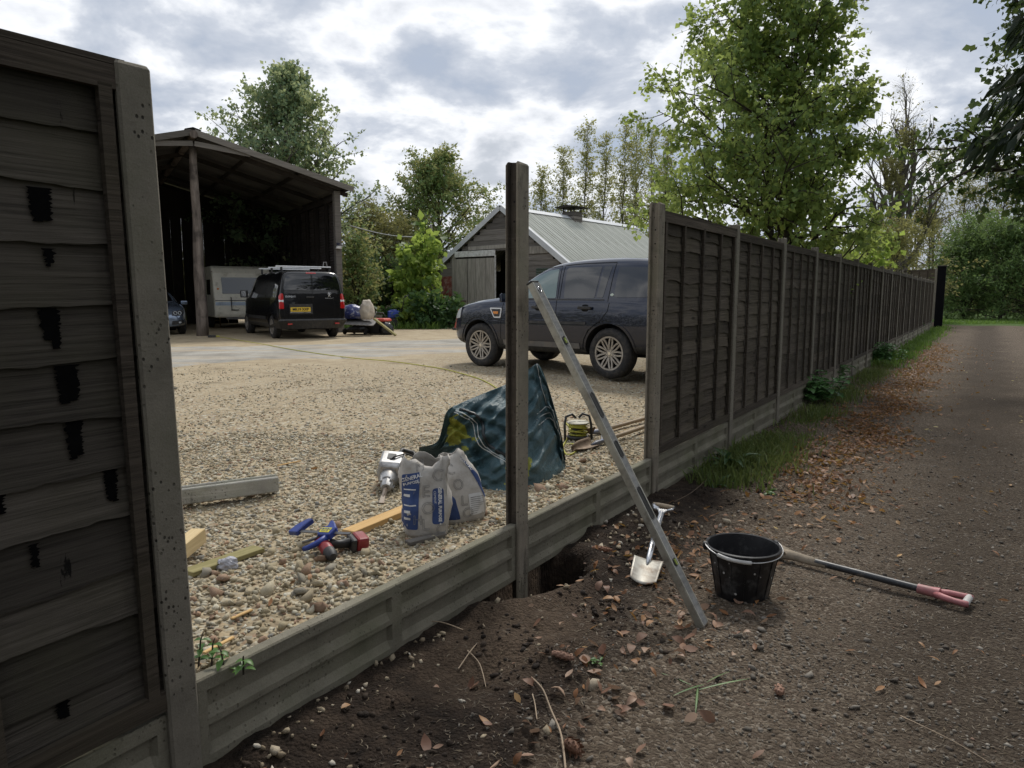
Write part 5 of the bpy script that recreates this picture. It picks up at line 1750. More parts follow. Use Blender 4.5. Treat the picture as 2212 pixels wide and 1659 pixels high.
# thin pole and cable by the cherry
pl = thing('wooden_pole', 'thin bare wooden pole in front of the cherry tree', 'pole', (dp(935, 600, 31.5).x, 31.5, yz))
part(pl, 'shaft', M_BARNG, lambda m: m.tube([(0, 0, -0.2), (0.0, 0, 2.2), (-0.05, 0, 4.25)], [0.06, 0.055, 0.05], 8), smooth='all')
wr = part(None, 'overhead_wire', plain('grey_wire', (0.35, 0.36, 0.36), 0.5), lambda m: m.tube([Vector(dp(755, 487, 25)).lerp(Vector(dp(908, 512, 31.4)), i / 10) + Vector((0, 0, -0.35 * math.sin(math.pi * i / 10) * 0.35)) for i in range(11)], 0.022, 5), smooth='all')
tag(wr, 'pale wire strung from the barn towards the wooden pole', 'wire')
# ------------------------------------------------------------------ vehicle helpers
def m_paint(name, col, flake=0.3, coat=1.0, dust=None):
    t = NT(name)
    c = t.ramp(t.noise(3, 4), [(0.3, tuple(x * 0.9 for x in col)), (0.7, tuple(x * 1.1 for x in col))])
    z = t.n('ShaderNodeSeparateXYZ', {0: t.coord()}).outputs['Z']
    rough = 0.22
    if dust:
        low = t.ramp(t.math('ADD', z, t.math('MULTIPLY', t.math('SUBTRACT', t.noise(5, 7, 0.65), 0.5), 0.3)), [(0.28, 0.62), (0.58, 0.22), (1.0, 0.01)])
        c = t.mix(low, c, dust)
        rough = t.math('ADD', t.math('MULTIPLY', low, 0.5), 0.2)
        cw = t.math('SUBTRACT', 1.0, low)
    else:
        cw = coat
    return t.bsdf(col=c, rough=rough, metal=flake, coat=cw, coatr=0.03, spec=0.25, normal=t.bump(t.noise(2.2, 2), 0.02, 0.02))


def m_glass_dark(name, col, rough=0.03, trans=0.0):
    t = NT(name)
    return t.bsdf(col=col, rough=rough, spec=0.8, trans=trans, coat=0.6, coatr=0.02, ior=1.45)


def m_clear(name, tint, alpha):
    """thin pane: mostly lets light straight through, mirrors the sky at a slant"""
    t = NT(name)
    tr = t.n('ShaderNodeBsdfTransparent', {'Color': tint})
    gl = t.n('ShaderNodeBsdfGlossy', {'Color': (0.9, 0.95, 1.0), 'Roughness': 0.02})
    fr = t.n('ShaderNodeFresnel', {'IOR': 1.5}).outputs[0]
    f = t.math('ADD', t.math('MULTIPLY', fr, 1.2), alpha, True)
    return t.surface(t.n('ShaderNodeMixShader', {0: f, 1: tr.outputs[0], 2: gl.outputs[0]}).outputs[0])


MV_NAVY = m_paint('navy_paint', (0.006, 0.011, 0.030), 0.25, dust=(0.085, 0.078, 0.07))
MV_BLACK = m_paint('black_paint', (0.004, 0.0043, 0.0055), 0.0, 0.75)
MV_SILVER = m_paint('silver_paint', (0.20, 0.25, 0.33), 0.6)
MV_PLASTIC = plain('black_plastic', (0.022, 0.022, 0.023), 0.55, var=0.2, scale=9, dirt=(0.08, 0.07, 0.06), dirt_amt=0.4)
MV_WELL = plain('wheel_well', (0.008, 0.008, 0.008), 0.95)
MV_RUB = plain('tyre_rubber', (0.020, 0.020, 0.021), 0.8, var=0.3, scale=12, bump=0.15, bscale=90, dirt=(0.07, 0.06, 0.05), dirt_amt=0.5)
MV_ALLOY = plain('dusty_alloy', (0.42, 0.39, 0.35), 0.42, 0.65, var=0.15, dirt=(0.18, 0.15, 0.12), dirt_amt=0.5)
MV_STEEL = plain('steel_wheel', (0.30, 0.30, 0.30), 0.5, 0.5)
MV_CHROME = plain('chrome', (0.75, 0.75, 0.76), 0.15, 1.0, var=0.05)
MV_PRIV = m_glass_dark('privacy_glass', (0.010, 0.011, 0.013))
MV_CLEAR = m_glass_dark('window_glass', (0.13, 0.19, 0.185))
MV_VANG = m_glass_dark('van_glass', (0.004, 0.0045, 0.006))
MV_RED = m_glass_dark('red_lens', (0.42, 0.012, 0.012), 0.12)
MV_WLENS = m_glass_dark('clear_lens', (0.62, 0.66, 0.68), 0.08)
MV_ORANGE = m_glass_dark('amber_lens', (0.75, 0.25, 0.03), 0.15)
MV_SEAM = plain('panel_gap', (0.003, 0.003, 0.003), 0.9)
MV_WHITE = plain('white_trim', (0.72, 0.73, 0.74), 0.35, var=0.06)


def lerp_table(tab, x):
    if x <= tab[0][0]:
        return tab[0][1]
    for (a, p), (b, q) in zip(tab, tab[1:]):
        if x <= b:
            t = (x - a) / (b - a)
            return p + (q - p) * t
    return tab[-1][1]


def car_body(name, xs, top, belt, bot, w, wt, mats, parent, wheels, arch_r, sub=2, belt_in=0.955, low=0.46):
    """lofted shell, smoothed, wheel arches cut through it; returns object and its BVH in body space"""
    mb = MB()
    rings = []
    for x in xs:
        T, Bl, Bo, w_, t_ = (lerp_table(q, x) for q in (top, belt, bot, w, wt))
        Bl = min(Bl, T - 0.04)
        half = [(w_ * 0.80, Bo), (w_ * 0.975, Bo + 0.07), (w_, Bo + (Bl - Bo) * 0.42), (w_ * 0.992, Bo + (Bl - Bo) * 0.75), (w_ * belt_in + 0.012, Bl - 0.02), (w_ * belt_in - 0.005, Bl + 0.015), (t_ + (w_ * belt_in - t_) * 0.45, Bl + (T - Bl) * 0.52), (t_, T - (T - Bl) * 0.16), (t_ * 0.88, T - 0.012), (t_ * 0.45, T)]
        ring = [(x, y, z) for y, z in half] + [(x, -y, z) for y, z in reversed(half)]
        rings.append(ring)
    mb.loft(rings)
    o = mb.build(name, mats, None, smooth='all')
    md = o.modifiers.new('s', 'SUBSURF'); md.levels = sub; md.render_levels = sub
    cutters = []
    for (x, z) in wheels:
        for s in (-1, 1):
            c = MB(); wy = lerp_table(w, x)
            c.cyl((x, s * (wy - 0.32), z), (x, s * (wy + 0.3), z), arch_r, n=40)
            co = c.build('cutter', MV_WELL)
            bd = o.modifiers.new('b', 'BOOLEAN'); bd.object = co; bd.operation = 'DIFFERENCE'; bd.solver = 'EXACT'
            try:
                bd.material_mode = 'TRANSFER'
            except Exception:
                pass
            cutters.append(co)
    dg = bpy.context.evaluated_depsgraph_get()
    dg.update()
    me = bpy.data.meshes.new_from_object(o.evaluated_get(dg))
    o.modifiers.clear()
    o.data = me
    for c in cutters:
        bpy.data.objects.remove(c)
    me.polygons.foreach_set('use_smooth', [True] * len(me.polygons))
    me.set_sharp_from_angle(angle=R(38))
    bvh = BVHTree.FromPolygons([v.co.copy() for v in me.vertices], [list(p.vertices) for p in me.polygons])
    o.parent = parent
    # lower cladding
    names = [m.name if m else '' for m in me.materials]
    if low and MV_PLASTIC.name in names:
        k = names.index(MV_PLASTIC.name); k0 = 0
        for p in me.polygons:
            if p.center.z < low and p.material_index == k0:
                p.material_index = k
    return o, bvh


def proj_side(bvh, s, x, z, off):
    hit, nrm, _, _ = bvh.ray_cast(Vector((x, s * 3.0, z)), Vector((0, -s, 0)))
    if hit is None:
        return Vector((x, s * 0.7, z))
    if nrm.y * s < 0:
        nrm = -nrm
    return hit + nrm * off


def proj_end(bvh, sgn, y, z, off):
    hit, nrm, _, _ = bvh.ray_cast(Vector((sgn * 9.0, y, z)), Vector((-sgn, 0, 0)))
    if hit is None:
        return Vector((0, y, z))
    if nrm.x * sgn < 0:
        nrm = -nrm
    return hit + nrm * off


def dense(poly, step, closed=True):
    out = []
    n = len(poly)
    for i in range(n if closed else n - 1):
        a = Vector(poly[i]); b = Vector(poly[(i + 1) % n])
        k = max(1, int((b - a).length / step))
        for j in range(k):
            out.append(a.lerp(b, j / k))
    if not closed:
        out.append(Vector(poly[-1]))
    return out


def round_poly(poly, r, n=4):
    out = []
    m = len(poly)
    for i in range(m):
        p = Vector(poly[i]); a = Vector(poly[i - 1]); b = Vector(poly[(i + 1) % m])
        ra = min(r, (a - p).length * 0.45); rb = min(r, (b - p).length * 0.45)
        p0 = p + (a - p).normalized() * ra; p1 = p + (b - p).normalized() * rb
        for j in range(n + 1):
            t = j / n
            out.append((p0 * (1 - t) ** 2 + p * 2 * t * (1 - t) + p1 * t * t)[:])
    return out


def patch(name, mat, parent, poly, pf, off=0.004, step=0.06, rings=5, r=0.03, edge=True):
    """fill a 2D outline with rings and lay it on the body through pf(a, b, off)"""
    pl = dense(round_poly(poly, r), step)
    c = sum(pl, Vector((0, 0))) / len(pl)
    mb = MB()
    n = len(pl)
    vs = []
    for k in range(rings):
        t = 1 - k / rings
        for p in pl:
            q = c + (p - c) * t
            vs.append(pf(q.x, q.y, off))
    vs.append(pf(c.x, c.y, off))
    fs = []
    for k in range(rings - 1):
        for j in range(n):
            j2 = (j + 1) % n
            fs.append((k * n + j, k * n + j2, (k + 1) * n + j2, (k + 1) * n + j))
    for j in range(n):
        fs.append(((rings - 1) * n + j, (rings - 1) * n + (j + 1) % n, rings * n))
    if edge:
        b = len(vs)
        for p in pl:
            vs.append(pf(p.x, p.y, -0.004))
        for j in range(n):
            j2 = (j + 1) % n
            fs.append((j, b + j, b + j2, j2))
    mb.add(vs, fs)
    return mb.build(name, mat, parent, smooth=30)


def ribbon(name, mat, parent, pts, pf, width=0.009, off=0.0025, step=0.05, closed=False):
    pl = dense(pts, step, closed)
    vs = []
    n = len(pl)
    for i, p in enumerate(pl):
        a = pl[i - 1] if i or closed else pl[0]; b = pl[(i + 1) % n] if (i < n - 1 or closed) else pl[-1]
        d = (b - a).normalized() if (b - a).length > 1e-6 else Vector((1, 0))
        q = Vector((-d.y, d.x)) * width / 2
        vs += [pf(p.x + q.x, p.y + q.y, off), pf(p.x - q.x, p.y - q.y, off)]
    m = n if closed else n - 1
    mb = MB(); mb.add(vs, [(2 * i, 2 * i + 1, 2 * ((i + 1) % n) + 1, 2 * ((i + 1) % n)) for i in range(m)])
    return mb.build(name, mat, parent, smooth='all', fix=False)


def text_mesh(s, size, depth=0.0, bold=0.0, align='CENTER'):
    cu = bpy.data.curves.new('text', 'FONT')
    cu.body = s; cu.size = size; cu.extrude = depth; cu.offset = bold; cu.align_x = align; cu.align_y = 'CENTER'
    cu.resolution_u = 3
    o = bpy.data.objects.new('text', cu)
    COL.objects.link(o)
    dg = bpy.context.evaluated_depsgraph_get(); dg.update()
    me = bpy.data.meshes.new_from_object(o.evaluated_get(dg))
    bpy.data.objects.remove(o)
    return me


def lettering(s, size, mat, parent, mtx, depth=0.001, bold=0.0, name='lettering', sx=1.0, align='CENTER'):
    me = text_mesh(s, size, depth, bold, align)
    me.materials.clear(); me.materials.append(mat)
    o = bpy.data.objects.new(name, me); COL.objects.link(o); o.parent = parent
    o.matrix_local = mtx @ Matrix.Diagonal((sx, 1, 1, 1))
    return o


def wheel(parent, x, y, side, r, width, rim_r, spokes, zc, mat=None, steer=0.0):
    """side +1: outer face towards +y"""
    w = bpy.data.objects.new('wheel', None); COL.objects.link(w); w.parent = parent
    w.location = (x, y, zc); w.rotation_euler = (0, 0, steer)
    X = Matrix(((1, 0, 0), (0, 0, side), (0, -side, 0))).to_4x4() if side > 0 else Matrix(((1, 0, 0), (0, 0, -1), (0, 1, 0))).to_4x4()
    # lathe axis z -> outwards
    t = MB(X)
    hw = width / 2
    prof = [(rim_r, -hw + 0.02), (rim_r + 0.03, -hw), (r - 0.045, -hw), (r - 0.012, -hw + 0.02), (r, -hw + 0.045), (r, -0.012), (r - 0.008, -0.008), (r - 0.008, 0.008), (r, 0.012), (r, hw - 0.045), (r - 0.012, hw - 0.02), (r - 0.045, hw), (rim_r + 0.045, hw + 0.004), (rim_r + 0.012, hw - 0.002), (rim_r, hw - 0.012)]
    t.lathe(prof, 44)
    t.build('tyre', MV_RUB, w, smooth=35)
    d = MB(X)
    d.lathe([(rim_r, hw - 0.012), (rim_r - 0.012, hw - 0.016), (rim_r - 0.022, hw - 0.05), (rim_r - 0.05, -hw + 0.05), (0.05, -hw + 0.06), (0.0, -hw + 0.06)], 44)
    d.build('rim_barrel', MV_WELL if spokes else (mat or MV_STEEL), w, smooth=35)
    a = MB(X)
    a.lathe([(rim_r + 0.004, hw - 0.014), (rim_r + 0.004, hw - 0.004), (rim_r - 0.020, hw - 0.006), (rim_r - 0.024, hw - 0.03)], 44)
    a.lathe([(0.0, hw - 0.02), (0.055, hw - 0.022), (0.075, hw - 0.035), (0.078, hw - 0.07)], 24)
    if spokes:
        for k in range(spokes):
            for q in (-1, 1):
                a0 = 2 * math.pi * k / spokes + q * 0.10
                a1 = 2 * math.pi * k / spokes + q * 0.265
                pts = []
                for j in range(6):
                    u = j / 5
                    rr = 0.06 + (rim_r - 0.022 - 0.06) * u
                    aa = a0 + (a1 - a0) * (u ** 1.6)
                    pts.append(Vector((rr * math.cos(aa), rr * math.sin(aa), hw - 0.030 + 0.014 * u)))
                for j in range(5):
                    a.bar(pts[j], pts[j + 1], 0.022 + 0.006 * (j / 5), 0.024, (0, 0, 1))
    else:
        for k in range(10):
            an = 2 * math.pi * k / 10
            a.bar((0.06 * math.cos(an), 0.06 * math.sin(an), hw - 0.03), ((rim_r - 0.02) * math.cos(an), (rim_r - 0.02) * math.sin(an), hw - 0.022), 0.045, 0.02, (0, 0, 1))
    a.build('rim', mat or MV_ALLOY, w, smooth=30)
    c = MB(X)
    c.lathe([(0.0, hw - 0.014), (0.026, hw - 0.014), (0.029, hw - 0.022)], 18)
    for k in range(5):
        an = 2 * math.pi * k / 5 + 0.3
        c.cyl((0.047 * math.cos(an), 0.047 * math.sin(an), hw - 0.03), (0.047 * math.cos(an), 0.047 * math.sin(an), hw - 0.012), 0.008, n=8)
    c.build('hub_cap', MV_CHROME, w, smooth=35)
    return w


# ------------------------------------------------------------------ dark blue off-roader
th_s = math.atan2(0.686, -0.728)
suvp = Vector((1.41, 10.27, 0.335))
suv = thing('parked_car', 'dark navy off-roader parked behind the gap in the fence', 'car', (0, 0, 0), th_s)
fw = Vector((math.cos(th_s), math.sin(th_s), 0)); lf_ = Vector((-fw.y, fw.x, 0))
suv.location = suvp - lf_ * 0.90
WB = 2.68
top = [(-0.97, 0.95), (-0.95, 1.12), (-0.90, 1.40), (-0.80, 1.62), (-0.66, 1.725), (-0.3, 1.765), (0.3, 1.775), (0.8, 1.765), (1.15, 1.735), (1.4, 1.67), (1.65, 1.545), (1.9, 1.385), (2.08, 1.265), (2.22, 1.20), (2.4, 1.175), (2.8, 1.145), (3.15, 1.09), (3.36, 1.02), (3.48, 0.90), (3.53, 0.80)]
belt = [(-0.97, 0.85), (-0.9, 1.10), (0, 1.135), (2.1, 1.12), (2.3, 1.10), (2.8, 1.07), (3.2, 1.00), (3.40, 0.92), (3.53, 0.75)]
bot = [(-0.97, 0.50), (-0.8, 0.38), (-0.4, 0.33), (0.4, 0.29), (2.2, 0.28), (3.0, 0.32), (3.3, 0.34), (3.53, 0.42)]
ww = [(-0.97, 0.80), (-0.88, 0.88), (-0.6, 0.935), (0, 0.955), (1.2, 0.945), (2.68, 0.955), (3.1, 0.92), (3.35, 0.84), (3.48, 0.74), (3.53, 0.66)]
wt = [(-0.97, 0.66), (-0.7, 0.665), (0.6, 0.70), (1.4, 0.70), (1.9, 0.735), (2.2, 0.80), (2.8, 0.78), (3.3, 0.70), (3.53, 0.58)]
xs = [-0.97, -0.95, -0.90, -0.80, -0.66, -0.45, -0.2, 0.1, 0.4, 0.7, 1.0, 1.25, 1.45, 1.65, 1.85, 2.02, 2.16, 2.28, 2.45, 2.7, 2.95, 3.15, 3.30, 3.42, 3.50, 3.53]
sbody, sbvh = car_body('body', xs, top, belt, bot, ww, wt, [MV_NAVY, MV_PLASTIC, MV_WELL], suv, [(0, 0.38), (WB, 0.38)], 0.425, low=0.47)


def PS(x, z, off):
    return proj_side(sbvh, 1, x, z, off)


def PSr(x, z, off):
    return proj_side(sbvh, -1, x, z, off)


for pf in (PS, PSr):
    patch('front_window', MV_CLEAR if pf is PS else MV_PRIV, suv, [(1.02, 1.165), (1.10, 1.615), (1.30, 1.595), (1.62, 1.47), (1.98, 1.235), (2.02, 1.165)], pf, 0.004, r=0.03)
    patch('rear_door_window', MV_PRIV, suv, [(0.28, 1.165), (0.28, 1.63), (0.90, 1.63), (0.94, 1.60), (0.86, 1.165)], pf, 0.004, r=0.03)
    patch('quarter_window', MV_PRIV, suv, [(0.13, 1.175), (0.10, 1.63), (0.245, 1.63), (0.245, 1.175)], pf, 0.004, r=0.02)
    patch('rear_side_window', MV_PRIV, suv, [(-0.06, 1.18), (-0.02, 1.62), (-0.55, 1.60), (-0.66, 1.42), (-0.62, 1.18)], pf, 0.004, r=0.05)
    for pts in ([(0.98, 1.145), (1.06, 1.66), (1.35, 1.635), (1.68, 1.50), (2.08, 1.20)], [(0.99, 1.15), (0.985, 0.95), (0.96, 0.62), (0.93, 0.40)], [(0.0, 1.10), (0.02, 0.98), (0.14, 0.84), (0.36, 0.70), (0.44, 0.55), (0.46, 0.42)],
                [(0.94, 1.15), (1.0, 1.665), (0.60, 1.685), (0.05, 1.685), (0.03, 1.12)], [(2.1, 1.13), (2.14, 0.9), (2.16, 0.5)], [(0.46, 0.415), (2.16, 0.40)]):
        ribbon('panel_gap', MV_SEAM, suv, pts, pf, 0.010)
    ribbon('belt_trim', MV_CHROME if False else MV_PLASTIC, suv, [(0.10, 1.142), (2.02, 1.150)], pf, 0.018, 0.006)
    ribbon('door_moulding', MV_PLASTIC, suv, [(0.40, 0.80), (2.05, 0.79)], pf, 0.040, 0.010)
    ribbon('sill', plain('dusty_sill', (0.13, 0.125, 0.12), 0.6, var=0.25, dirt=(0.2, 0.17, 0.14)), suv, [(0.52, 0.46), (2.10, 0.45)], pf, 0.085, 0.012)
    # wheel arch lips
    for cx in (0, WB):
        pts = [(cx + 0.445 * math.cos(a), 0.38 + 0.445 * math.sin(a)) for a in [R(-5 + 190 * i / 20) for i in range(21)]]
        ribbon('arch_lip', MV_NAVY, suv, pts, pf, 0.045, 0.012, 0.05)
    # handles
    for hx in (0.30, 1.22):
        mb = MB()
        a_, b_ = pf(hx, 1.02, 0.035), pf(hx + 0.24, 1.022, 0.035)
        mb.bar(a_, b_, 0.028, 0.045, (0, 0, 1))
        mb.bar(pf(hx + 0.01, 1.02, -0.005), a_.lerp(b_, 0.05), 0.03, 0.035); mb.bar(pf(hx + 0.22, 1.02, -0.005), a_.lerp(b_, 0.93), 0.03, 0.035)
        mb.build('door_handle', MV_PLASTIC, suv, bevel=0.008)
        patch('handle_recess', MV_SEAM, suv, [(hx + 0.06, 0.97), (hx + 0.06, 1.075), (hx + 0.19, 1.075), (hx + 0.19, 0.97)], pf, 0.003, r=0.05)
    v1 = patch('side_vent', MV_WHITE, suv, [(2.13, 1.005), (2.15, 0.84), (2.30, 0.84), (2.41, 1.005)], pf, 0.012, r=0.025)
    patch('vent_grille', MV_PLASTIC, v1, [(2.155, 0.985), (2.17, 0.862), (2.29, 0.862), (2.37, 0.985)], pf, 0.016, r=0.015)
    patch('indicator', MV_ORANGE, v1, [(2.20, 0.945), (2.20, 0.905), (2.30, 0.905), (2.32, 0.945)], pf, 0.022, r=0.008)
    patch('maker_badge', plain('badge_green', (0.45, 0.50, 0.42), 0.3, 0.4), suv, [(0.02, 1.215), (-0.02, 1.19), (-0.06, 1.215), (-0.02, 1.24)], pf, 0.006, r=0.02)
    patch('headlight', MV_WLENS, suv, [(3.18, 1.00), (3.20, 0.82), (3.44, 0.80), (3.46, 0.92)], pf, 0.008, r=0.03)
for s in (-1, 1):
    mb = MB(); mb.loft([[(1.98 + q[0] * 0.6, s * (0.90 + r_), 1.17 + q[1]) for q in ((-0.04, -0.07), (0.06, -0.07), (0.07, 0.05), (-0.03, 0.08))] for r_ in (0.0, 0.06, 0.22)]); mb.build('wing_mirror', MV_NAVY, suv, bevel=0.02, bseg=2)
patch('windscreen', MV_CLEAR, suv, [(-0.62, 1.26), (-0.55, 1.60), (0.55, 1.60), (0.62, 1.26)], lambda a, b, off: proj_end(sbvh, 1, a, b, off), 0.004, r=0.06, rings=6)
patch('grille', MV_PLASTIC, suv, [(-0.42, 0.72), (-0.42, 0.88), (0.42, 0.88), (0.42, 0.72)], lambda a, b, off: proj_end(sbvh, 1, a, b, off), 0.006, r=0.03)
patch('rear_window', MV_PRIV, suv, [(-0.60, 1.22), (-0.56, 1.58), (0.56, 1.58), (0.60, 1.22)], lambda a, b, off: proj_end(sbvh, -1, a, b, off), 0.004, r=0.06)
for s in (-1, 1):
    patch('tail_light', MV_RED, suv, [(-0.93, 1.02), (-0.90, 1.30), (-0.78, 1.30), (-0.80, 1.02)], PS if s > 0 else PSr, 0.008, r=0.03)
    wheel(suv, 0, s * 0.80, s, 0.372, 0.235, 0.245, 9, 0.372)
    wheel(suv, WB, s * 0.80, s, 0.372, 0.235, 0.245, 9, 0.372, steer=R(3))
part(suv, 'underbody', MV_WELL, lambda m: m.box((1.3, 0, 0.42), (3.8, 1.25, 0.22)), bevel=0.05)

# ------------------------------------------------------------------ black panel van, seen from behind
th_v = math.atan2(0.848, -0.530)
vfw = Vector((math.cos(th_v), math.sin(th_v), 0)); vlf = Vector((-vfw.y, vfw.x, 0))
van = thing('parked_van', 'black panel van with yellow number plate parked by the barn', 'van', (0, 0, 0), th_v)
van.location = Vector((-6.80, 20.2, yz)) - vlf * 0.90
VWB = 3.275
vtop = [(-0.90, 1.25), (-0.885, 1.62), (-0.86, 1.79), (-0.80, 1.865), (-0.66, 1.90), (0.0, 1.905), (1.5, 1.91), (2.1, 1.89), (2.4, 1.82), (2.75, 1.60), (3.1, 1.34), (3.25, 1.24), (3.5, 1.16), (3.8, 1.05), (3.95, 0.88), (4.0, 0.75)]
vbelt = [(-0.90, 0.95), (-0.84, 1.16), (0, 1.18), (2.6, 1.17), (3.1, 1.13), (3.6, 1.05), (3.9, 0.85), (4.0, 0.7)]
vbot = [(-0.90, 0.36), (-0.7, 0.30), (0.5, 0.26), (3.0, 0.25), (3.8, 0.30), (4.0, 0.42)]
vw = [(-0.90, 0.90), (-0.86, 0.935), (-0.7, 0.955), (0, 0.96), (2.6, 0.96), (3.3, 0.945), (3.7, 0.86), (3.92, 0.72), (4.0, 0.62)]
vwt = [(-0.90, 0.80), (-0.7, 0.80), (0, 0.81), (2.2, 0.80), (2.8, 0.78), (3.3, 0.80), (4.0, 0.55)]
vxs = [-0.90, -0.89, -0.86, -0.80, -0.68, -0.45, -0.1, 0.3, 0.8, 1.3, 1.8, 2.15, 2.4, 2.6, 2.8, 3.0, 3.15, 3.3, 3.5, 3.7, 3.85, 3.95, 4.0]
vbody, vbvh = car_body('body', vxs, vtop, vbelt, vbot, vw, vwt, [MV_BLACK, MV_PLASTIC, MV_WELL], van, [(0, 0.34), (VWB, 0.34)], 0.39, low=0.44, belt_in=0.975)


def VE(y, z, off):
    return proj_end(vbvh, -1, y, z, off)


def VS(x, z, off):
    return proj_side(vbvh, 1, x, z, off)


def VSr(x, z, off):
    return proj_side(vbvh, -1, x, z, off)


# local y: + is the van's left, which is left in the picture too
for s in (1, -1):
    patch('rear_window', MV_VANG, van, [(s * 0.03, 1.36), (s * 0.03, 1.80), (s * 0.64, 1.79), (s * 0.72, 1.72), (s * 0.79, 1.37)], VE, 0.006, r=0.05)
    tl = patch('tail_light', MV_RED, van, [(s * 0.79, 0.85), (s * 0.80, 1.26), (s * 0.85, 1.275), (s * 0.90, 1.20), (s * 0.91, 0.85)], VE, 0.014, r=0.025, step=0.03)
    patch('reversing_lens', MV_WLENS, tl, [(s * 0.795, 1.035), (s * 0.795, 1.095), (s * 0.905, 1.095), (s * 0.905, 1.035)], VE, 0.018, r=0.008)
    part(van, 'door_hinge', MV_PLASTIC, lambda m: m.box(VE(s * 0.88, 1.46, 0.012), (0.05, 0.05, 0.10)))
    patch('reflector', MV_RED, van, [(s * 0.60, 0.42), (s * 0.60, 0.455), (s * 0.72, 0.455), (s * 0.72, 0.42)], VE, 0.088, r=0.005)
ribbon('panel_gap', MV_SEAM, van, [(0.0, 0.60), (0.0, 1.84)], VE, 0.012, 0.003)
ribbon('panel_gap', MV_SEAM, van, [(-0.775, 0.60), (0.775, 0.60)], VE, 0.012, 0.003)
for s in (1, -1):
    ribbon('panel_gap', MV_SEAM, van, [(s * 0.775, 0.60), (s * 0.78, 1.28), (s * 0.84, 1.31), (s * 0.78, 1.70), (s * 0.70, 1.83)], VE, 0.010, 0.003)
ribbon('crease', MV_PLASTIC, van, [(-0.77, 1.335), (0.77, 1.335)], VE, 0.012, 0.004)
# bumper
mb = MB()
mb.loft([[VE(y, z, o_) for z, o_ in ((0.34, 0.02), (0.36, 0.07), (0.53, 0.085), (0.565, 0.06), (0.57, 0.0))] for y in [-0.90 + 1.80 * i / 24 for i in range(25)]], cap=False, closed=False)
mb.build('rear_bumper', MV_PLASTIC, van, smooth=40)
patch('brake_light', MV_RED, van, [(-0.14, 1.815), (-0.14, 1.84), (0.14, 1.84), (0.14, 1.815)], VE, 0.010, r=0.008)
patch('plate_recess', MV_PLASTIC, van, [(0.64, 0.70), (0.64, 0.98), (0.00, 0.98), (0.00, 0.70)], VE, 0.003, r=0.02)
patch('number_plate', plain('yellow_plate', (0.68, 0.46, 0.045), 0.4, var=0.06), van, [(0.615, 0.77), (0.615, 0.89), (0.065, 0.89), (0.065, 0.77)], VE, 0.012, r=0.008)
M_PRINT = plain('plate_print', (0.012, 0.012, 0.012), 0.5)


def rear_mtx(y, z, off):
    """frame on the rear face: text x runs to the viewer's right"""
    p = VE(y, z, off)
    return Matrix.Translation(p) @ Matrix(((0, 0, -1), (-1, 0, 0), (0, 1, 0))).to_4x4()


lettering('MK19 XXP', 0.098, M_PRINT, van, rear_mtx(0.34, 0.83, 0.018), 0.0005, 0.003, sx=0.98)
lettering('EXPERT', 0.066, MV_CHROME, van, rear_mtx(0.60, 1.18, 0.006), 0.002, 0.002, sx=1.25)
lettering('PEUGEOT', 0.046, MV_CHROME, van, rear_mtx(-0.48, 1.135, 0.006), 0.002, 0.001, sx=1.2)
# emblem: an upright beast in metal strokes
em = MB(rear_mtx(-0.48, 1.235, 0.010))
for pts, r_ in (([(-0.03, -0.055, 0), (-0.012, -0.02, 0), (0.0, 0.02, 0), (-0.012, 0.05, 0)], 0.010), ([(-0.012, -0.02, 0), (0.02, -0.045, 0), (0.035, -0.058, 0)], 0.007), ([(0.0, 0.02, 0), (-0.035, 0.012, 0), (-0.048, 0.022, 0)], 0.006), ([(-0.002, 0.03, 0), (-0.03, 0.045, 0), (-0.045, 0.04, 0)], 0.006), ([(0.0, -0.01, 0), (0.035, 0.005, 0), (0.045, 0.045, 0), (0.03, 0.06, 0)], 0.005), ([(-0.022, 0.058, 0), (-0.004, 0.062, 0)], 0.012)):
    em.tube(pts, r_, 6)
em.build('emblem', MV_CHROME, van, smooth='all')
part(van, 'door_handle', MV_PLASTIC, lambda m: m.bar(VE(0.18, 1.165, 0.02), VE(-0.04, 1.165, 0.02), 0.03, 0.045), bevel=0.01)
part(van, 'plate_lamp_bar', MV_CHROME, lambda m: m.bar(VE(0.62, 0.745, 0.012), VE(0.05, 0.745, 0.012), 0.012, 0.022), bevel=0.003)
for pf in (VS, VSr):
    patch('cab_window', MV_VANG, van, [(2.02, 1.20), (2.04, 1.66), (2.36, 1.65), (2.68, 1.48), (2.95, 1.22)], pf, 0.004, r=0.04)
    for pts in ([(1.90, 0.42), (1.92, 1.75)], [(0.62, 0.42), (0.62, 1.70)], [(-0.78, 1.08), (1.9, 1.08)], [(2.98, 0.5), (3.0, 1.2)]):
        ribbon('panel_gap', MV_SEAM, van, pts, pf, 0.012)
    ribbon('side_moulding', MV_PLASTIC, van, [(0.5, 0.58), (2.8, 0.58)], pf, 0.09, 0.012)
for s in (-1, 1):
    mb = MB(); mb.loft([[(2.78 + q[0], s * (0.93 + r_), 1.26 + q[1]) for q in ((-0.03, -0.11), (0.08, -0.11), (0.09, 0.11), (-0.02, 0.12))] for r_ in (0.02, 0.08, 0.24)]); wm = mb.build('wing_mirror', MV_PLASTIC, van, bevel=0.02, bseg=2)
    part(wm, 'mirror_glass', MV_CHROME, lambda m: m.box((2.745, s * 1.09, 1.27), (0.004, 0.13, 0.18)))
    wheel(van, 0, s * 0.82, s, 0.335, 0.215, 0.21, 0, 0.335)
    wheel(van, VWB, s * 0.82, s, 0.335, 0.215, 0.21, 0, 0.335)
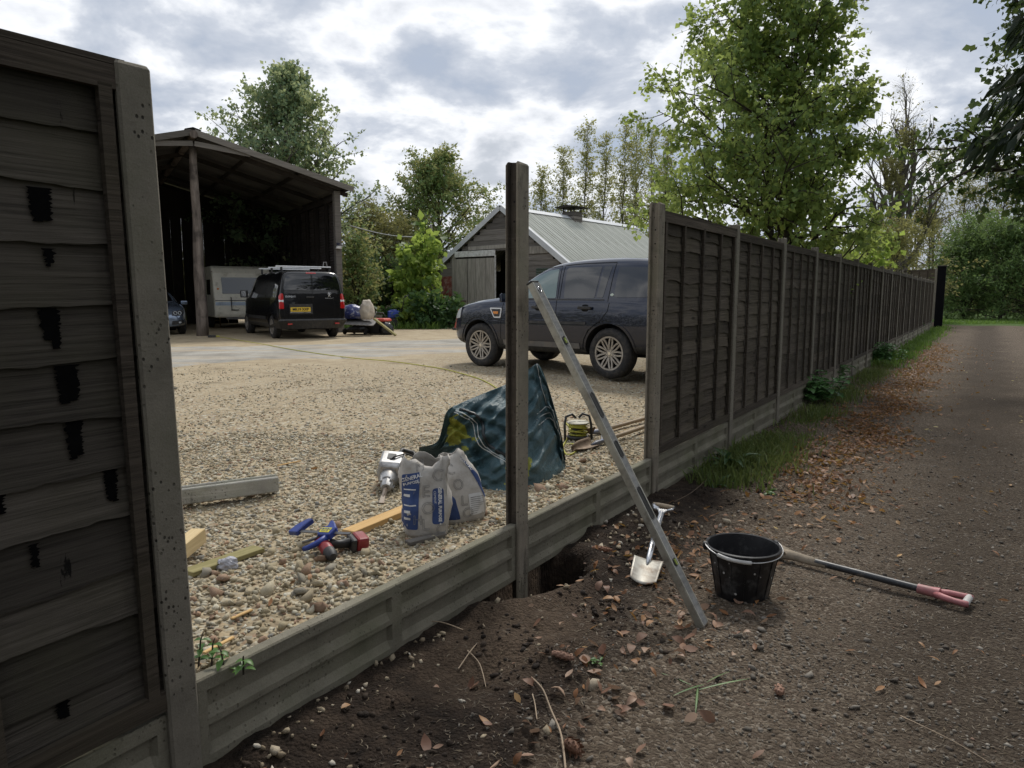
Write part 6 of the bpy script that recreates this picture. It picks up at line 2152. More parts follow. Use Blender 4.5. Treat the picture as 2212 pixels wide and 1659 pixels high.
for i, x in enumerate((-0.35, 0.75, 1.95)):
    rb = part(van, 'roof_bar', MV_WHITE, lambda m: m.bar((x, -0.78 if i else -0.72, 2.02), (x, 0.78 if i else 0.84, 2.02), 0.06, 0.035), bevel=0.008)
    for s in (-1, 1):
        part(rb, 'bar_foot', MV_PLASTIC, lambda m: m.bar((x, s * 0.68, 1.86), (x, s * 0.68, 2.01), 0.05, 0.06))
part(van, 'ladder_stop', MV_STEEL, lambda m: m.tube([(-0.35, -0.62, 2.03), (-0.35, -0.60, 2.16), (-0.35, -0.52, 2.16), (-0.35, -0.50, 2.03)], 0.012, 6))
part(van, 'aerial', MV_PLASTIC, lambda m: m.tube([(2.2, 0.0, 1.88), (2.05, 0.0, 2.16)], 0.005, 5))
part(van, 'underbody', MV_WELL, lambda m: m.box((1.5, 0, 0.36), (4.3, 1.3, 0.2)), bevel=0.05)

# ------------------------------------------------------------------ silver car nosing out of the barn
th_c = math.atan2(-0.857, 0.515)
sil = thing('parked_car', 'silver blue saloon car nosing out of the barn', 'car', (0, 0, 0), th_c)
cfw = Vector((math.cos(th_c), math.sin(th_c), 0)); clf = Vector((-cfw.y, cfw.x, 0))
sil.location = Vector((-10.45, 22.6, yz)) - clf * 0.80 - cfw * 2.75
ctop = [(-0.95, 0.8), (-0.9, 0.98), (-0.5, 1.08), (0.0, 1.30), (0.5, 1.40), (1.1, 1.42), (1.5, 1.36), (1.9, 1.18), (2.2, 1.02), (2.5, 0.97), (3.0, 0.90), (3.35, 0.80), (3.52, 0.66), (3.58, 0.55)]
cbelt = [(-0.95, 0.7), (0, 0.92), (2.0, 0.90), (3.0, 0.82), (3.4, 0.70), (3.58, 0.5)]
cbot = [(-0.95, 0.35), (-0.5, 0.24), (1, 0.20), (3.0, 0.20), (3.58, 0.26)]
cw_ = [(-0.95, 0.72), (-0.6, 0.86), (0, 0.90), (2.75, 0.90), (3.2, 0.84), (3.48, 0.72), (3.58, 0.60)]
cwt = [(-0.95, 0.58), (0, 0.58), (1.2, 0.60), (2.0, 0.66), (2.5, 0.72), (3.2, 0.66), (3.58, 0.5)]
cbody, cbvh = car_body('body', [-0.95, -0.92, -0.8, -0.5, -0.1, 0.3, 0.7, 1.1, 1.5, 1.8, 2.1, 2.35, 2.6, 2.9, 3.15, 3.35, 3.47, 3.54, 3.58], ctop, cbelt, cbot, cw_, cwt, [MV_SILVER, MV_PLASTIC, MV_WELL], sil, [(0, 0.32), (2.75, 0.32)], 0.36, low=0)


def CE(y, z, off):
    return proj_end(cbvh, 1, y, z, off)


patch('windscreen', MV_VANG, sil, [(-0.60, 1.04), (-0.50, 1.34), (0.50, 1.34), (0.60, 1.04)], CE, 0.004, r=0.05)
for s in (-1, 1):
    hl = patch('headlight', MV_PLASTIC, sil, [(s * 0.42, 0.60), (s * 0.44, 0.72), (s * 0.74, 0.77), (s * 0.78, 0.68), (s * 0.70, 0.60)], CE, 0.012, r=0.02)
    for q in (0.52, 0.64):
        part(hl, 'lamp_ring', MV_WLENS, lambda m: m.tube([CE(s * q + 0.045 * math.cos(a), 0.668 + 0.045 * math.sin(a), 0.022) for a in [i * 2 * math.pi / 16 for i in range(16)]], 0.008, 5, closed=True))
    patch('grille', MV_PLASTIC, sil, [(s * 0.05, 0.55), (s * 0.05, 0.70), (s * 0.30, 0.70), (s * 0.34, 0.58)], CE, 0.010, r=0.03)
    fi = patch('bumper_intake', MV_PLASTIC, sil, [(s * 0.40, 0.32), (s * 0.42, 0.44), (s * 0.72, 0.47), (s * 0.76, 0.36)], CE, 0.008, r=0.03)
    patch('fog_lamp', MV_WLENS, fi, [(s * 0.60, 0.37), (s * 0.60, 0.42), (s * 0.67, 0.42), (s * 0.67, 0.37)], CE, 0.012, r=0.02)
    patch('side_window', MV_VANG, sil, [(0.1, 0.98), (0.35, 1.28), (1.4, 1.28), (1.85, 0.98)], (lambda a, b, o_: proj_side(cbvh, s, a, b, o_)), 0.004, r=0.05)
    wheel(sil, 0, s * 0.76, s, 0.325, 0.21, 0.22, 7, 0.325)
    wheel(sil, 2.75, s * 0.76, s, 0.325, 0.21, 0.22, 7, 0.325)
    part(sil, 'wing_mirror', MV_SILVER, lambda m: m.box((1.78, s * 0.97, 0.98), (0.10, 0.2, 0.13)), bevel=0.03, bseg=2)
part(sil, 'underbody', MV_WELL, lambda m: m.box((1.3, 0, 0.28), (3.9, 1.2, 0.14)))

# ------------------------------------------------------------------ touring caravan in the barn
cvn = thing('caravan', 'old cream touring caravan stored in the barn behind the van', 'caravan', (0, 0, yz), 0)
ang = R(-20)
cvn.location = (-9.75, 26.0, yz); cvn.rotation_euler = (0, 0, R(31))
MC_CREAM = plain('caravan_cream', (0.72, 0.69, 0.58), 0.45, var=0.1, scale=2.5, dirt=(0.4, 0.37, 0.28), dirt_amt=0.3)
MC_BROWN = plain('caravan_panel_brown', (0.20, 0.16, 0.12), 0.5)
prof = [(0.0, 0.42), (-0.04, 0.55), (-0.03, 0.95), (0.10, 1.50), (0.22, 2.02), (0.36, 2.20), (0.62, 2.28), (3.4, 2.30), (3.75, 2.15), (3.95, 1.5), (3.98, 0.8), (3.9, 0.42)]
bd = part(cvn, 'body', MC_CREAM, lambda m: m.prism(prof, lambda a, b: (-1.02, a, b), lambda a, b: (1.02, a, b)), bevel=0.06, bseg=3)


def cvf(z):
    for (a0, z0), (a1, z1) in zip(prof, prof[1:]):
        if z0 <= z <= z1:
            return a0 + (a1 - a0) * (z - z0) / (z1 - z0)
    return 0


def cpatch(name, mat, x0, x1, z0, z1, off, parent):
    return part(parent, name, mat, lambda m: m.grid(4, 5, lambda a, b: (x0 + (x1 - x0) * a, cvf(z0 + (z1 - z0) * b) - off, z0 + (z1 - z0) * b)), solid=0.012)


fw_ = cpatch('front_window', m_glass_dark('caravan_glass', (0.05, 0.055, 0.05), 0.12), -0.72, 0.72, 1.28, 1.86, 0.012, cvn)
cpatch('stripe', plain('pale_blue_stripe', (0.42, 0.50, 0.60), 0.5), -0.98, 0.98, 0.86, 0.98, 0.004, cvn)
cpatch('stripe', plain('dark_stripe', (0.03, 0.03, 0.05), 0.5), -0.98, 0.98, 1.02, 1.045, 0.004, cvn)
part(cvn, 'roof_edge_trim', MC_BROWN, lambda m: m.bar((-1.03, 0.30, 2.07), (1.03, 0.30, 2.07), 0.05, 0.03))
part(cvn, 'grab_handle', MV_PLASTIC, lambda m: m.tube([(-0.45, cvf(1.1) - 0.02, 1.15), (-0.45, cvf(1.1) - 0.08, 1.12), (-0.45, cvf(0.7) - 0.08, 0.72), (-0.45, cvf(0.7) - 0.02, 0.70), (-0.2, cvf(0.7) - 0.05, 0.70)], 0.015, 6))
for s in (-1, 1):
    part(cvn, 'side_window', m_glass_dark('caravan_side_glass%d' % s, (0.02, 0.02, 0.02), 0.15), lambda m: m.box((s * 1.025, 1.1, 1.52), (0.012, 0.8, 0.55)), bevel=0.004)
    part(cvn, 'marker_lamp', MV_ORANGE, lambda m: m.cyl((s * 0.86, cvf(1.45) - 0.005, 1.45), (s * 0.86, cvf(1.45) - 0.03, 1.45), 0.035, n=12))
    wheel(cvn, s * 0.0 + 0.0, 0, 1, 0.30, 0.18, 0.2, 0, 0.30) if False else None
    part(cvn, 'wheel', MV_RUB, lambda m: m.lathe([(0.12, -0.09), (0.27, -0.09), (0.30, -0.06), (0.30, 0.06), (0.27, 0.09), (0.12, 0.09)], 24, Matrix.Translation((s * 0.86, 2.0, 0.30)) @ Matrix.Rotation(R(90), 4, 'Y')), smooth=35)
part(cvn, 'drawbar', MV_STEEL, lambda m: [m.bar((-0.6, 0.1, 0.40), (0, -1.1, 0.42), 0.05, 0.08), m.bar((0.6, 0.1, 0.40), (0, -1.1, 0.42), 0.05, 0.08), m.cyl((0, -1.0, 0.0), (0, -1.0, 0.55), 0.03)])
# ------------------------------------------------------------------ things in front of and behind the boards
def YP(u, v, dz=0.0):
    """point on the yard gravel"""
    p = gp(u, v, 0.29)
    for _ in range(3):
        p = gp(u, v, yard_z(p.x, p.y))
    return Vector((p.x, p.y, p.z + dz))


def DPT(u, v, dz=0.0):
    p = gp(u, v, 0.0)
    for _ in range(3):
        p = gp(u, v, drive_z(p.x, p.y))
    return Vector((p.x, p.y, p.z + dz))


def frame(origin, xa, za):
    """matrix with local x along xa and local z near za"""
    x = Vector(xa).normalized(); z = Vector(za); z = (z - x * z.dot(x)).normalized(); y = z.cross(x)
    m = Matrix((x, y, z)).transposed().to_4x4()
    m.translation = Vector(origin)
    return m


def place(o, m):
    o.matrix_world = m
    return o


M_BPL = plain('bucket_plastic', (0.012, 0.012, 0.014), 0.42, var=0.3, scale=8, dirt=(0.10, 0.10, 0.10), dirt_amt=0.35, bump=0.05)
M_MORTAR = plain('dried_mortar', (0.42, 0.41, 0.39), 0.9)
M_WIRE = plain('bucket_wire', (0.5, 0.5, 0.5), 0.35, 0.9)
M_GRIP = plain('grey_grip', (0.5, 0.49, 0.47), 0.6)

# bucket
bk = thing('bucket', 'black plastic builder\'s bucket with water in it on the driveway', 'bucket', DPT(1601, 1283, -0.004))
BH, BR0, BR1 = 0.270, 0.128, 0.178


def br(z):
    return BR0 + (BR1 - BR0) * z / BH


def bucket_shell(m):
    prof = [(0.0, 0.004), (BR0 - 0.01, 0.004), (BR0, 0.0), (BR0 + 0.002, 0.006), (br(0.10), 0.10), (br(0.235), 0.235), (br(0.235) + 0.008, 0.238), (br(0.245) + 0.008, 0.255), (BR1 + 0.012, BH - 0.004), (BR1 + 0.012, BH), (BR1 + 0.004, BH + 0.004), (BR1 - 0.002, BH), (br(0.12) - 0.004, 0.12), (BR0 - 0.006, 0.012), (0, 0.012)]
    m.lathe(prof, 56)


part(bk, 'shell', M_BPL, bucket_shell, smooth=35)
for k in range(14):
    a = 2 * math.pi * k / 14
    part(bk, 'rib', M_BPL, lambda m: m.bar(((br(0.02) + 0.001) * math.cos(a), (br(0.02) + 0.001) * math.sin(a), 0.02), ((br(0.225) + 0.001) * math.cos(a), (br(0.225) + 0.001) * math.sin(a), 0.225), 0.006, 0.005, (math.cos(a), math.sin(a), 0)))
tw_ = NT('bucket_water')
MWATER = tw_.bsdf(col=(0.006, 0.007, 0.008), rough=0.03, spec=0.6)
part(bk, 'water', MWATER, lambda m: m.lathe([(0.0, 0.165), (br(0.165) - 0.006, 0.165)], 40))
hang = []
a0, a1 = R(172), R(372)
for i in range(25):
    a = a0 + (a1 - a0) * i / 24
    hang.append(((BR1 + 0.016) * math.cos(a), (BR1 + 0.016) * math.sin(a), BH + 0.004 - 0.028 * math.sin((i / 24) * math.pi)))
part(bk, 'handle', M_WIRE, lambda m: m.tube(hang, 0.0032, 6), smooth='all')
part(bk, 'handle_grip', M_GRIP, lambda m: m.tube(hang[5:12], 0.010, 8), smooth=40)
for a in (R(172), R(12)):
    part(bk, 'handle_lug', M_BPL, lambda m: m.box(((BR1 + 0.012) * math.cos(a), (BR1 + 0.012) * math.sin(a), BH - 0.012), (0.022, 0.03, 0.04), (0, 0, a)), bevel=0.004)
rgk = random.Random(3)
for i in range(9):
    a = R(rgk.uniform(195, 345)); z = rgk.uniform(0.05, 0.22); s_ = rgk.uniform(0.003, 0.007)
    part(bk, 'mortar_splash', M_MORTAR, lambda m: m.lathe([(0, 0.0015), (s_ * 0.8, 0.001), (s_, 0)], 8, Matrix.Translation(((br(z) + 0.0005) * math.cos(a), (br(z) + 0.0005) * math.sin(a), z)) @ Matrix.Rotation(a, 4, 'Z') @ Matrix.Rotation(R(90), 4, 'Y')))

# spirit level leaning on the lone post
M_ALU = plain('scuffed_aluminium', (0.40, 0.385, 0.33), 0.45, 0.55, var=0.2, scale=9, dirt=(0.16, 0.145, 0.12), dirt_amt=0.5)
M_ALUD = plain('dark_aluminium_face', (0.19, 0.19, 0.185), 0.45, 0.5, var=0.3, scale=14, dirt=(0.30, 0.29, 0.27), dirt_amt=0.45, stretch=(4, 0.6, 4))
Lb = DPT(1518, 1352, 0.0); Lt = Vector((0.108, 3.695, 1.60))
ax = (Lt - Lb).normalized(); LL = (Lt - Lb).length
n0 = Vector((0.80, -0.55, 0.15)); nS = (n0 - ax * n0.dot(ax)).normalized(); nP = nS.cross(ax)
if nP.x > 0:
    nP = -nP
lv_m = Matrix((ax, nP, nS)).transposed().to_4x4(); lv_m.translation = Lb
if lv_m.to_3x3().determinant() < 0:
    lv_m = Matrix((ax, -nP, nS)).transposed().to_4x4(); lv_m.translation = Lb
lev = thing('spirit_level', 'long aluminium spirit level leaning against the lone post', 'spirit level')
lev.matrix_world = lv_m
WF, TF = 0.066, 0.034      # slotted face width (along local y), thickness (local z)
ysgn = 1 if (lv_m.to_3x3() @ Vector((0, 1, 0))).x < 0 else -1     # local y side that is the plain face
part(lev, 'beam', M_ALU, lambda m: m.box((LL / 2, 0, 0), (LL, WF, TF)), bevel=0.002)
part(lev, 'slotted_face', M_ALUD, lambda m: m.box((LL / 2, 0, TF / 2 + 0.0015), (LL - 0.012, WF - 0.022, 0.003)))
for s in (-1, 1):
    part(lev, 'edge_rib', M_ALU, lambda m: m.box((LL / 2, s * (WF / 2 - 0.0055), TF / 2 + 0.002), (LL - 0.008, 0.009, 0.004)), bevel=0.0015)
M_SLOT = plain('level_slot', (0.010, 0.010, 0.010), 0.7)
for (c, ln) in ((LL * 0.335, 0.17), (LL * 0.62, 0.14), (LL * 0.49, 0.09), (LL * 0.815, 0.05), (LL * 0.17, 0.04)):
    pts = []
    for i in range(24):
        a = 2 * math.pi * i / 24
        pts.append((c + math.copysign(max(0.0, ln / 2 - 0.016), math.cos(a)) + 0.016 * math.cos(a), 0.016 * math.sin(a)))
    part(lev, 'hand_slot' if ln > 0.08 else 'vial_window', M_SLOT, lambda m: m.prism(pts, lambda a, b: (a, b, TF / 2 + 0.0032), lambda a, b: (a, b, TF / 2 + 0.0042)))
    part(lev, 'slot_rim', MV_PLASTIC, lambda m: m.tube([(a, b, TF / 2 + 0.004) for a, b in pts], 0.0022, 5, closed=True), smooth='all')
for c in (LL * 0.815, LL * 0.17):
    part(lev, 'vial', plain('vial_fluid', (0.35, 0.42, 0.10), 0.1), lambda m: m.tube([(c - 0.014, 0, TF / 2 + 0.006), (c + 0.014, 0, TF / 2 + 0.006)], 0.006, 10), smooth=40)
part(lev, 'hang_hole', M_SLOT, lambda m: m.lathe([(0, 0.0), (0.011, 0.0)], 16, Matrix.Translation((LL - 0.045, 0, TF / 2 + 0.0045))))
part(lev, 'hang_ring', MV_CHROME, lambda m: m.tube([(LL - 0.045 + 0.0125 * math.cos(i * 0.3927), 0.0125 * math.sin(i * 0.3927), TF / 2 + 0.0045) for i in range(16)], 0.0025, 5, closed=True), smooth='all')
part(lev, 'end_cap', MV_PLASTIC, lambda m: m.box((LL + 0.005, 0, 0), (0.01, WF + 0.003, TF + 0.004)), bevel=0.002)

# steel spade lying by the hole
M_SS = plain('stainless_steel', (0.55, 0.56, 0.58), 0.28, 0.95, var=0.15, dirt=(0.2, 0.17, 0.13), dirt_amt=0.25)
M_BLADE = plain('mud_smeared_blade', (0.50, 0.48, 0.42), 0.5, 0.35, var=0.12, scale=7, dirt=(0.16, 0.11, 0.07), dirt_amt=0.55)
M_ASH = plain('worn_ash_wood', (0.36, 0.28, 0.19), 0.7, var=0.25, scale=10, stretch=(1, 8, 8))
tip = DPT(1387, 1266, 0.012); hnd = dp(1432, 1102, 4.42)
sp = thing('spade', 'small stainless steel spade with wooden D-handle lying by the hole', 'spade')
sp.matrix_world = frame(tip, hnd - tip, (0.0, -0.35, 1))
SLN = (hnd - tip).length
bl_l, bl_w = 0.235, 0.165


def spade_blade(m):
    def f(a, b):
        x = b * bl_l; w = bl_w * (0.86 + 0.14 * b)
        y = (a - 0.5) * w
        if b < 0.2:
            x += 0.018 * (abs(a - 0.5) * 2) ** 2 * (1 - b / 0.2)
        z = 0.05 * (abs(a - 0.5) * 2) ** 2 * 0.35 + 0.012 * math.sin(b * 2.6)
        if b > 0.93:
            x -= 0.012 * (abs(a - 0.5) * 2) ** 3
        return (x, y, z)
    m.grid(14, 12, f)


part(sp, 'blade', M_BLADE, spade_blade, smooth='all', solid=0.004, fix=False)
part(sp, 'socket', M_SS, lambda m: m.tube([(bl_l * 0.72, 0, 0.012), (bl_l * 0.95, 0, 0.022), (bl_l + 0.10, 0, 0.035), (bl_l + 0.22, 0, 0.035)], [0.006, 0.017, 0.020, 0.019], 12, squash=0.8), smooth='all')
part(sp, 'shaft', M_SS, lambda m: m.tube([(bl_l + 0.2, 0, 0.035), (SLN - 0.10, 0, 0.03)], 0.0175, 14), smooth=40)
part(sp, 'yoke', M_SS, lambda m: m.loft([[(SLN - 0.11 + x_, y_ * w_, 0.03 + z_) for y_, z_ in ((-1, -0.010), (1, -0.010), (1, 0.010), (-1, 0.010))] for x_, w_ in ((0.0, 0.018), (0.03, 0.022), (0.055, 0.045))]), bevel=0.004)
for s in (-1, 1):
    part(sp, 'yoke_arm', M_SS, lambda m: m.tube([(SLN - 0.06, s * 0.030, 0.03), (SLN - 0.035, s * 0.055, 0.03), (SLN, s * 0.062, 0.03)], [0.011, 0.010, 0.010], 8, squash=1.6), smooth='all')
part(sp, 'grip', M_ASH, lambda m: m.tube([(SLN, -0.066, 0.03), (SLN, -0.02, 0.03), (SLN, 0.02, 0.03), (SLN, 0.066, 0.03)], [0.014, 0.0165, 0.0165, 0.014], 12), smooth=40)

# long digging spade with pink handle
A = DPT(1650, 1198, 0.03); B = DPT(2088, 1312, 0.035)
dg_ = thing('trench_spade', 'long digging spade with dark shaft and faded pink handle lying on the driveway', 'spade')
dg_.matrix_world = frame(A, B - A, (0, 0, 1))
DL = (B - A).length
M_PINK = plain('faded_pink_plastic', (0.42, 0.155, 0.16), 0.55, var=0.22, scale=9, dirt=(0.25, 0.18, 0.15), dirt_amt=0.45)
M_SHAFT = plain('dark_coated_shaft', (0.035, 0.038, 0.042), 0.45, var=0.3, dirt=(0.22, 0.19, 0.15), dirt_amt=0.35)
M_MUD = plain('mud_caked_steel', (0.25, 0.205, 0.15), 0.85, var=0.3, scale=12, bump=0.3, bscale=50)
part(dg_, 'blade', M_MUD, lambda m: m.grid(8, 10, lambda a, b: (-0.22 + b * 0.36, (a - 0.5) * 0.15 * (1 - 0.55 * max(0, b - 0.75) / 0.25), 0.030 * (abs(a - 0.5) * 2) ** 2 + 0.002)), smooth='all', solid=0.005, fix=False)
part(dg_, 'socket', M_MUD, lambda m: m.tube([(0.08, 0, 0.0), (0.16, 0, 0.008), (0.24, 0, 0.004), (0.36, 0, 0.002)], [0.036, 0.030, 0.027, 0.023], 12, squash=0.7), smooth='all')
part(dg_, 'shaft', M_SHAFT, lambda m: m.tube([(0.30, 0, 0.004), (DL - 0.17, 0, 0.0)], 0.0185, 14), smooth=40)
part(dg_, 'handle_socket', M_PINK, lambda m: m.tube([(DL - 0.22, 0, 0), (DL - 0.15, 0, 0), (DL - 0.12, 0, 0)], [0.024, 0.026, 0.030], 12), smooth=40)
for s in (-1, 1):
    part(dg_, 'handle_arm', M_PINK, lambda m: m.tube([(DL - 0.14, s * 0.012, 0), (DL - 0.09, s * 0.040, 0), (DL - 0.04, s * 0.050, 0), (DL + 0.002, s * 0.052, 0), (DL + 0.016, s * 0.050, 0)], [0.016, 0.017, 0.015, 0.017, 0.014], 10), smooth='all')
part(dg_, 'grip', M_GRIP, lambda m: m.tube([(DL, -0.05, 0), (DL, 0.05, 0)], 0.0175, 12), smooth=40)

# ------------------------------------------------------------------ green tarpaulin
M_TARP = None


def m_tarp():
    t = NT('teal_tarpaulin')
    c = t.ramp(t.noise(4, 6), [(0.3, (0.030, 0.072, 0.088)), (0.7, (0.066, 0.13, 0.148))])
    wv = t.math('ADD', t.noise(300, 2), 0.0)
    crease = t.noise(9, 8, 0.7, 1.5)
    c = t.mix(t.ramp(crease, [(0.60, 0.0), (0.72, 0.25)]), c, (0.10, 0.16, 0.17))
    # printed yellow-green bands near the left flap and the hem
    sx = t.n('ShaderNodeSeparateXYZ', {0: t.coord('UV')})
    return t, c, crease


tt, tc_, crz = m_tarp()
attr = tt.tint()
tc2 = tt.mix(tt.math('GREATER_THAN', attr, 0.5), tc_, (0.26, 0.27, 0.035))
M_TARP = tt.bsdf(col=tc2, rough=tt.math('ADD', tt.math('MULTIPLY', tt.noise(20, 4), 0.2), 0.30), spec=0.5, normal=tt.bump(crz, 1.0, 0.025))
tarp = thing('tarpaulin', 'crumpled dark teal tarpaulin sheet heaped behind the lone post', 'tarpaulin')
bot_pts = [YP(905, 985), YP(945, 1000), YP(985, 1022), YP(1030, 1050), YP(1080, 1060), YP(1130, 1054), YP(1175, 1042), YP(1214, 1020)]
rid = [dp(905, 966, 4.95), dp(945, 952, 4.85), dp(964, 890, 4.72), dp(990, 872, 4.80), dp(1050, 846, 4.9), dp(1100, 824, 4.95), dp(1146, 792, 4.98), dp(1168, 792, 5.04)]
# the right flank folds round and falls to the gravel
rid2 = [(1196, 872, 5.14), (1212, 935, 5.22), (1221, 990, 5.26)]
rid += [dp(*q) for q in rid2]
bot_pts += [YP(1219, 1015), YP(1221, 1008), YP(1222, 1002)]


def spl(P, t):
    n = len(P) - 1
    k = min(int(t * n), n - 1); u = t * n - k
    p0 = P[max(k - 1, 0)]; p1 = P[k]; p2 = P[k + 1]; p3 = P[min(k + 2, n)]
    return 0.5 * ((2 * p1) + (p2 - p0) * u + (2 * p0 - 5 * p1 + 4 * p2 - p3) * u * u + (3 * p1 - p0 - 3 * p2 + p3) * u ** 3)


NA, NB = 150, 80
FOLDS = [(3.1, 0.9, 0.1, 0.030), (5.3, -2.2, 0.3, 0.022), (2.2, 3.1, 0.55, 0.018), (8.7, 1.7, 0.8, 0.011), (6.1, -4.3, 0.2, 0.010), (11.5, 5.5, 0.4, 0.016), (8.0, -7.0, 0.65, 0.016), (17.0, 7.0, 0.1, 0.008), (14.0, -11.0, 0.9, 0.008)]
vs = []; tints = []
for j in range(NB + 1):
    b = j / NB
    for i in range(NA + 1):
        a = i / NA
        lo = spl(bot_pts, a); hi = spl(rid, a)
        if b <= 0.7:
            t = b / 0.7
            p = lo.lerp(hi, t)
            bul = math.sin(math.pi * t) * 0.035 - 0.05 * math.sin(math.pi * t) * (a > 0.62)
            p = p + Vector((0.1, -1, 0.25)) * bul
            # sharp folds: triangle waves across the sheet, bent by slow noise
            wx = 0.25 * mnoise.noise(Vector((a * 3, t * 3, 1.7)))
            fo = 0.0
            for (ka, kt, ph, am) in FOLDS:
                q_ = (ka * (a + wx * 0.25) + kt * (t + wx * 0.4) + ph) % 1.0
                fo += am * (abs(q_ - 0.5) * 4 - 1)
            p = p + Vector((0, -1, 0.25)) * fo * min(1, 6 * t, 5 * (1 - t) + 0.25) * min(1, 8 * a + 0.2)
            p = p + Vector((0, -1, 0.1)) * 0.012 * mnoise.fractal(Vector((a * 22, t * 16, 3.3)), 0.8, 2.1, 3)
        else:
            t = (b - 0.7) / 0.3
            back = Vector((hi.x + 0.02, hi.y + 0.28, yard_z(hi.x, hi.y + 0.28)))
            p = hi.lerp(back, t) + Vector((0, 0, 0.10 * math.sin(math.pi * t) * (hi.z - 0.3)))
        vs.append(p)
w = NA + 1
fs = []
for j in range(NB):
    for i in range(NA):
        fs.append((j * w + i, j * w + i + 1, (j + 1) * w + i + 1, (j + 1) * w + i))
        a = (i + 0.5) / NA; b = (j + 0.5) / NB
        q = mnoise.noise(Vector((a * 16, b * 16, 0))) * 0.035
        yl = (0.17 + 1.6 * q < a < 0.30 + 2 * q and 0.33 < b + 2 * q < 0.60) or (0.44 < a + q < 0.54 and 0.06 < b + q < 0.17)
        tints.append(1.0 if yl else 0.0)
tm = numpy_mesh('sheet', np.array([v[:] for v in vs]), np.array(fs), M_TARP, tarp, np.array(tints), smooth=True)
md = tm.modifiers.new('s', 'SUBSURF'); md.levels = 1; md.render_levels = 1
TW = plain('white_stitching', (0.55, 0.57, 0.56), 0.7)


def tp_(a, b, off=0.006):
    i = min(NA - 1, max(0, a * NA)); j = min(NB - 1, max(0, b * NB))
    i0, j0 = int(i), int(j); u, v = i - i0, j - j0
    p00, p10, p01, p11 = vs[j0 * w + i0], vs[j0 * w + i0 + 1], vs[(j0 + 1) * w + i0], vs[(j0 + 1) * w + i0 + 1]
    p = (p00 * (1 - u) + p10 * u) * (1 - v) + (p01 * (1 - u) + p11 * u) * v
    n = (p10 - p00).cross(p01 - p00).normalized()
    if n.y > 0:
        n = -n
    return p + n * off


for pts in ([(0.66 + 0.02 * k, 0.36 + 0.035 * m_ + 0.06 * k / 10) for k in range(0)] for m_ in range(0)):
    pass
for m_ in range(3):
    part(tarp, 'stitching', TW, lambda m: m.tube([tp_(0.60 + 0.034 * k, 0.34 + 0.035 * m_ + 0.010 * k) for k in range(11)], 0.0030, 4), smooth='all')
for off_ in (0.0, 0.012):
    part(tarp, 'hem_stitching', TW, lambda m: m.tube([tp_(0.27 + off_ + 0.20 * t + 0.025 * math.sin(t * 9), 0.64 - 0.60 * t) for t in [k / 24 for k in range(25)]], 0.0035, 4), smooth='all')
part(tarp, 'hem_edge', plain('dark_hem', (0.008, 0.012, 0.014), 0.4), lambda m: m.tube([tp_(0.30 + 0.20 * t + 0.025 * math.sin(t * 9), 0.64 - 0.60 * t, 0.006) for t in [k / 24 for k in range(25)]], 0.011, 6), smooth='all')
part(tarp, 'corner_stitching', TW, lambda m: m.tube([tp_(0.655 - 0.004 * k + 0.06 * (k / 8), 0.69 - 0.03 * k) for k in range(9)], 0.0030, 4), smooth='all')


def wrap_text(s, size, mat, parent, fn, bold=0.0, name='lettering', sx=1.0, subdiv=2, align='CENTER'):
    """letters laid on a surface: fn(x, y) -> point"""
    me = text_mesh(s, size, 0.0, bold, align)
    bm = bmesh.new(); bm.from_mesh(me)
    bmesh.ops.triangulate(bm, faces=bm.faces)
    if subdiv:
        bmesh.ops.subdivide_edges(bm, edges=[e for e in bm.edges if e.calc_length() > size * 0.25], cuts=subdiv)
    for v in bm.verts:
        v.co = fn(v.co.x * sx, v.co.y)
    bm.to_mesh(me); bm.free()
    me.materials.clear(); me.materials.append(mat)
    o = bpy.data.objects.new(name, me); COL.objects.link(o); o.parent = parent
    return o


M_TPRINT = plain('pale_print', (0.22, 0.27, 0.27), 0.5)
wrap_text('rkil', 0.16, M_TPRINT, tarp, lambda x, y: tp_(0.475 + x * 0.60, 0.215 + y * 0.85, 0.004), 0.004)

# ------------------------------------------------------------------ cement bags
M_BAGW = plain('cement_bag_paper', (0.49, 0.465, 0.43), 0.75, var=0.14, scale=5, dirt=(0.26, 0.235, 0.20), dirt_amt=0.6, bump=0.2, bscale=18)
M_BAGB = plain('cement_bag_blue', (0.030, 0.062, 0.185), 0.6, var=0.2, scale=9)
M_BAGT = plain('cement_bag_white_print', (0.62, 0.62, 0.62), 0.7, var=0.1)
M_BAGG = plain('cement_bag_grey_print', (0.23, 0.225, 0.22), 0.7)


